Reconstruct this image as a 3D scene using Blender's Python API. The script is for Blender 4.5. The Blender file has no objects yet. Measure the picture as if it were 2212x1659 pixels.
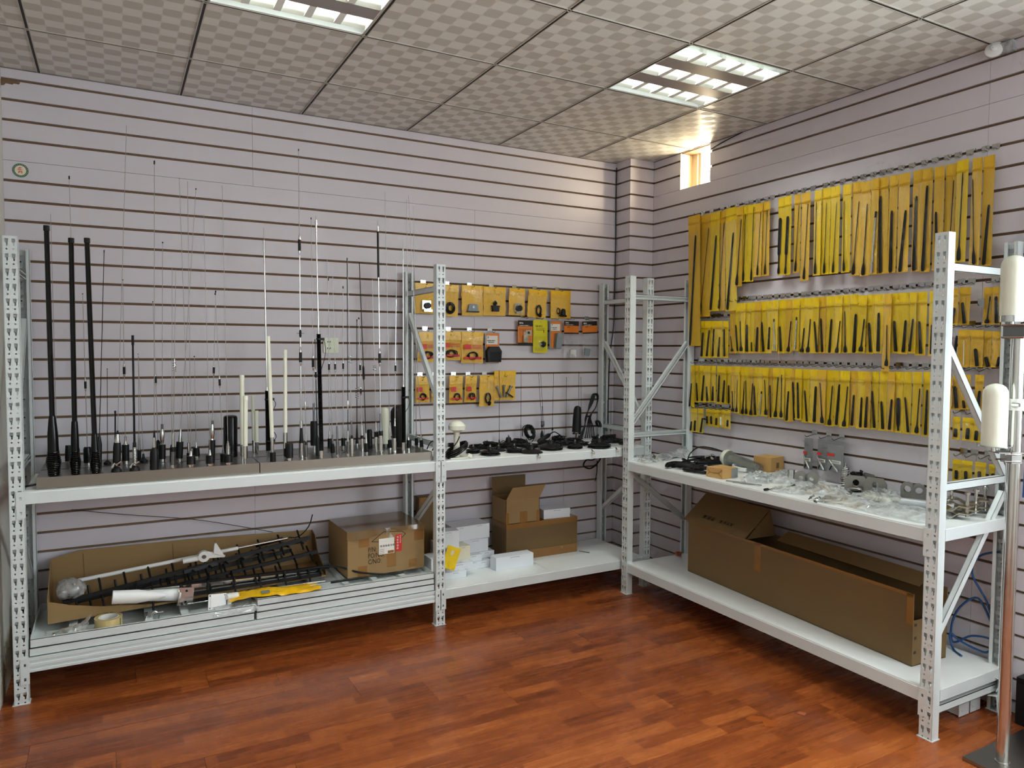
import bpy, bmesh, math, random
from mathutils import Vector, Matrix, Euler
from mathutils.geometry import tessellate_polygon
random.seed(7)
R = math.radians
SC = bpy.context.scene
COL = SC.collection
# ---------------------------------------------------------------- camera
cam_data = bpy.data.cameras.new('camera'); cam = bpy.data.objects.new('camera', cam_data); COL.objects.link(cam)
cam.location = (-3.2288, -4.0816, 1.4817)
cam.rotation_euler = (R(87.2774), R(-0.3544), R(-28.6285))
cam_data.sensor_width = 36.0; cam_data.lens = 1573.98 / 2212 * 36.0
cam_data.clip_start = 0.02; cam_data.clip_end = 60
SC.camera = cam
# ---------------------------------------------------------------- light and exposure
VS = SC.view_settings
SC.display_settings.display_device = 'sRGB'
VS.view_transform = 'Standard'; VS.look = 'None'; VS.gamma = 1.0; VS.use_curve_mapping = False
VS.exposure = 0.33
SC.cycles.use_denoising = True
SC.cycles.max_bounces = 6; SC.cycles.diffuse_bounces = 4; SC.cycles.glossy_bounces = 3
SC.cycles.transparent_max_bounces = 12; SC.cycles.transmission_bounces = 2
SC.cycles.use_adaptive_sampling = True; SC.cycles.adaptive_threshold = .1; SC.cycles.adaptive_min_samples = 12
SC.cycles.use_light_tree = True
SC.cycles.sample_clamp_indirect = 4.0
SC.cycles.caustics_reflective = False; SC.cycles.caustics_refractive = False
W = bpy.data.worlds.new('outdoors'); SC.world = W; W.use_nodes = True
bgn = W.node_tree.nodes['Background']; bgn.inputs[0].default_value = (0.75, 0.88, 1.0, 1); bgn.inputs[1].default_value = 1.0
def area_light(name, loc, rot, sx, sy, watts, col):
    d = bpy.data.lights.new(name, 'AREA'); d.shape = 'RECTANGLE'; d.size = sx; d.size_y = sy; d.energy = watts; d.color = col
    o = bpy.data.objects.new(name, d); COL.objects.link(o); o.location = loc; o.rotation_euler = rot
    return o
# daylight through the glazed shop front behind the viewer and the glass door in the right wall
area_light('shop_front_daylight', (-1.25, -5.12, 1.9), (R(90), 0, 0), 2.2, 1.15, 16, (0.89, 0.96, 1.0))
area_light('glass_door_daylight', (-0.03, -3.95, 1.7), (0, R(90), 0), 1.35, 1.5, 70, (0.84, 0.96, 1.0))

# ---------------------------------------------------------------- helpers
def lin(c):
    return tuple(((x / 255) / 12.92 if x / 255 <= .04045 else ((x / 255 + .055) / 1.055) ** 2.4) for x in c) + (1,)
MATS = {}
def mat(name, col, rough=.5, metal=0.0, var=.08, vscale=8.0, bump=0.0, bscale=60.0, spec=.5, coat=0.0, coord='Object', trans=0.0, stretch=(1, 1, 1)):
    """Principled surface with a procedural noise variation of colour and roughness (and relief)."""
    if name in MATS: return MATS[name]
    m = bpy.data.materials.new(name); m.use_nodes = True
    nt = m.node_tree; N = nt.nodes; L = nt.links; p = N['Principled BSDF']
    tc = N.new('ShaderNodeTexCoord'); mp = N.new('ShaderNodeMapping'); mp.inputs['Scale'].default_value = stretch
    L.new(tc.outputs[coord], mp.inputs[0])
    nz = N.new('ShaderNodeTexNoise'); nz.inputs['Scale'].default_value = vscale; nz.inputs['Detail'].default_value = 4
    L.new(mp.outputs[0], nz.inputs['Vector'])
    mx = N.new('ShaderNodeMix'); mx.data_type = 'RGBA'
    c = lin(col); mx.inputs['A'].default_value = tuple(x * (1 - var) for x in c[:3]) + (1,); mx.inputs['B'].default_value = tuple(min(1, x * (1 + var)) for x in c[:3]) + (1,)
    L.new(nz.outputs['Fac'], mx.inputs['Factor']); L.new(mx.outputs['Result'], p.inputs['Base Color'])
    mr = N.new('ShaderNodeMapRange'); mr.inputs['To Min'].default_value = max(.02, rough - .06); mr.inputs['To Max'].default_value = min(1, rough + .06)
    L.new(nz.outputs['Fac'], mr.inputs['Value']); L.new(mr.outputs[0], p.inputs['Roughness'])
    p.inputs['Metallic'].default_value = metal; p.inputs['Specular IOR Level'].default_value = spec
    if coat: p.inputs['Coat Weight'].default_value = coat; p.inputs['Coat Roughness'].default_value = .12
    if bump:
        n2 = N.new('ShaderNodeTexNoise'); n2.inputs['Scale'].default_value = bscale; n2.inputs['Detail'].default_value = 3
        L.new(mp.outputs[0], n2.inputs['Vector'])
        b = N.new('ShaderNodeBump'); b.inputs['Strength'].default_value = bump; b.inputs['Distance'].default_value = .01
        L.new(n2.outputs['Fac'], b.inputs['Height']); L.new(b.outputs[0], p.inputs['Normal'])
    MATS[name] = m
    return m
def film(name, tint=(1, 1, 1), gloss=.25, rough=.12, bscale=30, bstr=.35, haze=0.0):
    """thin clear plastic: lets light through, keeps a wrinkled glossy skin"""
    if name in MATS: return MATS[name]
    m = bpy.data.materials.new(name); m.use_nodes = True
    nt = m.node_tree; N = nt.nodes; L = nt.links; N.remove(N['Principled BSDF']); out = N['Material Output']
    tr = N.new('ShaderNodeBsdfTransparent'); tr.inputs[0].default_value = tint + (1,)
    gl = N.new('ShaderNodeBsdfGlossy'); gl.inputs['Roughness'].default_value = rough; gl.inputs['Color'].default_value = (.95, .97, 1, 1)
    tc = N.new('ShaderNodeTexCoord'); nz = N.new('ShaderNodeTexNoise'); nz.inputs['Scale'].default_value = bscale; nz.inputs['Detail'].default_value = 3; nz.inputs['Distortion'].default_value = 1.2
    L.new(tc.outputs['Object'], nz.inputs['Vector'])
    b = N.new('ShaderNodeBump'); b.inputs['Strength'].default_value = bstr; b.inputs['Distance'].default_value = .02
    L.new(nz.outputs['Fac'], b.inputs['Height']); L.new(b.outputs[0], gl.inputs['Normal'])
    fr = N.new('ShaderNodeFresnel'); fr.inputs['IOR'].default_value = 1.45; L.new(b.outputs[0], fr.inputs['Normal'])
    ad = N.new('ShaderNodeMath'); ad.operation = 'MULTIPLY_ADD'; ad.inputs[1].default_value = gloss; ad.inputs[2].default_value = gloss * .1; ad.use_clamp = True
    L.new(fr.outputs[0], ad.inputs[0])
    mx = N.new('ShaderNodeMixShader'); L.new(ad.outputs[0], mx.inputs[0]); L.new(tr.outputs[0], mx.inputs[1]); L.new(gl.outputs[0], mx.inputs[2])
    last = mx
    if haze:      # milky share of the plastic
        tl = N.new('ShaderNodeBsdfTranslucent'); df = N.new('ShaderNodeBsdfDiffuse'); tl.inputs[0].default_value = df.inputs[0].default_value = (.94, .96, .96, 1)
        a1 = N.new('ShaderNodeMixShader'); a1.inputs[0].default_value = .5; L.new(tl.outputs[0], a1.inputs[1]); L.new(df.outputs[0], a1.inputs[2])
        vz = N.new('ShaderNodeMapRange'); vz.inputs['From Min'].default_value = .35; vz.inputs['From Max'].default_value = .7; vz.inputs['To Min'].default_value = haze * .4; vz.inputs['To Max'].default_value = haze * 1.6; L.new(nz.outputs['Fac'], vz.inputs['Value'])
        last = N.new('ShaderNodeMixShader'); L.new(vz.outputs[0], last.inputs[0]); L.new(mx.outputs[0], last.inputs[1]); L.new(a1.outputs[0], last.inputs[2])
    L.new(last.outputs[0], out.inputs['Surface']); MATS[name] = m
    return m
def glow(name, col, strength):
    if name in MATS: return MATS[name]
    m = bpy.data.materials.new(name); m.use_nodes = True
    nt = m.node_tree; N = nt.nodes; L = nt.links; p = N['Principled BSDF']
    tc = N.new('ShaderNodeTexCoord'); nz = N.new('ShaderNodeTexNoise'); nz.inputs['Scale'].default_value = 6
    L.new(tc.outputs['Object'], nz.inputs['Vector'])
    mx = N.new('ShaderNodeMix'); mx.data_type = 'RGBA'; mx.inputs['A'].default_value = tuple(col) + (1,); mx.inputs['B'].default_value = tuple(min(1, x * 1.05) for x in col) + (1,)
    L.new(nz.outputs['Fac'], mx.inputs['Factor']); L.new(mx.outputs['Result'], p.inputs['Emission Color'])
    p.inputs['Base Color'].default_value = tuple(col) + (1,); p.inputs['Emission Strength'].default_value = strength
    MATS[name] = m
    return m

class MB:
    """collects geometry for ONE mesh object"""
    def __init__(s): s.v = []; s.f = []
    def add(s, vs, fs, M=None):
        o = len(s.v)
        s.v += [tuple(M @ Vector(q)) if M else tuple(q) for q in vs]
        s.f += [tuple(o + i for i in f) for f in fs]
        return s
    def box(s, a, b, M=None):
        x0, y0, z0 = a; x1, y1, z1 = b
        return s.add([(x0, y0, z0), (x1, y0, z0), (x1, y1, z0), (x0, y1, z0), (x0, y0, z1), (x1, y0, z1), (x1, y1, z1), (x0, y1, z1)],
                     [(0, 3, 2, 1), (4, 5, 6, 7), (0, 1, 5, 4), (1, 2, 6, 5), (2, 3, 7, 6), (3, 0, 4, 7)], M)
    def bar(s, p, q, w, d, up=(0, 0, 1)):
        """rectangular bar from p to q, w across, d along the up-ish side"""
        p = Vector(p); q = Vector(q); z = (q - p); L_ = z.length; z.normalize(); u = Vector(up)
        if abs(z.dot(u)) > .95: u = Vector((0, 1, 0))
        x = u.cross(z).normalized(); y = z.cross(x)
        M = Matrix(((x.x, y.x, z.x, p.x), (x.y, y.y, z.y, p.y), (x.z, y.z, z.z, p.z), (0, 0, 0, 1)))
        return s.box((-w / 2, -d / 2, 0), (w / 2, d / 2, L_), M)
    def lathe(s, prof, n=12, M=None, cap=True):
        """prof: list of (height, radius) along local z"""
        vs = []; fs = []; k = len(prof)
        for h, r in prof:
            for i in range(n):
                a = 2 * math.pi * i / n; vs.append((r * math.cos(a), r * math.sin(a), h))
        for j in range(k - 1):
            for i in range(n):
                i2 = (i + 1) % n; fs.append((j * n + i, j * n + i2, (j + 1) * n + i2, (j + 1) * n + i))
        if cap:
            fs.append(tuple(reversed(range(n)))); fs.append(tuple((k - 1) * n + i for i in range(n)))
        return s.add(vs, fs, M)
    def tube(s, pts, r, n=6, M=None, closed=False):
        P = [Vector(q) for q in pts]; k = len(P); vs = []; fs = []; prev = None
        for i in range(k):
            if closed: t = P[(i + 1) % k] - P[i - 1]
            else: t = P[min(i + 1, k - 1)] - P[max(i - 1, 0)]
            if t.length < 1e-9: t = Vector((0, 0, 1))
            t.normalize()
            if prev is None:
                a = Vector((0, 0, 1)) if abs(t.z) < .9 else Vector((1, 0, 0)); u = a.cross(t).normalized()
            else:
                u = prev - t * prev.dot(t)
                u = u.normalized() if u.length > 1e-6 else Vector((1, 0, 0))
            prev = u; w = t.cross(u); rr = r[i] if isinstance(r, (list, tuple)) else r
            for j in range(n):
                a = 2 * math.pi * j / n; vs.append(P[i] + u * (rr * math.cos(a)) + w * (rr * math.sin(a)))
        for i in range(k if closed else k - 1):
            i2 = (i + 1) % k
            for j in range(n):
                j2 = (j + 1) % n; fs.append((i * n + j, i * n + j2, i2 * n + j2, i2 * n + j))
        if not closed: fs.append(tuple(reversed(range(n)))); fs.append(tuple((k - 1) * n + j for j in range(n)))
        return s.add(vs, fs, M)
    def prism(s, poly, z0, z1, M=None):
        k = len(poly); vs = [(x, y, z0) for x, y in poly] + [(x, y, z1) for x, y in poly]
        fs = [tuple(reversed(range(k))), tuple(range(k, 2 * k))] + [(i, (i + 1) % k, k + (i + 1) % k, k + i) for i in range(k)]
        return s.add(vs, fs, M)
    def holed(s, outer, holes, z0, z1, M=None):
        """flat plate with holes, given thickness"""
        loops = [[Vector((x, y, 0)) for x, y in l] for l in [outer] + holes]
        tris = tessellate_polygon(loops); flat = [q for l in loops for q in l]; k = len(flat)
        vs = [(q.x, q.y, z0) for q in flat] + [(q.x, q.y, z1) for q in flat]; fs = []
        for a, b, c in tris: fs.append((a, c, b)); fs.append((k + a, k + b, k + c))
        o = 0
        for l in loops:
            m = len(l)
            for i in range(m): fs.append((o + i, o + (i + 1) % m, k + o + (i + 1) % m, k + o + i))
            o += m
        return s.add(vs, fs, M)
    def sheet(s, fn, nu, nv, M=None):
        vs = [fn(i / nu, j / nv) for j in range(nv + 1) for i in range(nu + 1)]
        fs = [(j * (nu + 1) + i, j * (nu + 1) + i + 1, (j + 1) * (nu + 1) + i + 1, (j + 1) * (nu + 1) + i) for j in range(nv) for i in range(nu)]
        return s.add(vs, fs, M)
    def mesh(s, name, m, angle=35):
        me = bpy.data.meshes.new(name); me.from_pydata(s.v, [], s.f); me.validate()
        bm = bmesh.new(); bm.from_mesh(me); bmesh.ops.recalc_face_normals(bm, faces=bm.faces); bm.to_mesh(me); bm.free()
        me.materials.append(m)
        if angle: me.shade_smooth(); me.set_sharp_from_angle(angle=R(angle))
        return me
    def build(s, name, m, parent=None, angle=35):
        return put(name, s.mesh(name, m, angle), parent)
def put(name, me, parent=None):
    o = bpy.data.objects.new(name, me); COL.objects.link(o)
    if parent: o.parent = parent
    return o
def tag(o, label, cat, group=None):
    o['label'] = label; o['category'] = cat
    if group: o['group'] = group
    return o
def thing(name, label, cat, loc=(0, 0, 0), rot=(0, 0, 0), group=None):
    o = bpy.data.objects.new(name, None); COL.objects.link(o); o.location = loc; o.rotation_euler = rot; o.empty_display_size = .05
    return tag(o, label, cat, group)
def struct(o): o['kind'] = 'structure'; return o
def TR(x=0, y=0, z=0, rx=0, ry=0, rz=0):
    return Matrix.Translation((x, y, z)) @ Euler((R(rx), R(ry), R(rz))).to_matrix().to_4x4()
def align(p, q):
    z = (Vector(q) - Vector(p)).normalized()
    return Matrix.Translation(p) @ Vector((0, 0, 1)).rotation_difference(z).to_matrix().to_4x4()
def smooth_path(pts, k=4, closed=False):
    P = [Vector(q) for q in pts]; n = len(P); out = []
    for i in range(n if closed else n - 1):
        if closed: a, b, c, d = P[i - 1], P[i], P[(i + 1) % n], P[(i + 2) % n]
        else: a, b, c, d = P[max(i - 1, 0)], P[i], P[i + 1], P[min(i + 2, n - 1)]
        for j in range(k):
            t = j / k
            out.append(.5 * ((2 * b) + (c - a) * t + (2 * a - 5 * b + 4 * c - d) * t * t + (3 * b - a - 3 * c + d) * t ** 3))
    if not closed: out.append(P[-1])
    return out
def circle(cx, cy, r, n=12, rev=False):
    q = [(cx + r * math.cos(2 * math.pi * i / n), cy + r * math.sin(2 * math.pi * i / n)) for i in range(n)]
    return q[::-1] if rev else q
def text_mesh(name, body, size, m, parent, M, depth=.0004, align_x='LEFT', spacing=1.0):
    cu = bpy.data.curves.new(name, 'FONT'); cu.body = body; cu.size = size; cu.extrude = depth; cu.align_x = align_x; cu.resolution_u = 2; cu.space_line = .95; cu.space_character = spacing
    t = bpy.data.objects.new(name, cu); COL.objects.link(t); dg = bpy.context.evaluated_depsgraph_get()
    me = bpy.data.meshes.new_from_object(t.evaluated_get(dg)); COL.objects.unlink(t); bpy.data.objects.remove(t)
    me.materials.clear(); me.materials.append(m); me.transform(M)
    o = put(name, me, parent); return o
ORD = ['first', 'second', 'third', 'fourth', 'fifth', 'sixth', 'seventh', 'eighth', 'ninth', 'tenth', 'eleventh', 'twelfth', 'thirteenth', 'fourteenth', 'fifteenth', 'sixteenth', 'seventeenth', 'eighteenth', 'nineteenth', 'twentieth']
ORD += ['twenty-' + x for x in ORD[:9]] + ['thirtieth'] + ['thirty-' + x for x in ORD[:9]] + ['fortieth']

# ---------------------------------------------------------------- materials
M_SLAT = mat('lavender_laminate', (208, 202, 209), .42, var=.03, vscale=3, bump=.02, bscale=20)
M_MDF = mat('brown_fibreboard', (118, 92, 68), .9, var=.2, vscale=30, bump=.2, bscale=200)
M_PLASTER = mat('stained_plaster', (205, 203, 196), .85, var=.12, vscale=3, bump=.25, bscale=30)
M_RACK = mat('pale_grey_enamel', (214, 221, 221), .38, var=.03, vscale=5, bump=.02, bscale=90)
M_WHITEM = mat('white_enamel', (236, 238, 236), .35, var=.03, vscale=6)
M_STEEL = mat('polished_steel', (205, 205, 202), .18, 1.0, var=.06, vscale=30)
M_BRUSH = mat('brushed_stainless', (150, 146, 138), .3, 1.0, var=.08, vscale=14, stretch=(1, 60, 60), bump=.03, bscale=40)
M_DARKST = mat('dark_steel', (120, 122, 124), .3, 1.0, var=.1, vscale=20)
M_BLACK = mat('satin_black_plastic', (14, 14, 15), .45, var=.2, vscale=20, spec=.3)
M_GLOSSK = mat('gloss_black_rubber', (5, 5, 6), .2, var=.2, vscale=15, spec=.3)
M_CABLE = mat('black_cable', (13, 13, 14), .42, var=.2, vscale=40, spec=.3)
M_WHITEP = mat('ivory_plastic', (226, 226, 208), .35, var=.03, vscale=6)
M_WPLAST = mat('white_plastic', (232, 233, 232), .35, var=.03, vscale=10)
M_YEL = mat('yellow_bag_plastic', (236, 184, 14), .3, var=.12, vscale=9, bump=.35, bscale=26)
M_ORG = mat('amber_bag_plastic', (228, 182, 40), .3, var=.12, vscale=9, bump=.35, bscale=26)
M_LEM = mat('lemon_bag_plastic', (238, 202, 14), .3, var=.12, vscale=9, bump=.35, bscale=26)
M_CLEAR = film('clear_film', gloss=.3, rough=.1, bscale=24, bstr=.3)
M_CLEAR2 = film('crumpled_clear_film', (.93, .95, .95), gloss=.8, rough=.16, bscale=16, bstr=.45, haze=.42)
M_POUCH = film('thin_clear_pouch', (.95, .96, .96), gloss=.6, rough=.12, bscale=30, bstr=.5, haze=.12)
M_CARD = mat('brown_cardboard', (148, 119, 78), .8, var=.08, vscale=5, bump=.06, bscale=60)
M_CARD2 = mat('dark_cardboard', (112, 87, 51), .75, var=.1, vscale=4, bump=.06, bscale=50)
M_TAPE = mat('brown_packing_tape', (140, 100, 52), .25, var=.06, vscale=10)
M_TAPE2 = mat('clear_packing_tape', (150, 122, 84), .15, var=.1, vscale=12)
M_PAPER = mat('white_carton', (226, 230, 236), .6, var=.03, vscale=6)
M_LABEL = mat('paper_label', (228, 226, 218), .7, var=.04, vscale=20)
M_INK = mat('black_ink', (26, 22, 18), .7, var=.1)
M_RED = mat('red_print', (206, 42, 34), .5, var=.08)
M_ORANGE = mat('orange_card', (222, 122, 26), .45, var=.05)
M_GREEN = mat('green_print', (40, 104, 78), .6, var=.08)
M_CREAM = mat('cream_print', (232, 218, 190), .6, var=.05)
M_BLUE = mat('blue_cable_jacket', (40, 84, 140), .4, var=.1)
M_GREYB = mat('silver_zip_plastic', (146, 149, 150), .3, .3, var=.08, vscale=20)
M_GREYP = mat('grey_casting', (128, 138, 142), .5, var=.1)
M_WHIP = mat('fine_whip_steel', (158, 155, 150), .36, .75, var=.08, vscale=30)
MATK = {'K': M_BLACK, 'G': M_GLOSSK, 'S': M_STEEL, 'P': M_WHIP, 'D': M_DARKST, 'W': M_WHITEP, 'GR': M_GLOSSK, 'SR': M_STEEL, 'KR': M_BLACK}

# ================================================================ the room
X0, Y0, ZC = -3.66, -5.2, 2.751          # left wall, front wall, ceiling height
def floor_material():
    m = bpy.data.materials.new('red_brown_laminate'); m.use_nodes = True; nt = m.node_tree; N = nt.nodes; L = nt.links; p = N['Principled BSDF']
    tc = N.new('ShaderNodeTexCoord'); oi = N.new('ShaderNodeObjectInfo')
    cmb = N.new('ShaderNodeCombineXYZ'); mul = N.new('ShaderNodeMath'); mul.operation = 'MULTIPLY'; mul.inputs[1].default_value = 37.0
    L.new(oi.outputs['Random'], mul.inputs[0]); L.new(mul.outputs[0], cmb.inputs[0])
    add = N.new('ShaderNodeVectorMath'); L.new(tc.outputs['Object'], add.inputs[0]); L.new(cmb.outputs[0], add.inputs[1])
    bk = N.new('ShaderNodeTexBrick'); bk.inputs['Scale'].default_value = 1; bk.inputs['Mortar Size'].default_value = .0004; bk.inputs['Brick Width'].default_value = .33; bk.inputs['Row Height'].default_value = .0642
    bk.inputs['Color1'].default_value = (0, 0, 0, 1); bk.inputs['Color2'].default_value = (1, 1, 1, 1); bk.inputs['Mortar'].default_value = (.2, .2, .2, 1); bk.offset = .37; bk.squash = 1.4; bk.squash_frequency = 3
    L.new(add.outputs[0], bk.inputs['Vector'])
    mp = N.new('ShaderNodeMapping'); mp.inputs['Scale'].default_value = (2.2, 26, 1); L.new(add.outputs[0], mp.inputs[0])
    g = N.new('ShaderNodeTexNoise'); g.inputs['Scale'].default_value = 1.6; g.inputs['Detail'].default_value = 7; g.inputs['Distortion'].default_value = 1.1; L.new(mp.outputs[0], g.inputs['Vector'])
    mp2 = N.new('ShaderNodeMapping'); mp2.inputs['Scale'].default_value = (5, 14, 1); L.new(add.outputs[0], mp2.inputs[0])
    kn = N.new('ShaderNodeTexNoise'); kn.inputs['Scale'].default_value = 1.0; kn.inputs['Detail'].default_value = 2; L.new(mp2.outputs[0], kn.inputs['Vector'])
    m1 = N.new('ShaderNodeMath'); m1.operation = 'MULTIPLY_ADD'; m1.inputs[1].default_value = .32; L.new(bk.outputs['Color'], m1.inputs[0])
    m2 = N.new('ShaderNodeMath'); m2.operation = 'MULTIPLY_ADD'; m2.inputs[1].default_value = .44; m2.inputs[2].default_value = .09; L.new(g.outputs['Fac'], m2.inputs[0]); L.new(m2.outputs[0], m1.inputs[2])
    m3 = N.new('ShaderNodeMath'); m3.operation = 'MULTIPLY_ADD'; m3.inputs[1].default_value = .3; m3.inputs[2].default_value = -.12; L.new(kn.outputs['Fac'], m3.inputs[0])
    m4 = N.new('ShaderNodeMath'); m4.operation = 'ADD'; m4.use_clamp = True; L.new(m1.outputs[0], m4.inputs[0]); L.new(m3.outputs[0], m4.inputs[1])
    cr = N.new('ShaderNodeValToRGB'); e = cr.color_ramp.elements
    e[0].position = .1; e[0].color = lin((76, 32, 13)); e[1].position = .95; e[1].color = lin((198, 122, 62))
    q = cr.color_ramp.elements.new(.42); q.color = lin((132, 64, 27)); q = cr.color_ramp.elements.new(.68); q.color = lin((162, 86, 38))
    L.new(m4.outputs[0], cr.inputs[0]); L.new(cr.outputs[0], p.inputs['Base Color'])
    mr = N.new('ShaderNodeMapRange'); mr.inputs['To Min'].default_value = .2; mr.inputs['To Max'].default_value = .34; L.new(g.outputs['Fac'], mr.inputs['Value']); L.new(mr.outputs[0], p.inputs['Roughness'])
    b = N.new('ShaderNodeBump'); b.inputs['Strength'].default_value = .05; b.inputs['Distance'].default_value = .004; L.new(g.outputs['Fac'], b.inputs['Height']); L.new(b.outputs[0], p.inputs['Normal'])
    p.inputs['Specular IOR Level'].default_value = .45
    return m
M_FLOOR = floor_material()
M_UNDER = mat('dark_underlay', (28, 16, 10), .9)
floor = struct(MB().box((X0 - .1, Y0 - .1, -.06), (.2, .1, -.0085)).build('floor', M_UNDER, angle=0))
PW, PL = .193, 1.2
plank_me = MB().box((.0006, .0005, -.008), (PL - .0006, PW - .0005, 0)).mesh('plank', M_FLOOR, 0)
def plank(x, y, x_end):
    if x_end - x < PL - .001 or x < X0:
        a = max(x, X0); o = put('plank', MB().box((a - x + .0006, .0005, -.008), (x_end - x - .0006, PW - .0005, 0)).mesh('plank', M_FLOOR, 0), floor)
    else: o = put('plank', plank_me, floor)
    o.location = (x, y, random.uniform(-.0007, .0004)); return o
row = 0; y = -1.683 + PW * 9
while y > Y0:
    k = round((-1.683 - (y + PW)) / PW)      # row index counted from the measured seam
    start = -1.207 + .28 * k
    while start > X0: start -= PL
    xs = start
    while xs < 0:
        xe = min(xs + PL, 0)
        if xe > X0: plank(xs, y, xe)
        xs += PL
    y -= PW
M_SPILL = mat('dried_orange_spill', (158, 78, 32), .12, var=.1, spec=.6)
for pts_ in ([(-1.02, -2.02), (-.985, -2.01), (-.95, -2.035), (-.93, -2.09), (-.955, -2.125), (-1.0, -2.10), (-.975, -2.065), (-1.01, -2.05)], [(-.80, -2.085), (-.775, -2.08), (-.765, -2.105), (-.79, -2.115)]):
    MB().prism(pts_[::-1], .0003, .0009).build('spill', M_SPILL, floor, 0)
# ---------------------------------------------------------------- slat walls
PIT, GRV = .0915, .0122
ZG = [2.701 - PIT * k for k in range(30)]
def slat_rows(no_groove):
    rows = []; top = ZC + .03
    for k, z in enumerate(ZG):
        g = GRV if k != no_groove else .0016
        rows.append((z + g / 2, top)); top = z - g / 2
    rows.append((.0, top)); return rows
def slat(parent, a, b):
    """one laminated board of the slat wall, slightly chamfered on its long edges"""
    return MB().box(a, b).build('slat', M_SLAT, parent, 0)
TH = .013
wall_back = struct(MB().box((X0 - .15, TH, -.05), (.2, TH + .12, ZC + .1)).build('wall_back', M_MDF, angle=0))
for z0, z1 in slat_rows(4):
    zm = (z0 + z1) / 2
    cuts = [X0, -2.568, -.197] if zm > 2.336 else ([X0, -1.268, -.197] if zm > 1.15 else [X0, -2.575, -.6, -.197])
    for a, b in zip(cuts[:-1], cuts[1:]): slat(wall_back, (a + .0006, 0, z0), (b - .0006, TH, z1))
# right wall: masonry with the little window opening and the door opening near the viewer
WY0, WY1, WZ0, WZ1 = -.686, -.416, 2.515, ZC - .004
DY0, DY1, DZ1 = -4.75, -3.2, 2.4
mb = MB()
mb.box((TH, WY1, -.05), (.22, .2, ZC + .1)).box((TH, DY1, -.05), (.22, WY0, ZC + .1)).box((TH, WY0, -.05), (.22, WY1, WZ0)).box((TH, WY0, WZ1), (.22, WY1, ZC + .1))
mb.box((TH, DY0, DZ1), (.22, DY1, ZC + .1)).box((TH, Y0 - .1, -.05), (.22, DY0, ZC + .1))
wall_right = struct(mb.build('wall_right', M_MDF, angle=0))
for z0, z1 in slat_rows(2):
    zm = (z0 + z1) / 2
    if zm > WZ0 + .02: spans = [(-2.316, WY0), (WY1, -.155), (DY1, -2.316)]
    else: spans = [(-2.316, -.155), (DY1, -2.316)]
    for a, b in spans: slat(wall_right, (0, a + .0006, z0), (TH, b - .0006, z1))
for z0, z1 in slat_rows(2):
    if z1 > DZ1: slat(wall_right, (0, DY0, max(z0, DZ1)), (TH, DY1, z1))
    slat(wall_right, (0, Y0, z0), (TH, DY0, z1))
# boxed column in the corner
column = struct(MB().box((-.197 + TH, -.155 + TH, 0), (TH, TH, ZC)).build('wall_column', M_MDF, angle=0))
for z0, z1 in slat_rows(-1):
    slat(column, (-.197, -.155, z0), (-.197 + TH, -.0005, min(z1, ZC)))
    slat(column, (-.197 + TH + .0002, -.155, z0), (-.0005, -.155 + TH, min(z1, ZC)))
# plastered left wall with a crumbling foot
wall_left = struct(MB().box((X0 - .15, Y0 - .1, -.05), (X0, .1, ZC + .1)).build('wall_left', M_PLASTER, angle=0))
M_BARE = mat('bare_crumbled_plaster', (150, 140, 118), .95, var=.3, vscale=25, bump=.8, bscale=70)
pts = [(-.01, .0), (-.5, .0), (-.5, .10), (-.43, .16), (-.38, .12), (-.33, .21), (-.27, .17), (-.2, .24), (-.12, .19), (-.06, .27), (-.01, .22)]
MB().prism([(y_, z_) for y_, z_ in pts], 0, .004, Matrix(((0, 0, 1, X0 - .001), (1, 0, 0, 0), (0, 1, 0, .0), (0, 0, 0, 1)))).build('crumbled_patch', M_BARE, wall_left)
# chipped board edge in the upper left corner
ch = MB().prism([(X0 + .0, 2.697), (X0 + .075, 2.694), (X0 + .07, 2.683), (X0 + .05, 2.684), (X0 + .045, 2.678), (X0 + .02, 2.68), (X0 + .012, 2.670), (X0, 2.668)], 0, .0015, Matrix(((1, 0, 0, 0), (0, 0, -1, .0003), (0, 1, 0, 0), (0, 0, 0, 1)))).build('chipped_board', M_MDF, wall_back)
# front wall with the shop window (behind the viewer)
mb = MB(); fx0, fx1, fz0, fz1 = -3.1, -.1, 1.25, 2.5
mb.box((X0 - .15, Y0 - .15, -.05), (fx0, Y0, ZC + .1)).box((fx1, Y0 - .15, -.05), (.22, Y0, ZC + .1)).box((fx0, Y0 - .15, -.05), (fx1, Y0, fz0)).box((fx0, Y0 - .15, fz1), (fx1, Y0, ZC + .1))
wall_front = struct(mb.build('wall_front', M_PLASTER, angle=0))
mb = MB()
for x in (fx0, -2.1, -1.1, fx1 - .06): mb.box((x, Y0 - .1, fz0), (x + .06, Y0 - .04, fz1))
mb.box((fx0, Y0 - .1, fz0), (fx1, Y0 - .04, fz0 + .06)).box((fx0, Y0 - .1, fz1 - .06), (fx1, Y0 - .04, fz1))
window_2 = struct(mb.build('window_2', M_WHITEM, angle=0))
MB().box((fx0, Y0 - .075, fz0), (fx1, Y0 - .069, fz1)).build('pane', M_CLEAR, window_2, 0)
mb = MB().box((.08, DY0, 0), (.14, DY0 + .07, DZ1)).box((.08, DY1 - .07, 0), (.14, DY1, DZ1)).box((.08, DY0, DZ1 - .07), (.14, DY1, DZ1)).box((.08, DY0, 0), (.14, DY1, .09))
mb.box((.09, DY0, .05), (.13, DY1, .98))  # unseen solid lower panel, added to keep out low daylight
door_1 = struct(mb.build('door_1', M_WHITEM, angle=0))
MB().box((.107, DY0 + .06, .98), (.113, DY1 - .06, DZ1 - .06)).build('pane', M_CLEAR, door_1, 0)
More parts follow.
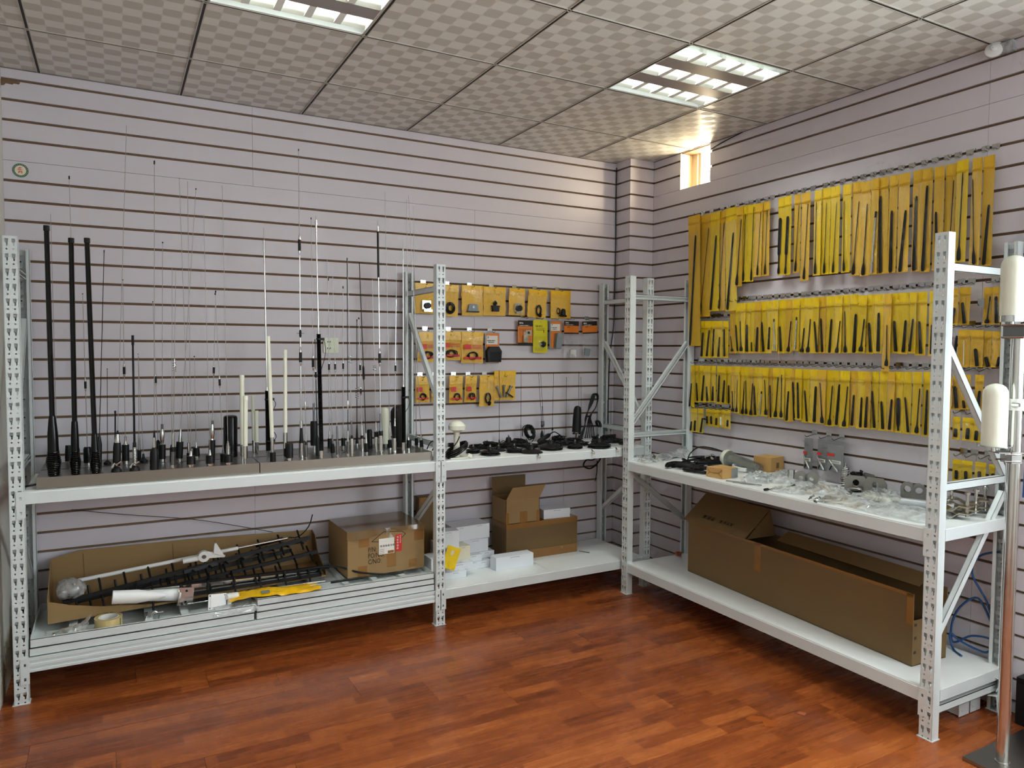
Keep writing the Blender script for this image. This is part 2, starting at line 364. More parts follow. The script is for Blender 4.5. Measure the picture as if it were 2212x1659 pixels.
# ---------------------------------------------------------------- small sunlit window high in the right wall
M_WOOD = mat('pale_window_wood', (236, 224, 196), .6, var=.08, vscale=10, stretch=(1, 1, .1))
mb = MB()
t = .03
mb.box((.10, WY0, WZ0), (.15, WY1, WZ0 + .012)).box((.10, WY1 - .05, WZ0), (.15, WY1, WZ1)).box((.10, WY0, WZ0), (.15, WY0 + .012, WZ1)).box((.10, WY1 - .085, WZ0), (.13, WY1 - .06, WZ1))
window_1 = struct(mb.build('window_1', M_WOOD, angle=0))
MB().box((.001, WY1 - .004, WZ0), (.10, WY1 + .0, WZ1)).build('reveal_lining', M_WOOD, window_1, 0)
MB().box((.001, WY0, WZ0 - .0), (.10, WY1, WZ0 + .003)).build('sill_lining', M_WOOD, window_1, 0)
MB().box((.135, WY0 + .01, WZ0 + .01), (.14, WY1 - .05, WZ1)).build('pane', glow('sunlit_pane', (1.0, .86, .62), 46.0), window_1, 0)
# ---------------------------------------------------------------- ceiling
def ceiling_material():
    m = bpy.data.materials.new('embossed_ceiling_vinyl'); m.use_nodes = True; nt = m.node_tree; N = nt.nodes; L = nt.links; p = N['Principled BSDF']
    def math_(op, a, b=None, c=None):
        n = N.new('ShaderNodeMath'); n.operation = op
        for i, x in enumerate((a, b, c)):
            if x is None: continue
            if isinstance(x, (int, float)): n.inputs[i].default_value = x
            else: L.new(x, n.inputs[i])
        return n.outputs[0]
    tc = N.new('ShaderNodeTexCoord'); sp = N.new('ShaderNodeSeparateXYZ'); L.new(tc.outputs['Object'], sp.inputs[0])
    u = math_('MULTIPLY_ADD', sp.outputs[0], 1 / .0667, 100.5); v = math_('MULTIPLY_ADD', sp.outputs[1], 1 / .0667, 100.5)
    fu = math_('SUBTRACT', math_('FRACT', u), .5); fv = math_('SUBTRACT', math_('FRACT', v), .5)
    par = math_('MODULO', math_('ADD', math_('FLOOR', u), math_('FLOOR', v)), 2.0)
    e = math_('ADD', math_('POWER', math_('ABSOLUTE', math_('MULTIPLY', fu, 1.96)), 5.0), math_('POWER', math_('ABSOLUTE', math_('MULTIPLY', fv, 2.04)), 2.6))
    oval = math_('LESS_THAN', e, .98)
    rim = math_('LESS_THAN', math_('ABSOLUTE', math_('SUBTRACT', e, 1.0)), .12)
    dark = math_('MULTIPLY', oval, par)
    nz = N.new('ShaderNodeTexNoise'); nz.inputs['Scale'].default_value = 420; nz.inputs['Detail'].default_value = 1; L.new(tc.outputs['Object'], nz.inputs['Vector'])
    vo = N.new('ShaderNodeTexNoise'); vo.inputs['Scale'].default_value = 3; L.new(tc.outputs['Object'], vo.inputs['Vector'])
    mx = N.new('ShaderNodeMix'); mx.data_type = 'RGBA'; mx.inputs['B'].default_value = lin((188, 185, 175)); L.new(dark, mx.inputs['Factor'])
    mg = N.new('ShaderNodeMix'); mg.data_type = 'RGBA'; mg.inputs['A'].default_value = lin((205, 203, 194)); mg.inputs['B'].default_value = lin((216, 215, 207)); L.new(math_('MULTIPLY', oval, math_('SUBTRACT', 1.0, par)), mg.inputs['Factor']); L.new(mg.outputs['Result'], mx.inputs['A'])
    L.new(mx.outputs['Result'], p.inputs['Base Color'])
    L.new(math_('MULTIPLY_ADD', dark, .16, .38), p.inputs['Roughness'])
    light = math_('MULTIPLY', oval, math_('SUBTRACT', 1.0, par))
    h = math_('ADD', math_('MULTIPLY', math_('MULTIPLY', nz.outputs['Fac'], light), .6), math_('MULTIPLY', rim, .8))
    b = N.new('ShaderNodeBump'); b.inputs['Strength'].default_value = .25; b.inputs['Distance'].default_value = .002; L.new(h, b.inputs['Height']); L.new(b.outputs[0], p.inputs['Normal'])
    p.inputs['Specular IOR Level'].default_value = .5
    return m
M_CEIL = ceiling_material()
M_TBAR = mat('grey_grid_bar', (186, 180, 168), .4, var=.05)
M_SLOT = mat('black_grid_slot', (20, 18, 17), .6)
ceiling = struct(MB().box((X0 - .15, Y0 - .15, ZC + .14), (.22, .15, ZC + .2)).build('ceiling', M_PLASTER, angle=0))
GX = [-.511 + .6 * k for k in range(-6, 2)]      # grid lines, constant x
GY = [-.531 - .6 * k for k in range(-1, 9)]      # grid lines, constant y
LIGHT_CELLS = [(-1.111, -1.731), (-2.911, -1.731), (-1.111, -4.131), (-2.911, -4.131)]
tile_me = MB().box((-.295, -.295, 0), (.295, .295, .008)).mesh('ceiling_tile', M_CEIL, 0)
for gx in GX[:-1]:
    for gy in GY[1:]:
        x0, x1, y0, y1 = gx, gx + .6, gy, gy + .6
        if any(abs(gx - a) < .01 and abs(gy - b) < .01 for a, b in LIGHT_CELLS): continue
        if x1 <= X0 + .01 or x0 >= 0 or y1 <= Y0 or y0 >= 0: continue
        if x0 < X0 or x1 > 0 or y1 > 0 or y0 < Y0:
            cx, cy = x0 + .3, y0 + .3
            o = put('ceiling_tile', MB().box((max(x0 + .005, X0) - cx, max(y0 + .005, Y0) - cy, 0), (min(x1 - .005, 0) - cx, min(y1 - .005, 0) - cy, .008)).mesh('ceiling_tile', M_CEIL, 0), ceiling)
        else: o = put('ceiling_tile', tile_me, ceiling)
        o.location = (x0 + .3, y0 + .3, ZC + .001)
def grid_bar(a, b, along_x):
    r = MB()
    for s in (-1, 1):
        if along_x: r.box((a[0], a[1] + s * .0072 - .0022, ZC - .0025), (b[0], a[1] + s * .0072 + .0022, ZC + .002))
        else: r.box((a[0] + s * .0072 - .0022, a[1], ZC - .0025), (a[0] + s * .0072 + .0022, b[1], ZC + .002))
    o = r.build('grid_bar', M_TBAR, ceiling, 0)
    q = MB()
    if along_x: q.box((a[0], a[1] - .0049, ZC - .001), (b[0], a[1] + .0049, ZC + .012))
    else: q.box((a[0] - .0049, a[1], ZC - .001), (a[0] + .0049, b[1], ZC + .012))
    q.build('slot', M_SLOT, o, 0)
for gx in GX:
    if X0 < gx < 0: grid_bar((gx, Y0, 0), (gx, 0, 0), False)
for gy in GY:
    if Y0 < gy < 0: grid_bar((X0, gy, 0), (0, gy, 0), True)
M_TRIM = mat('thin_grey_edge_trim', (120, 112, 108), .5)
struct(MB().box((X0, -.004, ZC - .003), (-.197, 0, ZC)).build('trim_1', M_TRIM, angle=0))
struct(MB().box((-.004, Y0, ZC - .003), (0, -.155, ZC)).build('trim_2', M_TRIM, angle=0))
# recessed louvre lights
M_REFL = mat('louvre_aluminium', (232, 236, 226), .22, .0, var=.03, coat=.5)
M_STRIP = mat('grey_light_strip', (150, 142, 136), .35, .2, var=.05)
M_LAMP = glow('fluorescent_tube', (.90, 1.0, .94), 190.0)
def louvre_light(x, y, label):
    t = thing('ceiling_light', label, 'ceiling light', (x + .3, y + .3, ZC), group='recessed louvre lights')
    h = .075
    mb = MB().box((-.296, -.296, 0), (.296, -.285, h)).box((-.296, .285, 0), (.296, .296, h)).box((-.296, -.296, 0), (-.285, .296, h)).box((.285, -.296, 0), (.296, .296, h)).box((-.296, -.296, h), (.296, .296, h + .006))
    mb.build('housing', M_WHITEM, t, 0)
    ys = (-.195, 0, .195)
    for c in ys[:2]:
        MB().box((-.285, c + .0525, 0), (.285, c + .1425, .014)).build('strip', M_STRIP, t, 0)
    for c in ys:
        for s in (-1, 1):
            e = c + s * .052; prof = []
            lo = MB().sheet(lambda a, b: (-.285 + .57 * a, e - s * .034 * (b ** .5), .002 + .06 * b), 1, 6)
            lo.build('reflector', M_REFL, t)
        for k in range(6):
            xx = -.285 + .57 * k / 5
            if 0 < k < 5:
                MB().prism([(xx - .014, 0.001), (xx + .014, 0.001), (xx + .002, .045), (xx - .002, .045)], c - .05, c + .05, Matrix(((1, 0, 0, 0), (0, 0, 1, 0), (0, 1, 0, 0), (0, 0, 0, 1)))).build('divider', M_REFL, t, 0)
        MB().lathe([(-.28, .008), (.28, .008)], 10, TR(0, c, .062, 0, 90, 0)).build('tube', M_LAMP, t)
louvre_light(LIGHT_CELLS[0][0], LIGHT_CELLS[0][1], 'square recessed louvre light near the corner window')
louvre_light(LIGHT_CELLS[1][0], LIGHT_CELLS[1][1], 'square recessed louvre light cut by the top edge')
louvre_light(LIGHT_CELLS[2][0], LIGHT_CELLS[2][1], 'square recessed louvre light over the viewer on the door side')
louvre_light(LIGHT_CELLS[3][0], LIGHT_CELLS[3][1], 'square recessed louvre light over the viewer on the plaster side')

# ================================================================ slotted steel racks
HP, PWD, PDP = 1.925, .052, .042
def post_mesh():
    mb = MB(); n = 32; pitch = HP / n
    for k in range(n):
        z0 = k * pitch; zc = z0 + pitch * .58; zh = z0 + pitch * .12
        outer = [(-PWD / 2, z0), (PWD / 2, z0), (PWD / 2, z0 + pitch), (-PWD / 2, z0 + pitch)]
        def slot(cx): return [(cx - .0065, zc + .014), (cx - .0065, zc + .001), (cx - .001, zc - .006), (cx - .001, zc - .0145), (cx + .004, zc - .0145), (cx + .0045, zc - .004), (cx + .0065, zc + .004), (cx + .0065, zc + .014)]
        holes = [slot(-.0115), slot(.0115), circle(-.0115, zh, .0036, 8), circle(.0115, zh, .0036, 8)]
        loops = [[Vector((x, 0, z)) for x, z in l] for l in [outer] + holes]
        flat = [q for l in loops for q in l]
        mb.add(flat, [tuple(tr) for tr in tessellate_polygon([[Vector((q.x, q.z, 0)) for q in l] for l in loops])])
        for cx in (-.0115, .0115): mb.box((cx - .009, .012, zc + .0), (cx + .009, .013, zc + .016))   # pressed tongue behind each slot
        for l in loops[1:]:           # punched inward: short walls of the slots
            m_ = len(l); vs = l + [q + Vector((0, .003, 0)) for q in l]
            mb.add(vs, [(i, (i + 1) % m_, m_ + (i + 1) % m_, m_ + i) for i in range(m_)])
    for s in (-1, 1):
        a, b = sorted((s * PWD / 2, s * (PWD / 2 - .0018)))
        mb.box((a, 0, 0), (b, PDP, HP))
        a, b = sorted((s * PWD / 2, s * (PWD / 2 - .014)))
        mb.box((a, PDP - .0018, 0), (b, PDP, HP))
    me = bpy.data.meshes.new('post'); me.from_pydata(mb.v, [], mb.f); me.materials.append(M_RACK)
    return me
POST = post_mesh()
FOOT = MB().box((-.032, -.004, 0), (.03, PDP + .004, .003)).mesh('foot', M_RACK, 0)
RD = .507                                   # rack depth, front face to back face
def c_bar(p, q, w=.03, d=.022, side=-1):
    """open channel used for braces: web plus two lips"""
    p = Vector(p); q = Vector(q); z = (q - p); L_ = z.length; z.normalize(); y = Vector((1, 0, 0)); x = y.cross(z).normalized()
    M = Matrix(((x.x, y.x, z.x, p.x), (x.y, y.y, z.y, p.y), (x.z, y.z, z.z, p.z), (0, 0, 0, 1)))
    e0, e1 = sorted((side * d / 2, side * (d / 2 - .002)))
    mb = MB().box((-w / 2, e0, 0), (w / 2, e1, L_), M)
    for s in (-1, 1):
        a, b = sorted((s * w / 2, s * (w / 2 - .002))); mb.box((a, -d / 2, 0), (b, d / 2, L_), M)
        a, b = sorted((s * w / 2, s * (w / 2 - .007))); g0, g1 = sorted((-side * d / 2, -side * (d / 2 - .002))); mb.box((a, g0, 0), (b, g1, L_), M)
    return mb
def frame(rack, x, up=(1.53, 1.03), low=(.74, .41), flip=False):
    """end frame in rack coordinates: front face at y=0, depth +y"""
    for yy, rz in ((0, 0), (RD, 180)):
        o = put('post', POST, rack); o.location = (x, yy, 0); o.rotation_euler = (0, 0, R(rz))
        f = put('foot', FOOT, o)
    b0, b1 = .035, RD - .035
    sd = 1 if flip else -1
    for z in (1.80, .968, .105 if flip else .115): c_bar((x, b0, z), (x, b1, z), side=sd).build('cross_bar', M_RACK, rack, 0)
    if flip: c_bar((x, b0, up[0]), (x, b1, up[1]), side=1).build('diagonal_brace', M_RACK, rack, 0); c_bar((x, b1, low[0]), (x, b0, low[1]), side=1).build('diagonal_brace', M_RACK, rack, 0)
    else: c_bar((x, b1, up[0]), (x, b0, up[1])).build('diagonal_brace', M_RACK, rack, 0); c_bar((x, b0, low[0]), (x, b1, low[1])).build('diagonal_brace', M_RACK, rack, 0)
def beam(rack, x0, x1, z0, z1, y=0.004, ridged=False, connectors=True):
    mb = MB(); h = z1 - z0
    if ridged:
        prof = [(0, 0), (0, h * .16), (.004, h * .2), (.004, h * .34), (.0, h * .38), (.0, h * .56), (.005, h * .6), (.005, h * .74), (.001, h * .78), (.001, h), (.035, h), (.035, 0)]
    else:
        prof = [(.0, .0), (.0, h - .004), (.003, h), (.035, h), (.035, 0)]
    mb.prism([(a, b) for a, b in prof], x0, x1, Matrix(((0, 0, 1, 0), (1, 0, 0, y), (0, 1, 0, z0), (0, 0, 0, 1))))
    o = mb.build('beam', M_RACK, rack, 0)
    for xe, s in ((x0, -1), (x1, 1)):
        if not connectors: break
        a, b = sorted((xe + s * .028, xe - s * .004))
        outer = [(a, z1 - .105), (b, z1 - .105), (b, z1 + .004), (a, z1 + .004)]; mid = (a + b) / 2
        holes = [[(mid - .004, z1 - .03), (mid - .004, z1 - .018), (mid + .004, z1 - .018), (mid + .004, z1 - .03)], [(mid - .004, z1 - .09), (mid - .004, z1 - .078), (mid + .004, z1 - .078), (mid + .004, z1 - .09)]]
        MB().holed(outer, holes, 0, .0025, Matrix(((1, 0, 0, 0), (0, 0, 1, -.0035), (0, 1, 0, 0), (0, 0, 0, 1)))).build('connector', M_RACK, o, 0)
    return o
def decks(rack, x0, x1, z, n, seam=.0015):
    w = (x1 - x0) / n
    for k in range(n):
        a = x0 + k * w + (seam if k else 0); b = x0 + (k + 1) * w
        o = MB().box((a, .006, z - .002), (b, RD - .006, z)).box((a, .012, z - .028), (b, .016, z - .002)).box((a, RD - .016, z - .028), (b, RD - .012, z - .002)).build('deck_panel', M_WHITEM, rack, 0)
# --- long rack along the back wall: three frames, two bays
rack_l = thing('storage_rack', 'long pale grey slotted rack with two bays along the back wall', 'rack', (0, -.527, 0))
XF = (-3.588, -1.715, -.317)
for x, u in zip(XF, ((1.6, 1.1), (1.68, 1.2), (1.53, 1.03))): frame(rack_l, x, u)
h = PWD / 2
for (a, b), (z0, z1) in (((XF[0], XF[1]), (.833, .883)), ((XF[1], XF[2]), (.833, .883)), ((XF[1], XF[2]), (.137, .19))):
    beam(rack_l, a + h, b - h, z0, z1)
    beam(rack_l, a + h, b - h, z0, z1, RD - .04, connectors=False)
beam(rack_l, XF[0] + h, XF[1] - h, .128, .188, ridged=True); beam(rack_l, XF[0] + h, XF[1] - h, .137, .188, RD - .04, connectors=False)
decks(rack_l, XF[0] + h, XF[1] - h, .885, 2); decks(rack_l, XF[1] + h, XF[2] + h - .004, .885, 2); decks(rack_l, XF[1] + h, XF[2] - h, .192, 2)
# --- rack along the right wall: local x runs towards the viewer
rack_r = thing('storage_rack', 'pale grey slotted rack with one bay along the bag wall', 'rack', (-.527, 0, 0), (0, 0, R(-90)))
XR = (.572, 2.453)
frame(rack_r, XR[0]); frame(rack_r, XR[1], (1.53, .99), (.91, .38), True)
for z0, z1 in ((.757, .81), (.136, .19)):
    beam(rack_r, XR[0] + h, XR[1] - h, z0, z1); beam(rack_r, XR[0] + h, XR[1] - h, z0, z1, RD - .04, connectors=False)
decks(rack_r, XR[0] + h - .01, XR[1] + h - .004, .812, 2); decks(rack_r, XR[0] + h - .01, XR[1] + h - .004, .192, 2)
for z in (.79, .17): # end return of the deck seen between the posts
    MB().box((XR[1] + h - .006, .05, z - .025), (XR[1] + h - .003, RD - .05, z + .02)).build('deck_edge', M_RACK, rack_r, 0)
# --- loose upturned deck trays lying on the lower left beams
def tray(x0, x1, z, hgt, label, ribs):
    t = thing('shelf_tray', label, 'metal tray', ((x0 + x1) / 2, -.2675, z), group='upturned deck trays on the lower left shelf')
    w = (x1 - x0) / 2; d = .2445; k = .002
    MB().box((-w, -d, 0), (w, d, k)).build('plate', M_RACK, t, 0)
    MB().box((-w, -d, 0), (w, -d + k, hgt)).box((-w, d - k, 0), (w, d, hgt)).box((-w, -d, 0), (-w + k, d, hgt)).box((w - k, -d, 0), (w, d, hgt)).box((-w, -d, hgt - k), (w, -d + .014, hgt)).build('rim', M_RACK, t, 0)
    for i in range(ribs):
        x = -w + 2 * w * (i + 1) / (ribs + 1)
        MB().box((x - .016, -d + .012, k), (x + .016, d - .004, hgt - .012)).build('rib', M_RACK, t, 0)
tray(-3.56, -2.664, .190, .034, 'lower upturned steel tray at the left of the bottom shelf', 0)
tray(-3.557, -2.662, .226, .036, 'upper upturned steel tray with cross ribs holding the tape roll', 5)
tray(-2.656, -1.744, .190, .034, 'lowest upturned steel tray under the printed carton', 0)
tray(-2.654, -1.746, .226, .028, 'middle upturned steel tray under the printed carton', 0)
tray(-2.652, -1.746, .256, .030, 'topmost upturned steel tray under the printed carton', 5)

# ---------------------------------------------------------------- measured positions (metres)
ANTENNAS = [
 ('tall thick black pole antenna with ridged spring base at the far left of the plinth', [-3.46, -0.469, 0.936], [-3.466, -0.469, 1.984], [('spring', 'GR', [(0.001, 0.0223), (0.0301, 0.0243), (0.0582, 0.0295), (0.0843, 0.0252), (0.1037, 0.0214)]), ('sleeve', 'G', [(0.1037, 0.0214), (0.1309, 0.0206), (0.1774, 0.02), (0.2181, 0.0163), (0.254, 0.0124)]), ('pole', 'G', [(0.254, 0.0105), (1.0267, 0.0097)]), ('cap', 'K', [(1.0267, 0.012), (1.048, 0.0116)])], []),
 ('thick black pole antenna with ridged base, second of the three poles', [-3.382, -0.463, 0.936], [-3.379, -0.463, 1.94], [('spring', 'GR', [(0.0, 0.0167), (0.0276, 0.0197), (0.0532, 0.0229), (0.0768, 0.0187), (0.1004, 0.0158)]), ('sleeve', 'G', [(0.1004, 0.0158), (0.1555, 0.0154), (0.2264, 0.0122)]), ('pole', 'G', [(0.2264, 0.0102), (0.9843, 0.0099)]), ('cap', 'K', [(0.9843, 0.0118), (1.004, 0.0116)])], []),
 ('thick black pole antenna with ridged base, rightmost of the three poles', [-3.306, -0.475, 0.936], [-3.321, -0.475, 1.943], [('spring', 'GR', [(0.0, 0.0169), (0.0238, 0.0198), (0.0476, 0.0218), (0.0734, 0.0179), (0.0991, 0.0155)]), ('sleeve', 'G', [(0.0991, 0.0151), (0.1705, 0.0115)]), ('pole', 'G', [(0.1705, 0.0103), (0.9873, 0.0099)]), ('cap', 'K', [(0.9873, 0.0119), (1.0071, 0.0117)])], []),
 ('thin steel whip standing right behind the leftmost thick black pole', [-3.458, -0.29, 0.936], [-3.461, -0.29, 2.061], [('base', 'K', [(0.0, 0.0122), (0.0795, 0.0102), (0.1101, 0.0041)]), ('whip', 'S', [(0.1101, 0.0014), (1.125, 0.001)])], []),
 ('thin whip with black tip rising behind the middle thick black pole', [-3.38, -0.301, 0.936], [-3.388, -0.301, 2.231], [('base', 'K', [(0.0, 0.0123), (0.0861, 0.0103), (0.1168, 0.0041)]), ('whip', 'S', [(0.1168, 0.0014), (1.2807, 0.001)]), ('tip', 'K', [(1.2807, 0.0031), (1.295, 0.0029)])], []),
 ('short black cylinder antenna between the first two thick poles', [-3.427, -0.1, 0.936], [-3.425, -0.1, 1.019], [('foot', 'S', [(0.0, 0.0109), (0.0087, 0.0109)]), ('body', 'K', [(0.0087, 0.013), (0.0197, 0.013), (0.0197, 0.0113), (0.0787, 0.0113), (0.083, 0.0104)])], []),
 ('fine whip with loading coil rising from a black cylinder beside the third pole', [-3.343, -0.218, 0.936], [-3.349, -0.218, 1.722], [('foot', 'S', [(0.0, 0.0138), (0.0127, 0.0138)]), ('body', 'G', [(0.0127, 0.017), (0.0744, 0.017), (0.085, 0.0138)]), ('whip', 'S', [(0.085, 0.0017), (0.342, 0.0015)]), ('joint_cap', 'S', [(0.342, 0.0019), (0.3507, 0.0041), (0.3543, 0.0041)]), ('joint', 'K', [(0.3543, 0.0051), (0.3864, 0.0051)]), ('joint_tip', 'S', [(0.3864, 0.0046), (0.3962, 0.0036), (0.4036, 0.0017)]), ('whip', 'S', [(0.4036, 0.0015), (0.7818, 0.0011)])], [('ball', 'K', 0.786, 0.0028)]),
 ('black whip leaning right out from behind the rightmost thick pole', [-3.298, -0.342, 0.936], [-3.259, -0.342, 1.912], [('base', 'K', [(0.0, 0.0124), (0.1076, 0.0114), (0.1387, 0.0062), (0.1593, 0.0021)]), ('whip', 'K', [(0.1593, 0.0017), (0.9726, 0.0014)]), ('tip', 'K', [(0.9664, 0.0023), (0.9768, 0.0021)])], []),
 ('short thin whip on a tiny black magnet foot right of the thick poles', [-3.264, -0.226, 0.936], [-3.257, -0.226, 1.379], [('foot', 'K', [(0.0, 0.0161), (0.0086, 0.0161), (0.0108, 0.0129), (0.0194, 0.0043)]), ('whip', 'K', [(0.0194, 0.0015), (0.4388, 0.0011)])], [('ball', 'K', 0.4431, 0.0028)]),
 ('very tall thin whip on black tilting mount with wing screw, first winged mount', [-3.228, -0.474, 0.936], [-3.164, -0.474, 2.438], [('ball_mount', 'K', [(0.0, 0.0221), (0.01, 0.0201), (0.0221, 0.0101)]), ('body', 'K', [(0.0261, 0.0141), (0.0462, 0.0157), (0.1085, 0.0159), (0.1286, 0.0137)]), ('collar', 'S', [(0.1286, 0.0137), (0.1387, 0.0101), (0.1648, 0.0072)]), ('ferrule', 'K', [(0.1648, 0.0068), (0.1809, 0.0028)]), ('whip', 'S', [(0.1809, 0.0014), (1.5034, 0.001)])], [('wing', 'S', 0.0342, 0.0181)]),
 ('short black stub rod standing just behind the first winged mount', [-3.232, -0.242, 0.936], [-3.228, -0.242, 1.186], [('rod', 'K', [(0.0, 0.0034), (0.2436, 0.003)]), ('cap', 'K', [(0.2371, 0.0041), (0.25, 0.0039)])], []),
 ('black cylinder antenna with white label and ball-tipped whip in rear row', [-3.189, -0.233, 0.936], [-3.187, -0.233, 1.792], [('foot', 'S', [(0.0, 0.0151), (0.013, 0.0151)]), ('body', 'K', [(0.013, 0.0158), (0.0885, 0.0158)]), ('neck', 'S', [(0.0885, 0.0108), (0.0993, 0.0065), (0.1058, 0.0056), (0.1274, 0.0052)]), ('whip', 'S', [(0.1274, 0.0017), (0.4059, 0.0015)]), ('joint_cap', 'S', [(0.4059, 0.0019), (0.4149, 0.0048), (0.4188, 0.0048)]), ('joint', 'K', [(0.4188, 0.006), (0.4525, 0.006)]), ('joint_tip', 'S', [(0.4525, 0.0054), (0.4629, 0.0042), (0.4706, 0.0017)]), ('whip', 'S', [(0.4706, 0.0015), (0.8528, 0.0011)])], [('ball', 'K', 0.856, 0.0028)]),
 ('black rod antenna on chrome spring with wing screw, second winged mount', [-3.156, -0.469, 0.936], [-3.155, -0.469, 1.534], [('ball_mount', 'K', [(0.0, 0.0225), (0.0123, 0.0184), (0.0225, 0.0082)]), ('spring', 'SR', [(0.0266, 0.0094), (0.1023, 0.009)]), ('ferrule', 'K', [(0.1023, 0.0076), (0.1248, 0.0069)]), ('rod', 'K', [(0.1248, 0.0047), (0.5542, 0.0041)]), ('cap', 'K', [(0.5542, 0.0057), (0.5972, 0.0053)])], [('wing', 'S', 0.0286, 0.0184)]),
 ('slim chrome and black antenna standing behind the second winged mount', [-3.131, -0.183, 0.936], [-3.127, -0.183, 1.432], [('body', 'K', [(0.0, 0.0093), (0.0531, 0.0093)]), ('neck', 'S', [(0.0531, 0.0057), (0.1284, 0.0044)]), ('whip', 'S', [(0.1284, 0.0015), (0.4916, 0.0011)])], [('ball', 'K', 0.496, 0.0024)]),
 ('thin whip on a black cone magnet right of the second winged mount', [-3.113, -0.223, 0.936], [-3.129, -0.223, 1.448], [('foot', 'K', [(0.0, 0.0175), (0.0088, 0.0175), (0.0176, 0.0066), (0.0396, 0.0044)]), ('whip', 'S', [(0.0396, 0.0015), (0.5079, 0.0011)])], [('ball', 'K', 0.5122, 0.0022)]),
 ('stout ribbed black mount with tall whip ending in a long black tip', [-3.079, -0.475, 0.936], [-3.058, -0.475, 2.301], [('body', 'K', [(0.0, 0.0185), (0.0715, 0.0181), (0.0817, 0.0164), (0.0981, 0.0082)]), ('neck', 'S', [(0.0981, 0.0082), (0.1431, 0.0074)]), ('ferrule', 'K', [(0.1431, 0.0049), (0.1737, 0.0029)]), ('whip', 'S', [(0.1737, 0.0018), (1.3488, 0.0012)]), ('tip', 'K', [(1.3488, 0.0031), (1.3652, 0.0029)])], []),
 ('whip with loading coil rising behind the stout ribbed black mount', [-3.049, -0.223, 0.936], [-3.063, -0.223, 1.696], [('body', 'K', [(0.0, 0.0099), (0.0906, 0.0099), (0.1016, 0.0044)]), ('whip', 'S', [(0.1016, 0.0018), (0.3624, 0.0015)]), ('joint_cap', 'S', [(0.3624, 0.002), (0.371, 0.0042), (0.3748, 0.0042)]), ('joint', 'K', [(0.3748, 0.0053), (0.4069, 0.0053)]), ('joint_tip', 'S', [(0.4069, 0.0048), (0.4168, 0.0037), (0.4243, 0.0018)]), ('whip', 'S', [(0.4243, 0.0015), (0.7557, 0.0011)])], [('ball', 'K', 0.7601, 0.0029)]),
 ('black cylinder antenna with chrome vase-shaped neck and black ball tip', [-3.036, -0.246, 0.936], [-3.018, -0.246, 1.975], [('foot', 'S', [(0.0, 0.0143), (0.0132, 0.0143)]), ('body', 'K', [(0.0132, 0.016), (0.0813, 0.016)]), ('neck', 'S', [(0.0857, 0.0066), (0.1033, 0.0097), (0.1296, 0.0121), (0.1472, 0.0088), (0.156, 0.0062)]), ('stem', 'D', [(0.156, 0.0057), (0.1801, 0.0057)]), ('whip', 'S', [(0.1801, 0.0015), (1.0348, 0.0011)])], [('ball', 'K', 1.0392, 0.0035)]),
 ('slim dark steel antenna with open wire coil halfway up the whip', [-3.003, -0.475, 0.936], [-2.979, -0.475, 1.83], [('foot', 'S', [(0.0, 0.0104), (0.0146, 0.0104)]), ('body', 'D', [(0.0146, 0.0104), (0.0749, 0.0104)]), ('collar', 'K', [(0.0749, 0.0113), (0.0957, 0.0113)]), ('neck', 'S', [(0.0957, 0.0067), (0.1601, 0.0058)]), ('whip', 'S', [(0.1601, 0.0021), (0.4305, 0.0017)]), ('hub', 'S', [(0.4305, 0.0025), (0.4451, 0.0042), (0.4867, 0.0042), (0.495, 0.0019)]), ('whip', 'S', [(0.495, 0.0015), (0.8943, 0.001)])], [('coil', 'S', 0.4368, 0.4784, 0.0075, 4)]),
 ('fine whip standing behind the antenna with the open wire coil', [-2.995, -0.266, 0.936], [-2.98, -0.266, 1.86], [('body', 'K', [(0.0, 0.0088), (0.0594, 0.0088), (0.0814, 0.0044)]), ('whip', 'S', [(0.0814, 0.0015), (0.9241, 0.0011)])], []),
 ('black cylinder antenna with chrome cone and right-leaning ball-tipped whip', [-2.962, -0.233, 0.936], [-2.868, -0.233, 2.244], [('foot', 'S', [(0.0, 0.0152), (0.009, 0.0152)]), ('body', 'K', [(0.009, 0.017), (0.0895, 0.0161)]), ('cone', 'S', [(0.0895, 0.0094), (0.132, 0.0067), (0.1544, 0.0022)]), ('whip', 'S', [(0.1544, 0.0016), (1.3069, 0.0011)])], [('ball', 'K', 1.3114, 0.0036)]),
 ('squat black base with chrome cone and straight tall whip in front row', [-2.928, -0.475, 0.936], [-2.925, -0.475, 2.226], [('foot', 'S', [(0.0, 0.0157), (0.0125, 0.0168)]), ('body', 'K', [(0.0125, 0.0189), (0.05, 0.0176)]), ('cone', 'S', [(0.05, 0.0084), (0.0604, 0.0063), (0.075, 0.0025)]), ('whip', 'S', [(0.075, 0.0015), (1.29, 0.001)])], []),
 ('tall whip with left-leaning tip and chrome tube base behind squat base', [-2.923, -0.318, 0.936], [-2.947, -0.318, 2.267], [('body', 'K', [(0.0, 0.0098), (0.0435, 0.0098)]), ('neck', 'S', [(0.0435, 0.0079), (0.0935, 0.0057)]), ('whip', 'S', [(0.0935, 0.0015), (1.3269, 0.0011)])], [('ball', 'S', 1.3312, 0.0026)]),
 ('short straight whip on black tapered base in rear row, ball tip', [-2.881, -0.206, 0.936], [-2.884, -0.206, 1.437], [('foot', 'S', [(0.0, 0.0136), (0.0114, 0.0148)]), ('body', 'K', [(0.0114, 0.0168), (0.0524, 0.0148)]), ('cone', 'S', [(0.0524, 0.0057), (0.0797, 0.0023)]), ('whip', 'S', [(0.0797, 0.0016), (0.4965, 0.0011)])], [('ball', 'K', 0.501, 0.0034)]),
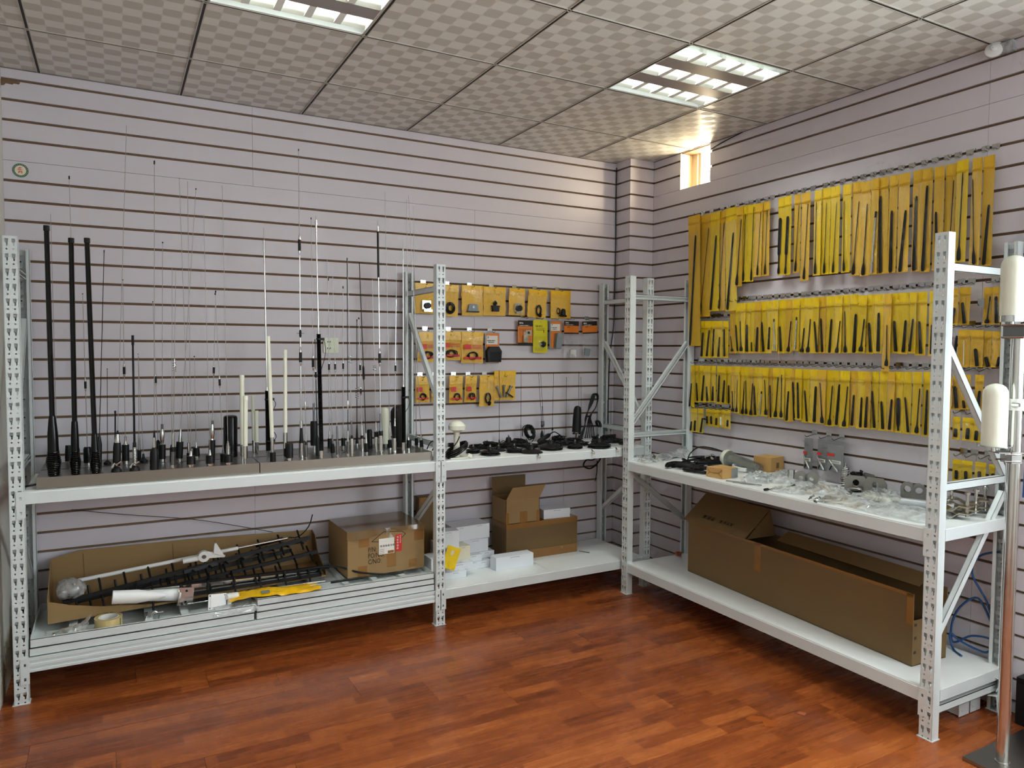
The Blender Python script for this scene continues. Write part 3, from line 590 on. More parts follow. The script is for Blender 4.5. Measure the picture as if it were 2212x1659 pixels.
 ('black cylinder antenna with chrome bulge and coil-jointed whip, mid plinth', [-2.825, -0.334, 0.936], [-2.797, -0.334, 1.753], [('body', 'K', [(0.0, 0.0146), (0.1021, 0.0146)]), ('neck', 'S', [(0.1021, 0.0111), (0.1087, 0.0067), (0.1354, 0.0111), (0.1575, 0.0089), (0.1775, 0.0058)]), ('stem', 'D', [(0.1775, 0.0051), (0.1953, 0.0051)]), ('whip', 'S', [(0.1953, 0.002), (0.4105, 0.0018)]), ('joint_cap', 'S', [(0.4105, 0.002), (0.4186, 0.0043), (0.4221, 0.0043)]), ('joint', 'K', [(0.4221, 0.0053), (0.4521, 0.0053)]), ('joint_tip', 'S', [(0.4521, 0.0048), (0.4613, 0.0037), (0.4682, 0.0018)]), ('whip', 'S', [(0.4682, 0.0016), (0.8077, 0.0011)]), ('tip', 'K', [(0.8077, 0.0031), (0.8175, 0.0029)])], []),
 ('squat black base with small chrome cone and left-leaning fine whip', [-2.846, -0.475, 0.936], [-2.86, -0.475, 2.082], [('foot', 'S', [(0.0, 0.0159), (0.0106, 0.017)]), ('body', 'K', [(0.0106, 0.0191), (0.0486, 0.0178)]), ('cone', 'S', [(0.0486, 0.0068), (0.074, 0.0025)]), ('whip', 'S', [(0.074, 0.0015), (1.1433, 0.0011)])], [('ball', 'S', 1.1461, 0.0025)]),
 ('squat black base with ridged chrome bullet and tall ball-tipped whip', [-2.768, -0.475, 0.936], [-2.779, -0.475, 2.22], [('foot', 'S', [(0.0, 0.0161), (0.0107, 0.0172)]), ('body', 'K', [(0.0107, 0.0193), (0.0448, 0.018)]), ('bullet', 'SR', [(0.0448, 0.0099), (0.0831, 0.009), (0.1108, 0.003)]), ('whip', 'S', [(0.1108, 0.0015), (1.2809, 0.0011)])], [('ball', 'S', 1.284, 0.0034)]),
 ('black-footed whip with coil joint leaning left behind the ridged chrome bullet', [-2.776, -0.374, 0.936], [-2.804, -0.374, 1.739], [('body', 'K', [(0.0, 0.0143), (0.0375, 0.0143)]), ('neck', 'S', [(0.0375, 0.0057), (0.0706, 0.0035)]), ('whip', 'S', [(0.0706, 0.002), (0.3532, 0.0018)]), ('joint_cap', 'S', [(0.3532, 0.002), (0.3615, 0.0042), (0.3651, 0.0042)]), ('joint', 'K', [(0.3651, 0.0053), (0.3961, 0.0053)]), ('joint_tip', 'S', [(0.3961, 0.0048), (0.4056, 0.0037), (0.4128, 0.0018)]), ('whip', 'S', [(0.4128, 0.0015), (0.7947, 0.0011)]), ('tip', 'K', [(0.7947, 0.0031), (0.8035, 0.0029)])], []),
 ('wide glossy black cylinder antenna standing at the back of the plinth', [-2.724, -0.215, 0.936], [-2.722, -0.215, 1.143], [('body', 'G', [(0.0, 0.0339), (0.1954, 0.0334), (0.2035, 0.0302), (0.207, 0.0209)])], []),
 ('tallest of the four white tube antennas in the cluster', [-2.689, -0.369, 0.936], [-2.688, -0.369, 1.35], [('tail', 'S', [(0.0, 0.0049), (0.018, 0.0049), (0.0225, 0.0103)]), ('ferrule', 'S', [(0.0225, 0.011), (0.0765, 0.011)]), ('tube', 'W', [(0.0765, 0.0112), (0.3915, 0.0112)]), ('cap', 'W', [(0.3915, 0.0126), (0.414, 0.0121)])], []),
 ('white tube antenna in front of the cluster, steel ferrule at its foot', [-2.691, -0.464, 0.936], [-2.687, -0.464, 1.255], [('tail', 'S', [(0.0, 0.005), (0.022, 0.005)]), ('ferrule', 'S', [(0.022, 0.0105), (0.0814, 0.0107)]), ('tube', 'W', [(0.0814, 0.011), (0.2992, 0.011)]), ('cap', 'W', [(0.2992, 0.0123), (0.319, 0.0116)])], []),
 ('cream tube antenna standing furthest back in the white cluster', [-2.598, -0.131, 0.936], [-2.601, -0.131, 1.235], [('ferrule', 'S', [(0.0, 0.0062), (0.0193, 0.0087), (0.0651, 0.0089)]), ('tube', 'W', [(0.0651, 0.0089), (0.2797, 0.0087)]), ('cap', 'W', [(0.2797, 0.0101), (0.299, 0.0096)])], []),
 ('shortest white tube antenna at the right of the cluster', [-2.601, -0.24, 0.936], [-2.603, -0.24, 1.164], [('ferrule', 'S', [(0.0, 0.0052), (0.0235, 0.0094), (0.0682, 0.0103)]), ('tube', 'W', [(0.0682, 0.0101), (0.2116, 0.0098)]), ('cap', 'W', [(0.2116, 0.0112), (0.228, 0.0108)])], []),
 ('black wrapped tuning antenna with two side clips near the plinth joint', [-2.572, -0.393, 0.936], [-2.584, -0.393, 2.06], [('foot', 'S', [(0.0, 0.0072), (0.0427, 0.0077)]), ('coil_tube', 'GR', [(0.0427, 0.0117), (0.3372, 0.0108)]), ('cone', 'S', [(0.3372, 0.0063), (0.353, 0.0041)]), ('rod', 'S', [(0.353, 0.0043), (1.0431, 0.0038)]), ('ferrule', 'S', [(1.0431, 0.0052), (1.0634, 0.005)]), ('whip', 'S', [(1.0634, 0.0014), (1.1241, 0.0011)])], [('clip', 'K', 0.2945, 0.0383, 0.0676), ('clip', 'K', 0.0899, 0.0383, -0.0585)]),
 ('white tube antenna on black cylinder base right of the tuning antenna', [-2.566, -0.475, 0.936], [-2.583, -0.475, 1.538], [('base', 'K', [(0.0, 0.0137), (0.0443, 0.0137)]), ('ferrule', 'S', [(0.0443, 0.0066), (0.0841, 0.0075), (0.1173, 0.0075)]), ('tube', 'W', [(0.1173, 0.0097), (0.6022, 0.0093)])], []),
 ('slim white tube antenna with cream cap and clear steel ferrule', [-2.502, -0.445, 0.936], [-2.498, -0.445, 1.473], [('foot', 'S', [(0.0, 0.009), (0.0181, 0.009)]), ('collar', 'K', [(0.0181, 0.0081), (0.0565, 0.0081)]), ('ferrule', 'S', [(0.0565, 0.0099), (0.1334, 0.0099)]), ('tube', 'W', [(0.1334, 0.0095), (0.5201, 0.009)]), ('cap', 'W', [(0.5201, 0.0099), (0.537, 0.009)])], []),
 ('black cylinder antenna with chrome foot in front of slim white tube', [-2.488, -0.475, 0.936], [-2.487, -0.475, 1.018], [('foot', 'S', [(0.0, 0.0144), (0.0123, 0.0144)]), ('body', 'K', [(0.0123, 0.0166), (0.0779, 0.0166), (0.082, 0.0148)])], []),
 ('very tall multi-section antenna with silver base and black loading coils', [-2.415, -0.403, 0.936], [-2.418, -0.403, 2.455], [('base', 'S', [(0.0, 0.0128), (0.073, 0.0128)]), ('sleeve', 'K', [(0.073, 0.011), (0.1209, 0.0082), (0.1483, 0.0069)]), ('neck', 'S', [(0.1483, 0.0092), (0.1825, 0.0087)]), ('rod', 'S', [(0.1825, 0.0039), (0.4562, 0.0037)]), ('joint_cap', 'S', [(0.4562, 0.0021), (0.4696, 0.0059), (0.4753, 0.0059)]), ('joint', 'K', [(0.4753, 0.0073), (0.5251, 0.0073)]), ('joint_tip', 'S', [(0.5251, 0.0066), (0.5405, 0.0051), (0.552, 0.0018)]), ('rod', 'S', [(0.552, 0.0034), (0.5976, 0.0032)]), ('hub', 'K', [(0.5976, 0.0032), (0.6067, 0.006), (0.6295, 0.006), (0.6363, 0.0027)]), ('rod', 'S', [(0.6363, 0.0032), (0.8393, 0.003)]), ('fitting', 'S', [(0.8393, 0.0043), (0.8758, 0.0043)]), ('rod', 'S', [(0.8758, 0.0027), (1.0035, 0.0027)]), ('joint_cap', 'S', [(1.0035, 0.0021), (1.0182, 0.0055), (1.0245, 0.0055)]), ('joint', 'K', [(1.0245, 0.0069), (1.0791, 0.0069)]), ('joint_tip', 'S', [(1.0791, 0.0062), (1.0959, 0.0048), (1.1085, 0.0018)]), ('whip', 'S', [(1.1085, 0.0018), (1.5099, 0.0011)]), ('tip', 'K', [(1.5099, 0.0025), (1.519, 0.0023)])], [('cross', 'K', 0.6181, 0.0206)]),
 ('slim steel antenna with small cross radials beside the multi-section antenna', [-2.408, -0.475, 0.936], [-2.413, -0.475, 1.393], [('foot', 'S', [(0.0, 0.0068), (0.0112, 0.0077)]), ('body', 'D', [(0.0112, 0.0079), (0.0717, 0.0079)]), ('collar', 'K', [(0.0717, 0.0086), (0.0874, 0.0054)]), ('neck', 'S', [(0.0874, 0.0043), (0.1232, 0.0039)]), ('whip', 'S', [(0.1232, 0.0018), (0.457, 0.0014)]), ('hub', 'S', [(0.2397, 0.0023), (0.2487, 0.0041), (0.2756, 0.0041), (0.2845, 0.0023)])], [('cross', 'S', 0.2576, 0.0204)]),
 ('black square coil box on a steel stub carrying a tall whip', [-2.294, -0.163, 0.936], [-2.303, -0.163, 2.17], [('stub', 'S', [(0.0, 0.0064), (0.0246, 0.0064)]), ('box', 'K', [(0.0246, 0.0182), (0.032, 0.0197), (0.145, 0.0197), (0.1549, 0.0172)]), ('stem', 'D', [(0.1549, 0.0062), (0.2507, 0.0057)]), ('whip', 'S', [(0.2507, 0.0022), (0.4253, 0.002)]), ('joint_cap', 'S', [(0.4253, 0.0022), (0.4384, 0.0059), (0.444, 0.0059)]), ('joint', 'K', [(0.444, 0.0074), (0.4925, 0.0074)]), ('joint_tip', 'S', [(0.4925, 0.0067), (0.5075, 0.0052), (0.5187, 0.002)]), ('whip', 'S', [(0.5187, 0.0017), (1.2242, 0.0012)]), ('tip', 'K', [(1.2242, 0.0027), (1.234, 0.0025)])], []),
 ('black whip with coil leaning against the thick black tuning tube', [-2.327, -0.375, 0.936], [-2.338, -0.375, 1.526], [('body', 'K', [(0.0, 0.0094), (0.0799, 0.0094), (0.1034, 0.0038)]), ('whip', 'K', [(0.1034, 0.0028), (0.3856, 0.0023)]), ('joint_cap', 'S', [(0.3856, 0.0021), (0.3935, 0.0041), (0.3968, 0.0041)]), ('joint', 'K', [(0.3968, 0.0052), (0.4262, 0.0052)]), ('joint_tip', 'S', [(0.4262, 0.0046), (0.4352, 0.0036), (0.442, 0.0019)]), ('whip', 'K', [(0.442, 0.0016), (0.5807, 0.0014)]), ('tip', 'K', [(0.5807, 0.0028), (0.5901, 0.0026)])], []),
 ('tallest thick black wrapped tuning antenna with steel rod above', [-2.333, -0.475, 0.936], [-2.354, -0.475, 2.126], [('foot', 'S', [(0.0, 0.0105), (0.0385, 0.0109)]), ('coil_tube', 'GR', [(0.0385, 0.0114), (0.6155, 0.0105)]), ('cone', 'S', [(0.6155, 0.0068), (0.6381, 0.0043)]), ('rod', 'S', [(0.6381, 0.0043), (1.1495, 0.0036)]), ('ferrule', 'S', [(1.1495, 0.0055), (1.1687, 0.0048)]), ('whip', 'S', [(1.1698, 0.0014), (1.1902, 0.0011)])], [('clip', 'K', 0.5906, 0.0319, 0.1411)]),
 ('rear whip on small black base with coil, just right of tuning tube', [-2.193, -0.089, 0.936], [-2.194, -0.089, 1.863], [('foot', 'K', [(0.0, 0.0107), (0.0483, 0.0102)]), ('cone', 'S', [(0.0483, 0.0056), (0.0914, 0.003)]), ('whip', 'S', [(0.0914, 0.002), (0.414, 0.0018)]), ('joint_cap', 'S', [(0.414, 0.0023), (0.4229, 0.0041), (0.4267, 0.0041)]), ('joint', 'K', [(0.4267, 0.0051), (0.4597, 0.0051)]), ('joint_tip', 'S', [(0.4597, 0.0046), (0.4698, 0.0036), (0.4775, 0.002)]), ('whip', 'S', [(0.4775, 0.0018), (0.9143, 0.0015)]), ('tip', 'K', [(0.9143, 0.003), (0.927, 0.0028)])], []),
 ('black ball-based whip with chrome cone in front of the rear small whip', [-2.263, -0.424, 0.936], [-2.287, -0.424, 1.927], [('foot', 'S', [(0.0, 0.0084), (0.0163, 0.0084)]), ('body', 'K', [(0.0163, 0.0107), (0.0442, 0.0112), (0.0628, 0.0084)]), ('cone', 'S', [(0.0628, 0.0061), (0.1094, 0.0028)]), ('whip', 'S', [(0.1094, 0.0016), (0.9913, 0.0012)])], []),
 ('slim blue-grey steel antenna with coil joint in the front row', [-2.252, -0.475, 0.936], [-2.273, -0.475, 1.841], [('foot', 'S', [(0.0, 0.0069), (0.0138, 0.0074)]), ('body', 'D', [(0.0138, 0.0085), (0.0829, 0.0085)]), ('neck', 'D', [(0.0829, 0.0048), (0.1566, 0.0041)]), ('whip', 'S', [(0.1566, 0.0018), (0.4284, 0.0016)]), ('joint_cap', 'S', [(0.4284, 0.0021), (0.4362, 0.0039), (0.4395, 0.0039)]), ('joint', 'K', [(0.4395, 0.0048), (0.4682, 0.0048)]), ('joint_tip', 'S', [(0.4682, 0.0044), (0.4771, 0.0034), (0.4837, 0.0018)]), ('whip', 'S', [(0.4837, 0.0016), (0.9052, 0.0012)])], []),
 ('rear black cylinder whip with coil joint and dark tip, right plinth', [-2.136, -0.159, 0.936], [-2.133, -0.159, 1.818], [('foot', 'S', [(0.0, 0.0101), (0.0126, 0.0101)]), ('body', 'K', [(0.0126, 0.0116), (0.0554, 0.0116)]), ('neck', 'S', [(0.0554, 0.0055), (0.1084, 0.0035)]), ('whip', 'S', [(0.1084, 0.002), (0.4208, 0.0018)]), ('joint_cap', 'S', [(0.4208, 0.0023), (0.4293, 0.004), (0.4329, 0.004)]), ('joint', 'K', [(0.4329, 0.005), (0.4644, 0.005)]), ('joint_tip', 'S', [(0.4644, 0.0045), (0.4741, 0.0035), (0.4813, 0.002)]), ('whip', 'S', [(0.4813, 0.0018), (0.8694, 0.0015)]), ('tip', 'K', [(0.8694, 0.003), (0.882, 0.0028)])], []),
 ('slim steel antenna with cross radials and dark whip, right plinth', [-2.199, -0.474, 0.936], [-2.2, -0.474, 1.932], [('foot', 'S', [(0.0, 0.0065), (0.0139, 0.007)]), ('body', 'D', [(0.0139, 0.0077), (0.0766, 0.0077)]), ('neck', 'S', [(0.0766, 0.0046), (0.13, 0.004)]), ('whip', 'K', [(0.13, 0.0019), (0.9844, 0.0019)]), ('hub', 'S', [(0.2368, 0.0023), (0.2461, 0.0042), (0.274, 0.0042), (0.2832, 0.0023)]), ('tip', 'K', [(0.9844, 0.003), (0.996, 0.0028)])], [('cross', 'S', 0.2577, 0.0186)]),
 ('steel cylinder antenna with open wire spiral high on the whip', [-2.178, -0.475, 0.936], [-2.198, -0.475, 1.912], [('foot', 'S', [(0.0, 0.0079), (0.0139, 0.0084)]), ('body', 'S', [(0.0139, 0.0095), (0.0906, 0.0095)]), ('collar', 'K', [(0.0906, 0.007), (0.1069, 0.0056)]), ('neck', 'D', [(0.1069, 0.0047), (0.1813, 0.004)]), ('whip', 'S', [(0.1813, 0.0019), (0.9762, 0.0012)])], [('coil', 'S', 0.4718, 0.509, 0.0102, 3)]),
 ('black cone-based whip with long black open coil', [-2.041, -0.098, 0.936], [-2.039, -0.098, 1.643], [('foot', 'S', [(0.0, 0.0093), (0.0129, 0.0093)]), ('cone', 'K', [(0.0129, 0.0088), (0.1191, 0.0028)]), ('whip', 'K', [(0.1191, 0.0023), (0.2667, 0.0023)]), ('whip', 'K', [(0.3289, 0.0023), (0.6966, 0.0021)]), ('tip', 'K', [(0.6966, 0.0034), (0.707, 0.0031)])], [('coil', 'K', 0.2667, 0.3289, 0.008, 5)]),
 ('steel cylinder whip with two black coil joints and dark tip', [-2.085, -0.344, 0.936], [-2.102, -0.344, 1.643], [('foot', 'S', [(0.0, 0.0073), (0.0146, 0.0078)]), ('body', 'S', [(0.0146, 0.0088), (0.0707, 0.0088)]), ('collar', 'K', [(0.0707, 0.0092), (0.0878, 0.0083)]), ('cone', 'S', [(0.0878, 0.0063), (0.1439, 0.0034)]), ('whip', 'S', [(0.1439, 0.0019), (0.3, 0.0017)]), ('joint_cap', 'S', [(0.3, 0.0022), (0.3068, 0.0039), (0.3097, 0.0039)]), ('joint', 'K', [(0.3097, 0.0049), (0.3351, 0.0049)]), ('joint_tip', 'S', [(0.3351, 0.0044), (0.3429, 0.0034), (0.3487, 0.0019)]), ('whip', 'S', [(0.3487, 0.0017), (0.4194, 0.0017)]), ('joint_cap', 'S', [(0.4194, 0.0022), (0.4273, 0.0039), (0.4307, 0.0039)]), ('joint', 'K', [(0.4307, 0.0049), (0.4598, 0.0049)]), ('joint_tip', 'S', [(0.4598, 0.0044), (0.4688, 0.0034), (0.4755, 0.0019)]), ('whip', 'S', [(0.4755, 0.0015), (0.6974, 0.0015)]), ('tip', 'K', [(0.6974, 0.0034), (0.7072, 0.0032)])], []),
 ('left-leaning black whip with black coil on a stout black base', [-2.086, -0.42, 0.936], [-2.121, -0.42, 1.922], [('foot', 'S', [(0.0, 0.0095), (0.0095, 0.0105)]), ('body', 'K', [(0.0095, 0.0119), (0.0548, 0.011)]), ('cone', 'S', [(0.0548, 0.0067), (0.1072, 0.0033)]), ('whip', 'K', [(0.1072, 0.0021), (0.3837, 0.0021)]), ('coil', 'KR', [(0.3837, 0.0033), (0.3908, 0.0062), (0.448, 0.0057), (0.4576, 0.0029)]), ('whip', 'K', [(0.4576, 0.0024), (0.9866, 0.0021)])], []),
 ('short black knobbed cylinder in the rear row, right plinth', [-1.988, -0.167, 0.936], [-1.991, -0.167, 1.032], [('body', 'K', [(0.0, 0.0144), (0.0883, 0.0139), (0.096, 0.0118)])], []),
 ('steel antenna with tight wire coil and black collar, right plinth', [-2.029, -0.41, 0.936], [-2.05, -0.41, 1.837], [('foot', 'S', [(0.0, 0.0072), (0.0145, 0.0082)]), ('body', 'S', [(0.0145, 0.0096), (0.0843, 0.0101)]), ('collar', 'K', [(0.0843, 0.012), (0.1108, 0.0111)]), ('neck', 'S', [(0.1108, 0.0053), (0.159, 0.0036)]), ('whip', 'S', [(0.159, 0.0019), (0.9012, 0.0012)])], [('coil', 'S', 0.4313, 0.4603, 0.0092, 3)]),
 ('tall antenna topped by a long black tube section, steel base', [-2.014, -0.436, 0.936], [-2.029, -0.436, 2.139], [('foot', 'S', [(0.0, 0.0086), (0.012, 0.0096)]), ('body', 'S', [(0.012, 0.0105), (0.0933, 0.0105)]), ('collar', 'K', [(0.0933, 0.012), (0.1172, 0.0115)]), ('neck', 'D', [(0.1172, 0.0072), (0.1292, 0.0048), (0.2081, 0.0046)]), ('rod', 'S', [(0.2081, 0.0031), (0.4521, 0.0029)]), ('joint_cap', 'S', [(0.4521, 0.0022), (0.4655, 0.0059), (0.4712, 0.0059)]), ('joint', 'K', [(0.4712, 0.0074), (0.5209, 0.0074)]), ('joint_tip', 'S', [(0.5209, 0.0067), (0.5362, 0.0052), (0.5477, 0.0019)]), ('rod', 'S', [(0.5477, 0.0029), (0.9017, 0.0026)]), ('tube', 'K', [(0.9113, 0.0058), (1.1457, 0.0055)]), ('ferrule', 'S', [(0.9017, 0.0038), (0.9113, 0.0048), (1.1505, 0.0043), (1.1744, 0.0029)]), ('whip', 'S', [(1.1744, 0.0017), (1.2031, 0.0014)])], []),
 ('white rounded cylinder antenna at the right end of the plinth', [-1.919, -0.223, 0.936], [-1.919, -0.223, 1.157], [('foot', 'D', [(0.0, 0.0166), (0.0206, 0.0166)]), ('radome', 'W', [(0.0206, 0.0241), (0.1696, 0.0251), (0.2004, 0.0236), (0.2159, 0.0166), (0.221, 0.0051)])], []),
 ('black squat base with stepped chrome neck and very tall fine whip', [-1.937, -0.357, 0.936], [-1.962, -0.357, 2.305], [('foot', 'S', [(0.0, 0.0098), (0.0147, 0.0103)]), ('body', 'K', [(0.0147, 0.0113), (0.0564, 0.0108)]), ('neck', 'S', [(0.0613, 0.0059), (0.0932, 0.0054), (0.1348, 0.003)]), ('whip', 'S', [(0.1348, 0.0017), (1.3692, 0.0012)])], []),
 ('wide black tapered dome antenna at the right end of the plinth', [-1.833, -0.2, 0.936], [-1.841, -0.2, 1.161], [('dome', 'K', [(0.0, 0.0312), (0.1649, 0.0403), (0.1963, 0.0377), (0.2173, 0.026), (0.2251, 0.0104)])], []),
 ('silver and black antenna with blue coil joint before the black dome', [-1.939, -0.435, 0.936], [-1.928, -0.435, 1.943], [('foot', 'S', [(0.0, 0.0107), (0.0097, 0.0097)]), ('body', 'S', [(0.0097, 0.0097), (0.0752, 0.0097)]), ('sleeve', 'K', [(0.0752, 0.0082), (0.1382, 0.0073)]), ('neck', 'S', [(0.1382, 0.0058), (0.1794, 0.0039)]), ('whip', 'S', [(0.1794, 0.0022), (0.4146, 0.0019)]), ('joint_cap', 'S', [(0.4146, 0.0022), (0.423, 0.0043), (0.4267, 0.0043)]), ('joint', 'K', [(0.4267, 0.0053), (0.4582, 0.0053)]), ('joint_tip', 'S', [(0.4582, 0.0048), (0.4679, 0.0037), (0.4752, 0.0019)]), ('rod', 'S', [(0.4752, 0.0022), (0.7685, 0.0019)]), ('fitting', 'S', [(0.7685, 0.0039), (0.8049, 0.0036)]), ('whip', 'S', [(0.8049, 0.0017), (1.0071, 0.0012)])], []),
 ('thin black wrapped tuning antenna with clip beside the rack post', [-1.891, -0.44, 0.936], [-1.894, -0.44, 2.047], [('foot', 'S', [(0.0, 0.0112), (0.0511, 0.0117)]), ('coil_tube', 'GR', [(0.0511, 0.0122), (0.3452, 0.0112)]), ('cone', 'S', [(0.3452, 0.0058), (0.3574, 0.0039)]), ('rod', 'S', [(0.3574, 0.0032), (1.0478, 0.0029)]), ('ferrule', 'S', [(1.0478, 0.0041), (1.0648, 0.0039)]), ('whip', 'S', [(1.0648, 0.0015), (1.111, 0.0012)])], [('clip', 'K', 0.2893, 0.0341, 0.073)]),
 ('black-based fine whip standing directly before the rack back post', [-1.855, -0.418, 0.936], [-1.864, -0.418, 2.264], [('foot', 'S', [(0.0, 0.0088), (0.0171, 0.0093)]), ('body', 'K', [(0.0171, 0.0103), (0.0587, 0.0098)]), ('cone', 'S', [(0.0587, 0.0049), (0.0734, 0.0025)]), ('whip', 'S', [(0.0734, 0.0017), (1.328, 0.0012)])], []),
 ('fine whip on tapered black base, second from the right plinth end', [-1.784, -0.351, 0.936], [-1.802, -0.351, 2.249], [('foot', 'S', [(0.0, 0.009), (0.02, 0.0095)]), ('body', 'K', [(0.02, 0.0105), (0.0576, 0.0095)]), ('cone', 'S', [(0.0576, 0.005), (0.0926, 0.0025)]), ('whip', 'S', [(0.0926, 0.0018), (1.3131, 0.0013)])], []),
 ('fine left-leaning whip on tapered black base at the right plinth end', [-1.772, -0.398, 0.936], [-1.847, -0.398, 2.292], [('foot', 'S', [(0.0, 0.0094), (0.0148, 0.0099)]), ('body', 'K', [(0.0148, 0.0109), (0.0519, 0.0094)]), ('cone', 'S', [(0.0519, 0.005), (0.094, 0.0025)]), ('whip', 'S', [(0.094, 0.0017), (1.3581, 0.0012)])], []),
]
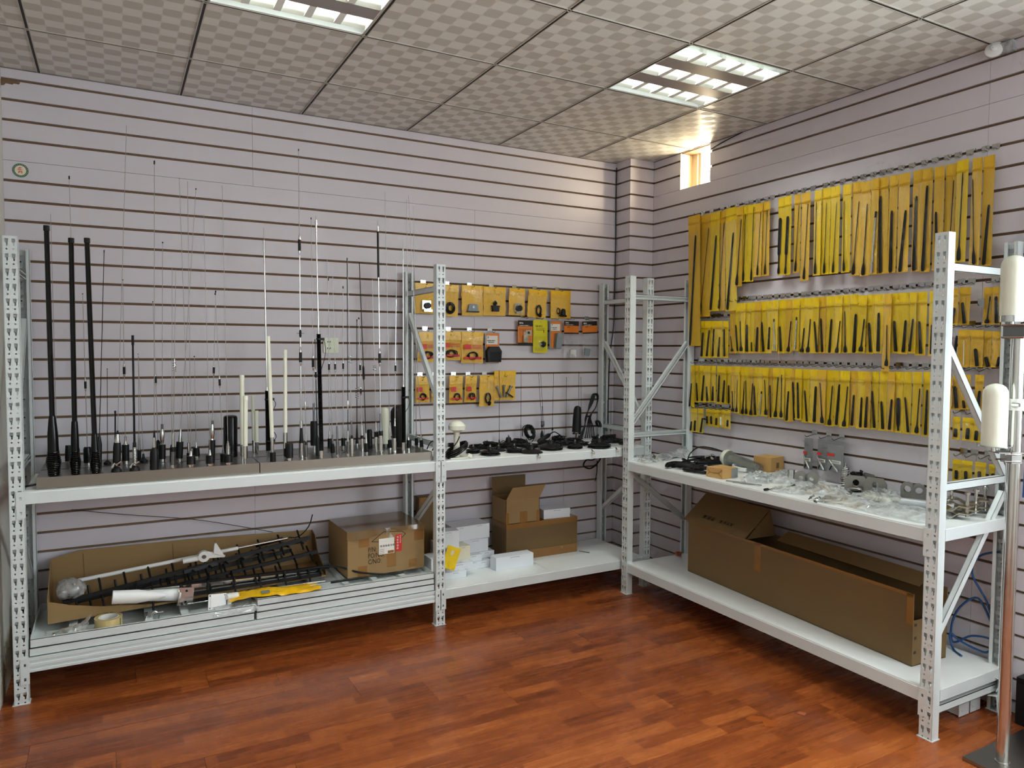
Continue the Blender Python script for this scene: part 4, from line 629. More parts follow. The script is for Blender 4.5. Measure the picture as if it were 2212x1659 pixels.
BAGS = [
 ('top row of the right wall', -0.074, -0.635, 2.314, 0.102, 0.806, 0.043, 'o', [(-0.02, -0.125, 0.013, -0.801, 0.0076, 't')]),
 ('top row of the right wall', -0.05, -0.707, 2.3085, 0.098, 0.6205, 0.014, 'o', [(-0.035, -0.0865, 0.026, -0.6125, 0.0034, 'w')]),
 ('top row of the right wall', -0.055, -0.7975, 2.31, 0.075, 0.592, 0.0075, 'y', [(-0.0135, -0.141, 0.0215, -0.584, 0.008, 't')]),
 ('top row of the right wall', -0.045, -0.8475, 2.313, 0.047, 0.594, 0.0185, 'o', [(-0.0165, -0.071, 0.0135, -0.586, 0.004, 'w')]),
 ('top row of the right wall', -0.05, -0.919, 2.317, 0.086, 0.603, 0.027, 'y', [(-0.025, -0.149, 0.011, -0.594, 0.0078, 't')]),
 ('top row of the right wall', -0.055, -0.9905, 2.309, 0.047, 0.457, 0.0085, 'o', [(-0.0175, -0.074, 0.0085, -0.448, 0.0045, 'w')]),
 ('top row of the right wall', -0.045, -1.025, 2.3115, 0.042, 0.4345, -0.007, 'y', [(-0.002, -0.0465, 0.003, -0.4305, 0.0032, 'w')]),
 ('top row of the right wall', -0.05, -1.0765, 2.3085, 0.051, 0.4355, -0.0075, 'y', [(-0.0185, -0.0175, -0.0095, -0.4295, 0.0031, 'w')]),
 ('top row of the right wall', -0.055, -1.134, 2.3055, 0.054, 0.4095, -0.003, 'o', [(-0.017, -0.0525, -0.001, -0.4005, 0.0031, 'w')]),
 ('top row of the right wall', -0.045, -1.178, 2.3075, 0.052, 0.4105, 0.002, 'o', [(-0.009, -0.0465, -0.002, -0.4015, 0.0031, 'w')]),
 ('top row of the right wall', -0.05, -1.2875, 2.309, 0.045, 0.416, 0.0105, 'y', [(0.0045, -0.109, 0.0085, -0.409, 0.0103, 'p')]),
 ('top row of the right wall', -0.055, -1.3355, 2.309, 0.043, 0.421, 0.0065, 'y', [(-0.0025, -0.109, 0.0065, -0.414, 0.0089, 'p')]),
 ('top row of the right wall', -0.045, -1.3885, 2.3095, 0.041, 0.4135, 0.0045, 'o', [(-0.0125, -0.0575, 0.0035, -0.4055, 0.0029, 'w')]),
 ('top row of the right wall', -0.05, -1.4465, 2.307, 0.053, 0.458, 0.0015, 'o', [(-0.0145, -0.06, 0.0005, -0.449, 0.0035, 'w')]),
 ('top row of the right wall', -0.055, -1.523, 2.3035, 0.042, 0.4335, 0.004, 'y', [(0.007, -0.0575, 0.004, -0.4255, 0.0034, 'w')]),
 ('top row of the right wall', -0.045, -1.565, 2.308, 0.054, 0.436, 0.0, 'y', [(-0.005, -0.074, 0.0, -0.43, 0.0028, 'w')]),
 ('top row of the right wall', -0.05, -1.624, 2.305, 0.052, 0.434, 0.001, 'y', [(-0.009, -0.082, 0.003, -0.429, 0.0028, 'w')]),
 ('top row of the right wall', -0.055, -1.6925, 2.3015, 0.047, 0.4315, 0.0025, 'y', [(0.0145, -0.0785, 0.0055, -0.4245, 0.0028, 'w')]),
 ('top row of the right wall', -0.045, -1.7375, 2.305, 0.051, 0.454, 0.0105, 'o', [(-0.0165, -0.097, 0.0055, -0.448, 0.0038, 'w')]),
 ('top row of the right wall', -0.05, -1.792, 2.297, 0.05, 0.453, 0.009, 'o', [(-0.011, -0.108, 0.003, -0.448, 0.0043, 'w')]),
 ('top row of the right wall', -0.055, -1.8425, 2.299, 0.039, 0.452, 0.0015, 'o', [(-0.0105, -0.156, 0.0045, -0.446, 0.0047, 'c')]),
 ('top row of the right wall', -0.045, -1.88, 2.299, 0.05, 0.452, 0.006, 'o', [(0.013, -0.087, 0.003, -0.447, 0.0074, 't')]),
 ('top row of the right wall', -0.05, -1.9345, 2.2965, 0.043, 0.4495, -0.0035, 'o', [(0.0045, -0.1625, 0.0035, -0.4465, 0.0067, 't')]),
 ('top row of the right wall', -0.055, -1.9875, 2.2935, 0.053, 0.4495, 0.0055, 'o', [(-0.0135, -0.1695, 0.0065, -0.4455, 0.0066, 't')]),
 ('top row of the right wall', -0.045, -2.0455, 2.2965, 0.045, 0.4535, 0.0045, 'o', [(0.0025, -0.1155, 0.0045, -0.4485, 0.008, 't')]),
 ('top row of the right wall', -0.05, -2.094, 2.2935, 0.046, 0.4575, -0.001, 'o', [(-0.001, -0.0765, 0.008, -0.4515, 0.0074, 't')]),
 ('top row of the right wall', -0.055, -2.1495, 2.29, 0.045, 0.451, 0.0025, 'o', [(0.0085, -0.196, -0.0025, -0.448, 0.0064, 't')]),
 ('top row of the right wall', -0.045, -2.195, 2.291, 0.046, 0.442, -0.007, 'o', [(-0.013, -0.071, -0.002, -0.432, 0.0034, 'w')]),
 ('top row of the right wall', -0.05, -2.2445, 2.2975, 0.049, 0.4325, 0.0005, 'y', [(-0.0035, -0.0535, 0.0025, -0.4255, 0.0043, 'w')]),
 ('top row of the right wall', -0.055, -2.3085, 2.2915, 0.041, 0.4485, -0.0035, 'o', [(0.0155, -0.0855, -0.0005, -0.4425, 0.0037, 'w')]),
 ('top row of the right wall', -0.045, -2.349, 2.292, 0.044, 0.453, 0.002, 'o', [(-0.007, -0.202, 0.006, -0.448, 0.006, 't')]),
 ('short row under long bags', -0.05, -0.7045, 1.663, 0.037, 0.226, 0.0015, 'y', [(-0.0055, -0.071, 0.0055, -0.217, 0.0056, 't')]),
 ('short row under long bags', -0.055, -0.751, 1.6615, 0.046, 0.2245, 0.001, 'y', [(-0.018, -0.0555, 0.001, -0.2145, 0.0055, 't')]),
 ('short row under long bags', -0.045, -0.787, 1.6605, 0.048, 0.2225, 0.003, 'y', [(-0.01, -0.0485, -0.003, -0.2135, 0.0055, 't')]),
 ('short row under long bags', -0.05, -0.842, 1.659, 0.052, 0.22, 0.003, 'y', [(-0.008, -0.096, 0.001, -0.214, 0.0054, 't')]),
 ('short row under long bags', -0.055, -0.8995, 1.657, 0.045, 0.218, 0.0035, 'y', [(0.0085, -0.047, 0.0025, -0.209, 0.0053, 't')]),
 ('middle row of the right wall', -0.045, -0.944, 1.7565, 0.044, 0.2905, -0.001, 'o', [(0.011, -0.1885, -0.005, -0.2775, 0.0047, 'w')]),
 ('middle row of the right wall', -0.05, -0.9885, 1.7565, 0.033, 0.2895, -0.0015, 'y', [(0.0115, -0.1255, -0.0065, -0.2765, 0.0047, 't')]),
 ('middle row of the right wall', -0.055, -1.0305, 1.756, 0.039, 0.289, 0.0015, 'y', [(0.0145, -0.103, 0.0025, -0.276, 0.0052, 'w')]),
 ('middle row of the right wall', -0.045, -1.061, 1.757, 0.038, 0.29, 0.0, 'y', [(0.003, -0.125, -0.001, -0.28, 0.0069, 't')]),
 ('middle row of the right wall', -0.05, -1.101, 1.7575, 0.03, 0.2895, 0.001, 'y', [(0.002, -0.2265, 0.0, -0.2775, 0.0034, 's')]),
 ('middle row of the right wall', -0.055, -1.1435, 1.757, 0.043, 0.289, 0.0015, 'o', [(-0.0025, -0.142, 0.0025, -0.279, 0.0068, 't')]),
 ('middle row of the right wall', -0.045, -1.177, 1.758, 0.04, 0.29, -0.001, 'y', [(0.01, -0.115, -0.005, -0.28, 0.0056, 't')]),
 ('middle row of the right wall', -0.05, -1.222, 1.758, 0.038, 0.289, -0.001, 'y', [(-0.003, -0.144, -0.001, -0.269, 0.0055, 't')]),
 ('middle row of the right wall', -0.055, -1.266, 1.758, 0.038, 0.276, -0.001, 'y', [(0.006, -0.101, -0.004, -0.27, 0.0038, 'c')]),
 ('middle row of the right wall', -0.045, -1.303, 1.7585, 0.05, 0.2895, 0.0, 'y', [(0.01, -0.1435, 0.0, -0.2775, 0.0071, 't')]),
 ('middle row of the right wall', -0.05, -1.3545, 1.7585, 0.043, 0.2885, -0.0015, 'o', [(-0.0165, -0.1165, -0.0015, -0.2795, 0.0048, 'w')]),
 ('middle row of the right wall', -0.055, -1.404, 1.758, 0.044, 0.275, 0.0, 'y', [(-0.007, -0.096, 0.0, -0.267, 0.0037, 'c')]),
 ('middle row of the right wall', -0.045, -1.436, 1.76, 0.034, 0.29, -0.002, 'y', [(-0.016, -0.157, -0.005, -0.283, 0.0058, 'w')]),
 ('middle row of the right wall', -0.05, -1.4825, 1.7585, 0.049, 0.2875, -0.0005, 'y', [(-0.0115, -0.1095, 0.0005, -0.2815, 0.0052, 'w')]),
 ('middle row of the right wall', -0.055, -1.5295, 1.759, 0.035, 0.288, -0.0055, 'y', [(0.0065, -0.124, -0.0135, -0.282, 0.0052, 't')]),
 ('middle row of the right wall', -0.045, -1.562, 1.76, 0.044, 0.289, -0.003, 'o', [(0.008, -0.11, -0.005, -0.283, 0.0051, 't')]),
 ('middle row of the right wall', -0.05, -1.6115, 1.7595, 0.045, 0.2875, -0.0015, 'y', [(-0.0095, -0.1145, -0.0015, -0.2845, 0.0056, 't')]),
 ('middle row of the right wall', -0.055, -1.6605, 1.7595, 0.043, 0.2875, -0.0015, 'y', [(-0.0145, -0.1265, 0.0005, -0.2845, 0.005, 'w')]),
 ('middle row of the right wall', -0.045, -1.699, 1.7605, 0.046, 0.2885, -0.002, 'y', [(0.007, -0.0785, -0.002, -0.2845, 0.0045, 'w')]),
 ('middle row of the right wall', -0.05, -1.7485, 1.7605, 0.043, 0.2875, -0.0035, 'y', [(-0.0095, -0.0965, -0.0035, -0.2845, 0.0069, 't')]),
 ('middle row of the right wall', -0.055, -1.7955, 1.7525, 0.045, 0.2795, -0.0105, 'y', [(-0.0125, -0.1135, 0.0025, -0.2705, 0.0058, 'w')]),
 ('middle row of the right wall', -0.045, -1.831, 1.7535, 0.04, 0.2835, -0.003, 'y', [(0.005, -0.1335, -0.007, -0.2745, 0.0071, 't')]),
 ('middle row of the right wall', -0.05, -1.878, 1.7525, 0.046, 0.2795, -0.004, 'y', [(-0.001, -0.0875, -0.003, -0.2705, 0.007, 't')]),
 ('middle row of the right wall', -0.055, -1.9255, 1.752, 0.039, 0.364, -0.0065, 'o', [(-0.0005, -0.145, -0.0035, -0.337, 0.0044, 'w')]),
 ('middle row of the right wall', -0.045, -1.9595, 1.7525, 0.043, 0.2785, -0.0025, 'y', [(0.0055, -0.1275, -0.0075, -0.2695, 0.0068, 't')]),
 ('middle row of the right wall', -0.05, -2.0065, 1.7515, 0.045, 0.2805, -0.0035, 'y', [(-0.0075, -0.1255, 0.0005, -0.2715, 0.0061, 't')]),
 ('middle row of the right wall', -0.055, -2.0485, 1.751, 0.031, 0.277, 0.0005, 'y', [(-0.0035, -0.12, 0.0085, -0.268, 0.0048, 't')]),
 ('middle row of the right wall', -0.045, -2.083, 1.751, 0.048, 0.286, -0.003, 'y', [(0.008, -0.132, -0.003, -0.278, 0.0072, 't')]),
 ('middle row of the right wall', -0.05, -2.1405, 1.7505, 0.041, 0.2875, 0.0005, 'y', [(0.0045, -0.1485, 0.0025, -0.2785, 0.0053, 't')]),
 ('lower row of the right wall', -0.055, -0.6265, 1.3915, 0.033, 0.2665, 0.0095, 'y', [(0.0045, -0.1145, 0.0195, -0.2615, 0.0044, 't')]),
 ('lower row of the right wall', -0.045, -0.6575, 1.3895, 0.045, 0.2305, -0.0005, 'y', [(0.0015, -0.1085, -0.0085, -0.2205, 0.005, 't')]),
 ('lower row of the right wall', -0.05, -0.7075, 1.3895, 0.045, 0.2275, -0.0005, 'y', [(-0.0165, -0.0595, -0.0025, -0.2175, 0.0056, 't')]),
 ('lower row of the right wall', -0.055, -0.7585, 1.3895, 0.045, 0.2235, -0.0005, 'y', [(0.0055, -0.1255, -0.0055, -0.2145, 0.0061, 't')]),
 ('lower row of the right wall', -0.045, -0.795, 1.3895, 0.048, 0.2215, -0.001, 'y', [(-0.003, -0.1235, -0.001, -0.2125, 0.0061, 't')]),
 ('lower row of the right wall', -0.05, -0.852, 1.3895, 0.04, 0.2285, -0.001, 'y', [(-0.002, -0.0545, 0.003, -0.2145, 0.0054, 't')]),
 ('lower row of the right wall', -0.055, -0.895, 1.3895, 0.036, 0.2255, -0.001, 'y', [(-0.006, -0.0825, 0.003, -0.2145, 0.006, 't')]),
 ('lower row of the right wall', -0.045, -0.922, 1.3895, 0.038, 0.2235, -0.001, 'y', [(-0.004, -0.1115, -0.007, -0.2185, 0.0053, 't')]),
 ('lower row of the right wall', -0.05, -0.9615, 1.3915, 0.029, 0.2735, -0.0005, 'o', [(0.0015, -0.1445, -0.0055, -0.2645, 0.0053, 'w')]),
 ('lower row of the right wall', -0.055, -1.001, 1.3915, 0.036, 0.2735, 0.002, 'y', [(-0.003, -0.0775, 0.001, -0.2655, 0.0035, 'w')]),
 ('lower row of the right wall', -0.045, -1.0265, 1.3905, 0.033, 0.2815, -0.0025, 'y', [(-0.0235, -0.0835, -0.0105, -0.2735, 0.0052, 'w')]),
 ('lower row of the right wall', -0.05, -1.07, 1.3905, 0.042, 0.2785, 0.001, 'y', [(0.007, -0.0775, -0.0, -0.2705, 0.0046, 'w')]),
 ('lower row of the right wall', -0.055, -1.1085, 1.3905, 0.023, 0.2805, -0.0005, 'o', [(-0.0105, -0.0925, -0.0015, -0.2725, 0.0051, 'w')]),
 ('lower row of the right wall', -0.045, -1.1295, 1.3895, 0.033, 0.2785, -0.0005, 'y', [(0.0075, -0.1055, -0.0045, -0.2705, 0.0051, 't')]),
 ('lower row of the right wall', -0.05, -1.167, 1.3895, 0.03, 0.2725, -0.001, 'y', [(-0.015, -0.1335, -0.005, -0.2635, 0.0045, 'c')]),
 ('lower row of the right wall', -0.055, -1.208, 1.3895, 0.04, 0.2715, -0.004, 'y', [(0.003, -0.0675, -0.011, -0.2625, 0.0045, 'w')]),
 ('lower row of the right wall', -0.045, -1.2355, 1.389, 0.029, 0.283, -0.0025, 'o', [(0.0015, -0.097, -0.0085, -0.274, 0.0039, 't')]),
 ('lower row of the right wall', -0.05, -1.278, 1.3895, 0.044, 0.2765, -0.001, 'y', [(-0.016, -0.0505, -0.002, -0.2685, 0.0049, 'w')]),
 ('lower row of the right wall', -0.055, -1.3225, 1.3885, 0.033, 0.2745, -0.0005, 'y', [(0.0015, -0.0345, -0.0015, -0.2665, 0.0044, 'w')]),
 ('lower row of the right wall', -0.045, -1.352, 1.3885, 0.042, 0.2885, -0.001, 'y', [(-0.009, -0.1225, -0.0, -0.2815, 0.0054, 't')]),
 ('lower row of the right wall', -0.05, -1.3915, 1.388, 0.025, 0.284, -0.0065, 'o', [(-0.0005, -0.07, -0.0165, -0.275, 0.0054, 't')]),
 ('lower row of the right wall', -0.055, -1.4315, 1.388, 0.045, 0.27, -0.0025, 'y', [(0.0045, -0.071, -0.0065, -0.262, 0.0053, 't')]),
 ('lower row of the right wall', -0.045, -1.471, 1.3875, 0.048, 0.2815, -0.005, 'y', [(0.005, -0.1115, -0.013, -0.2735, 0.0047, 't')]),
 ('lower row of the right wall', -0.05, -1.5235, 1.3875, 0.045, 0.2795, -0.0035, 'y', [(-0.0145, -0.0865, -0.0095, -0.2715, 0.0067, 't')]),
 ('lower row of the right wall', -0.055, -1.5755, 1.387, 0.049, 0.279, -0.0045, 'o', [(0.0085, -0.066, -0.0105, -0.271, 0.0051, 'w')]),
 ('lower row of the right wall', -0.045, -1.6175, 1.3865, 0.049, 0.2855, -0.0025, 'y', [(-0.0165, -0.0785, -0.0025, -0.2785, 0.0051, 'w')]),
 ('lower row of the right wall', -0.05, -1.663, 1.3855, 0.032, 0.2795, -0.002, 'y', [(-0.014, -0.0675, -0.002, -0.2725, 0.006, 't')]),
 ('lower row of the right wall', -0.055, -1.71, 1.386, 0.052, 0.283, -0.002, 'y', [(-0.018, -0.076, -0.002, -0.276, 0.005, 'w')]),
 ('lower row of the right wall', -0.045, -1.7515, 1.3855, 0.043, 0.2745, -0.0005, 'o', [(-0.0045, -0.1165, 0.0025, -0.2675, 0.0054, 't')]),
 ('lower row of the right wall', -0.05, -1.796, 1.3855, 0.04, 0.2805, -0.003, 'y', [(-0.006, -0.1245, -0.003, -0.2715, 0.0052, 't')]),
 ('lower row of the right wall', -0.055, -1.835, 1.3865, 0.032, 0.2785, 0.0, 'o', [(0.0, -0.1205, 0.005, -0.2705, 0.0058, 't')]),
 ('lower row of the right wall', -0.045, -1.867, 1.387, 0.038, 0.278, -0.003, 'y', [(0.013, -0.094, -0.003, -0.269, 0.0051, 't')]),
 ('lower row of the right wall', -0.05, -1.9125, 1.388, 0.039, 0.28, -0.0035, 'y', [(0.0065, -0.14, -0.0045, -0.271, 0.0057, 't')]),
 ('lower row of the right wall', -0.055, -1.954, 1.3885, 0.036, 0.2795, -0.001, 'o', [(-0.007, -0.1275, 0.001, -0.2705, 0.0056, 't')]),
 ('lower row of the right wall', -0.045, -1.9865, 1.3895, 0.043, 0.2825, -0.0035, 'y', [(0.0005, -0.1205, -0.0045, -0.2735, 0.0099, 'f')]),
 ('lower row of the right wall', -0.05, -2.0325, 1.3905, 0.039, 0.2845, -0.0055, 'y', [(0.0095, -0.1165, -0.0095, -0.2755, 0.0049, 't')]),
 ('lower row of the right wall', -0.055, -2.0805, 1.3915, 0.041, 0.2835, -0.0045, 'y', [(-0.0135, -0.0735, -0.0045, -0.2755, 0.0048, 'w')]),
 ('lower row of the right wall', -0.045, -2.119, 1.3925, 0.036, 0.2895, -0.003, 'y', [(-0.003, -0.0795, -0.001, -0.2815, 0.0054, 't')]),
 ('lowest short row', -0.05, -0.6405, 1.1215, 0.059, 0.1495, 0.0005, 'y', [(0.0175, -0.0845, 0.0255, -0.1425, 0.005, 's'), (-0.0135, -0.0755, -0.0105, -0.1405, 0.0063, 's')]),
 ('lowest short row', -0.055, -0.705, 1.124, 0.048, 0.152, -0.003, 'y', [(-0.02, -0.056, -0.005, -0.145, 0.0056, 't')]),
 ('lowest short row', -0.045, -0.755, 1.127, 0.032, 0.106, 0.0, 'y', [(0.004, -0.045, 0.001, -0.091, 0.0062, 's')]),
 ('lowest short row', -0.05, -0.7965, 1.1295, 0.039, 0.1075, 0.0005, 'y', [(0.0045, -0.0445, 0.0015, -0.0925, 0.0061, 's')]),
 ('lowest short row', -0.055, -0.8415, 1.1305, 0.039, 0.1095, 0.0005, 'y', [(-0.0005, -0.0525, 0.0005, -0.0955, 0.006, 's')]),
 ('lowest short row', -0.045, -0.871, 1.1315, 0.04, 0.1085, 0.0, 'y', [(0.004, -0.0465, 0.003, -0.0945, 0.006, 'v')]),
 ('lowest short row', -0.05, -0.922, 1.133, 0.05, 0.114, -0.0, 'y', [(-0.007, -0.06, -0.006, -0.099, 0.0059, 's')]),
 ('upper row behind the end frame', -0.055, -2.228, 1.7555, 0.042, 0.1575, -0.002, 'o', [(-0.005, -0.0835, 0.003, -0.1515, 0.0084, 's')]),
 ('upper row behind the end frame', -0.045, -2.2715, 1.758, 0.047, 0.16, -0.0075, 'o', [(0.0095, -0.065, -0.0025, -0.155, 0.0071, 't')]),
 ('upper row behind the end frame', -0.05, -2.367, 1.7495, 0.036, 0.1535, 0.0, 'o', [(-0.01, -0.0375, 0.0, -0.1475, 0.005, 'w')]),
 ('upper row behind the end frame', -0.055, -2.405, 1.7495, 0.034, 0.1545, -0.003, 'o', [(0.003, -0.0395, -0.004, -0.1495, 0.008, 't')]),
 ('second row behind the end frame', -0.045, -2.222, 1.5735, 0.042, 0.1365, -0.005, 'c', [(-0.001, -0.0205, 0.002, -0.1125, 0.0039, 's'), (-0.022, -0.0215, -0.014, -0.1315, 0.0052, 's')]),
 ('second row behind the end frame', -0.05, -2.277, 1.5765, 0.052, 0.1585, -0.001, 'o', [(0.0, -0.0435, -0.002, -0.1495, 0.0019, 'v')]),
 ('second row behind the end frame', -0.055, -2.3325, 1.5745, 0.051, 0.1555, -0.0015, 'o', [(0.0045, -0.0775, -0.0055, -0.1515, 0.007, 's')]),
 ('second row behind the end frame', -0.045, -2.37, 1.5695, 0.032, 0.1515, -0.003, 'o', [(0.004, -0.1065, -0.006, -0.1485, 0.0069, 's')]),
 ('second row behind the end frame', -0.05, -2.4065, 1.5685, 0.033, 0.1495, -0.0035, 'o', [(-0.0145, -0.1045, -0.0075, -0.1465, 0.0055, 's')]),
 ('third row behind the end frame', -0.055, -2.219, 1.3735, 0.032, 0.4535, -0.006, 'o', [(0.009, -0.1485, 0.008, -0.4455, 0.0098, 'f')]),
 ('third row behind the end frame', -0.045, -2.251, 1.384, 0.038, 0.151, -0.002, 'o', [(0.008, -0.049, -0.002, -0.143, 0.0078, 's')]),
 ('third row behind the end frame', -0.05, -2.292, 1.3865, 0.036, 0.1495, -0.004, 'o', [(0.009, -0.1105, 0.004, -0.1435, 0.0051, 's')]),
 ('third row behind the end frame', -0.055, -2.3475, 1.3875, 0.035, 0.1505, -0.0015, 'o', [(-0.0045, -0.0665, 0.0015, -0.1455, 0.0069, 't')]),
 ('fourth row behind the end frame', -0.045, -2.2535, 1.2035, 0.033, 0.0995, -0.0015, 'y', [(0.0005, -0.0505, 0.0025, -0.0875, 0.0078, 's')]),
 ('fourth row behind the end frame', -0.05, -2.3055, 1.2035, 0.049, 0.0995, 0.0005, 'y', [(-0.0015, -0.0435, 0.0005, -0.0905, 0.0083, 's')]),
 ('fourth row behind the end frame', -0.055, -2.3475, 1.203, 0.029, 0.099, -0.0035, 'y', [(0.0015, -0.05, 0.0045, -0.091, 0.0076, 's')]),
 ('bottom row behind the end frame', -0.045, -2.263, 1.0195, 0.04, 0.1005, -0.001, 'y', [(0.001, -0.0465, 0.001, -0.0845, 0.0072, 's')]),
 ('bottom row behind the end frame', -0.05, -2.308, 1.0205, 0.042, 0.0975, -0.002, 'y', [(0.004, -0.0445, 0.002, -0.0895, 0.0071, 's')]),
 ('bottom row behind the end frame', -0.055, -2.365, 1.022, 0.044, 0.089, -0.004, 'y', [(0.003, -0.038, 0.001, -0.084, 0.0076, 's')]),
 ('bottom row behind the end frame', -0.045, -2.405, 1.018, 0.024, 0.08, 0.0, 'y', [(-0.005, -0.037, -0.005, -0.072, 0.0062, 's')]),
]
BACK_BAGS = [
 ('a', -1.606, -0.04, 1.8685, 0.134, 0.1795, 0.001, 'clip', 'yellow bag with chrome clamp, leftmost in upper row on back wall'),
 ('a', -1.454, -0.044, 1.866, 0.118, 0.188, 0.009, 'coil', 'yellow bag with round black cable coil behind the rack post'),
 ('a', -1.302, -0.04, 1.8695, 0.144, 0.1845, -0.004, 'bracket', 'yellow bag with grey trapezoid bracket, third in upper row'),
 ('a', -1.1515, -0.044, 1.8675, 0.155, 0.1785, -0.0045, 'mount', 'yellow bag with square black mount, fourth in upper row'),
 ('a', -0.988, -0.04, 1.866, 0.114, 0.17, 0.005, 'clip', 'narrow yellow bag with white clamp, fifth in upper row'),
 ('a', -0.838, -0.044, 1.863, 0.138, 0.178, 0.016, 'cable', 'yellow bag with black cable bundle, sixth in upper row'),
 ('a', -0.665, -0.04, 1.866, 0.154, 0.18, -0.006, 'cone', 'yellow bag with black cone mount, rightmost in upper row'),
 ('b', -1.5955, -0.044, 1.58, 0.111, 0.176, 0.0155, 'redparts', 'yellow bag with red print behind the diagonal brace'),
 ('b', -1.4435, -0.04, 1.588, 0.135, 0.174, 0.0015, 'redparts', 'yellow bag with red band and black cable behind the post'),
 ('b', -1.3015, -0.044, 1.5875, 0.147, 0.1915, 0.0025, 'redparts', 'yellow bag with red printed label beside the blister pack'),
 ('c', -1.627, -0.04, 1.3175, 0.09, 0.1545, -0.002, 'redsmall', 'small yellow bag with red tag, leftmost in lower row'),
 ('c', -1.5285, -0.044, 1.3185, 0.081, 0.1535, 0.0005, 'redsmall', 'small yellow bag mostly hidden behind the rack post'),
 ('c', -1.4085, -0.04, 1.3195, 0.089, 0.1655, 0.0025, 'redsmall', 'small yellow bag with red tag, right of the post'),
 ('c', -1.31, -0.044, 1.3185, 0.078, 0.1625, 0.009, 'redsmall', 'narrow yellow bag with red tag and black clip'),
 ('c', -1.1965, -0.04, 1.3195, 0.103, 0.1925, 0.0075, 'cable', 'yellow zip bag with round black adaptor, lowest in lower row'),
 ('c', -1.0745, -0.044, 1.3465, 0.153, 0.1835, 0.0015, 'bolts', 'wide yellow bag with grey bolts, rightmost in lower row'),
]
B_PACKS = [(-1.1605, 1.585, 0.099, 0.193), (-0.925, 1.667, 0.106, 0.157), (-0.8125, 1.673, 0.107, 0.213), (-0.697, 1.671, 0.092, 0.186), (-0.574, 1.6705, 0.114, 0.2455), (-0.4305, 1.6725, 0.119, 0.2375)]

# ================================================================ stainless display plinths and their antennas
def plinth(x0, x1, y0, y1, label):
    t = thing('display_plinth', label, 'plinth', (x0, y0, .886)); w = x1 - x0; d = y1 - y0; z = .049; k = .0012
    MB().box((0, 0, z - k), (w, d, z)).build('top', M_BRUSH, t, 0)
    MB().box((0, 0, 0), (w, k, z - k)).box((0, -.004, 0), (w, 0, .003)).build('front_face', M_BRUSH, t, 0)
    MB().box((0, k, 0), (k, d, z - k)).box((w - k, k, 0), (w, d, z - k)).box((0, d - k, 0), (w, d, z - k)).build('sides', M_BRUSH, t, 0)
plinth(-3.522, -2.632, -.492, -.288, 'left front stainless steel plinth under the thick black poles')
plinth(-2.628, -1.75, -.492, -.288, 'right front stainless steel plinth under the tuning antennas')
plinth(-3.522, -2.66, -.272, -.05, 'left rear stainless steel plinth behind the thick black poles')
plinth(-2.656, -1.76, -.272, -.05, 'right rear stainless steel plinth behind the tuning antennas')
def ridged(prof, step=.0075, amp=.0022):
    out = []; h0, h1 = prof[0][0], prof[-1][0]; n = max(3, int((h1 - h0) / step))
    def rad(h):
        for (a, ra), (b, rb) in zip(prof[:-1], prof[1:]):
            if a <= h <= b: return ra + (rb - ra) * ((h - a) / (b - a) if b > a else 0)
        return prof[-1][1]
    for i in range(n):
        for fr, da in ((0, -amp), (.25, 0), (.5, amp * .5), (.75, 0)):
            h = h0 + (h1 - h0) * (i + fr) / n; out.append((h, max(.001, rad(h) + da)))
    out.append((h1, prof[-1][1])); return out
def coil_pts(h0, h1, r, turns, n=10):
    return [(r * math.cos(2 * math.pi * i / n), r * math.sin(2 * math.pi * i / n), h0 + (h1 - h0) * i / (turns * n)) for i in range(turns * n + 1)]
def antenna(spec, cat='antenna', name='display_antenna', group='antennas standing on the plinths'):
    lab, b, t, segs, extra = spec
    M = align(b, t); e = M.to_euler()
    root = thing(name, lab, cat, b, (e.x, e.y, e.z), group)
    for part, mk, prof in segs:
        prof = sorted(prof)
        if mk.endswith('R'):
            prof = ridged(prof, .0075 if mk == 'GR' and prof[-1][1] > .012 else .006, min(.0022, prof[0][1] * .22))
            if prof[-1][0] - prof[0][0] > .2: pass
        n = 6 if max(r for _, r in prof) < .003 else (16 if max(r for _, r in prof) > .012 else 10)
        MB().lathe(prof, n).build(part, M_WHIP if part == 'whip' and mk == 'S' else MATK[mk], root)
    for ex in extra:
        k, mk, hh = ex[:3]; m = MATK[mk]
        if k == 'ball': MB().lathe([(hh - ex[3] + ex[3] * (1 - math.cos(a)), max(.0004, ex[3] * math.sin(a))) for a in [math.pi * i / 6 for i in range(7)]], 8).build('tip', m, root)
        elif k == 'coil': MB().tube(coil_pts(ex[2], ex[3], ex[4], ex[5]), .0014, 5).build('wire_coil', m, root)
        elif k == 'cross':
            mb = MB()
            for a in (20, 110): mb.bar((-ex[3] * math.cos(R(a)), -ex[3] * math.sin(R(a)), hh), (ex[3] * math.cos(R(a)), ex[3] * math.sin(R(a)), hh), .0018, .0018)
            mb.build('radials', m, root)
        elif k == 'wing':
            mb = MB().lathe([(-.006, .005), (.006, .005)], 8, TR(0, -.016, hh, 90))
            for s in (-1, 1): mb.tube([(0, -.02, hh), (s * ex[3] * .45, -.022, hh + .006), (s * ex[3], -.024, hh + .012 * s)], [.003, .0035, .0055], 6)
            mb.build('wing_screw', m, root)
        elif k == 'clip':
            L_, drop = ex[3], ex[4]
            c = MB().box((.004, -.006, hh - .006), (L_ * .85, .006, hh + .006)).lathe([(-.004, .0125), (.004, .0125)], 12, TR(0, 0, hh)).build('side_clip', m, root)
            pts = smooth_path([(L_ * .8, 0, hh - (.005 if drop > 0 else -.005)), (L_ * 1.0, -.004, hh - drop * .35), (L_ * .75, -.006, hh - drop * .7), (L_ * .3, -.008, hh - drop), (.007, -.006, hh - drop * 1.1)], 4)
            MB().tube(pts, .0016, 6).build('lead', M_CABLE, c)
    return root
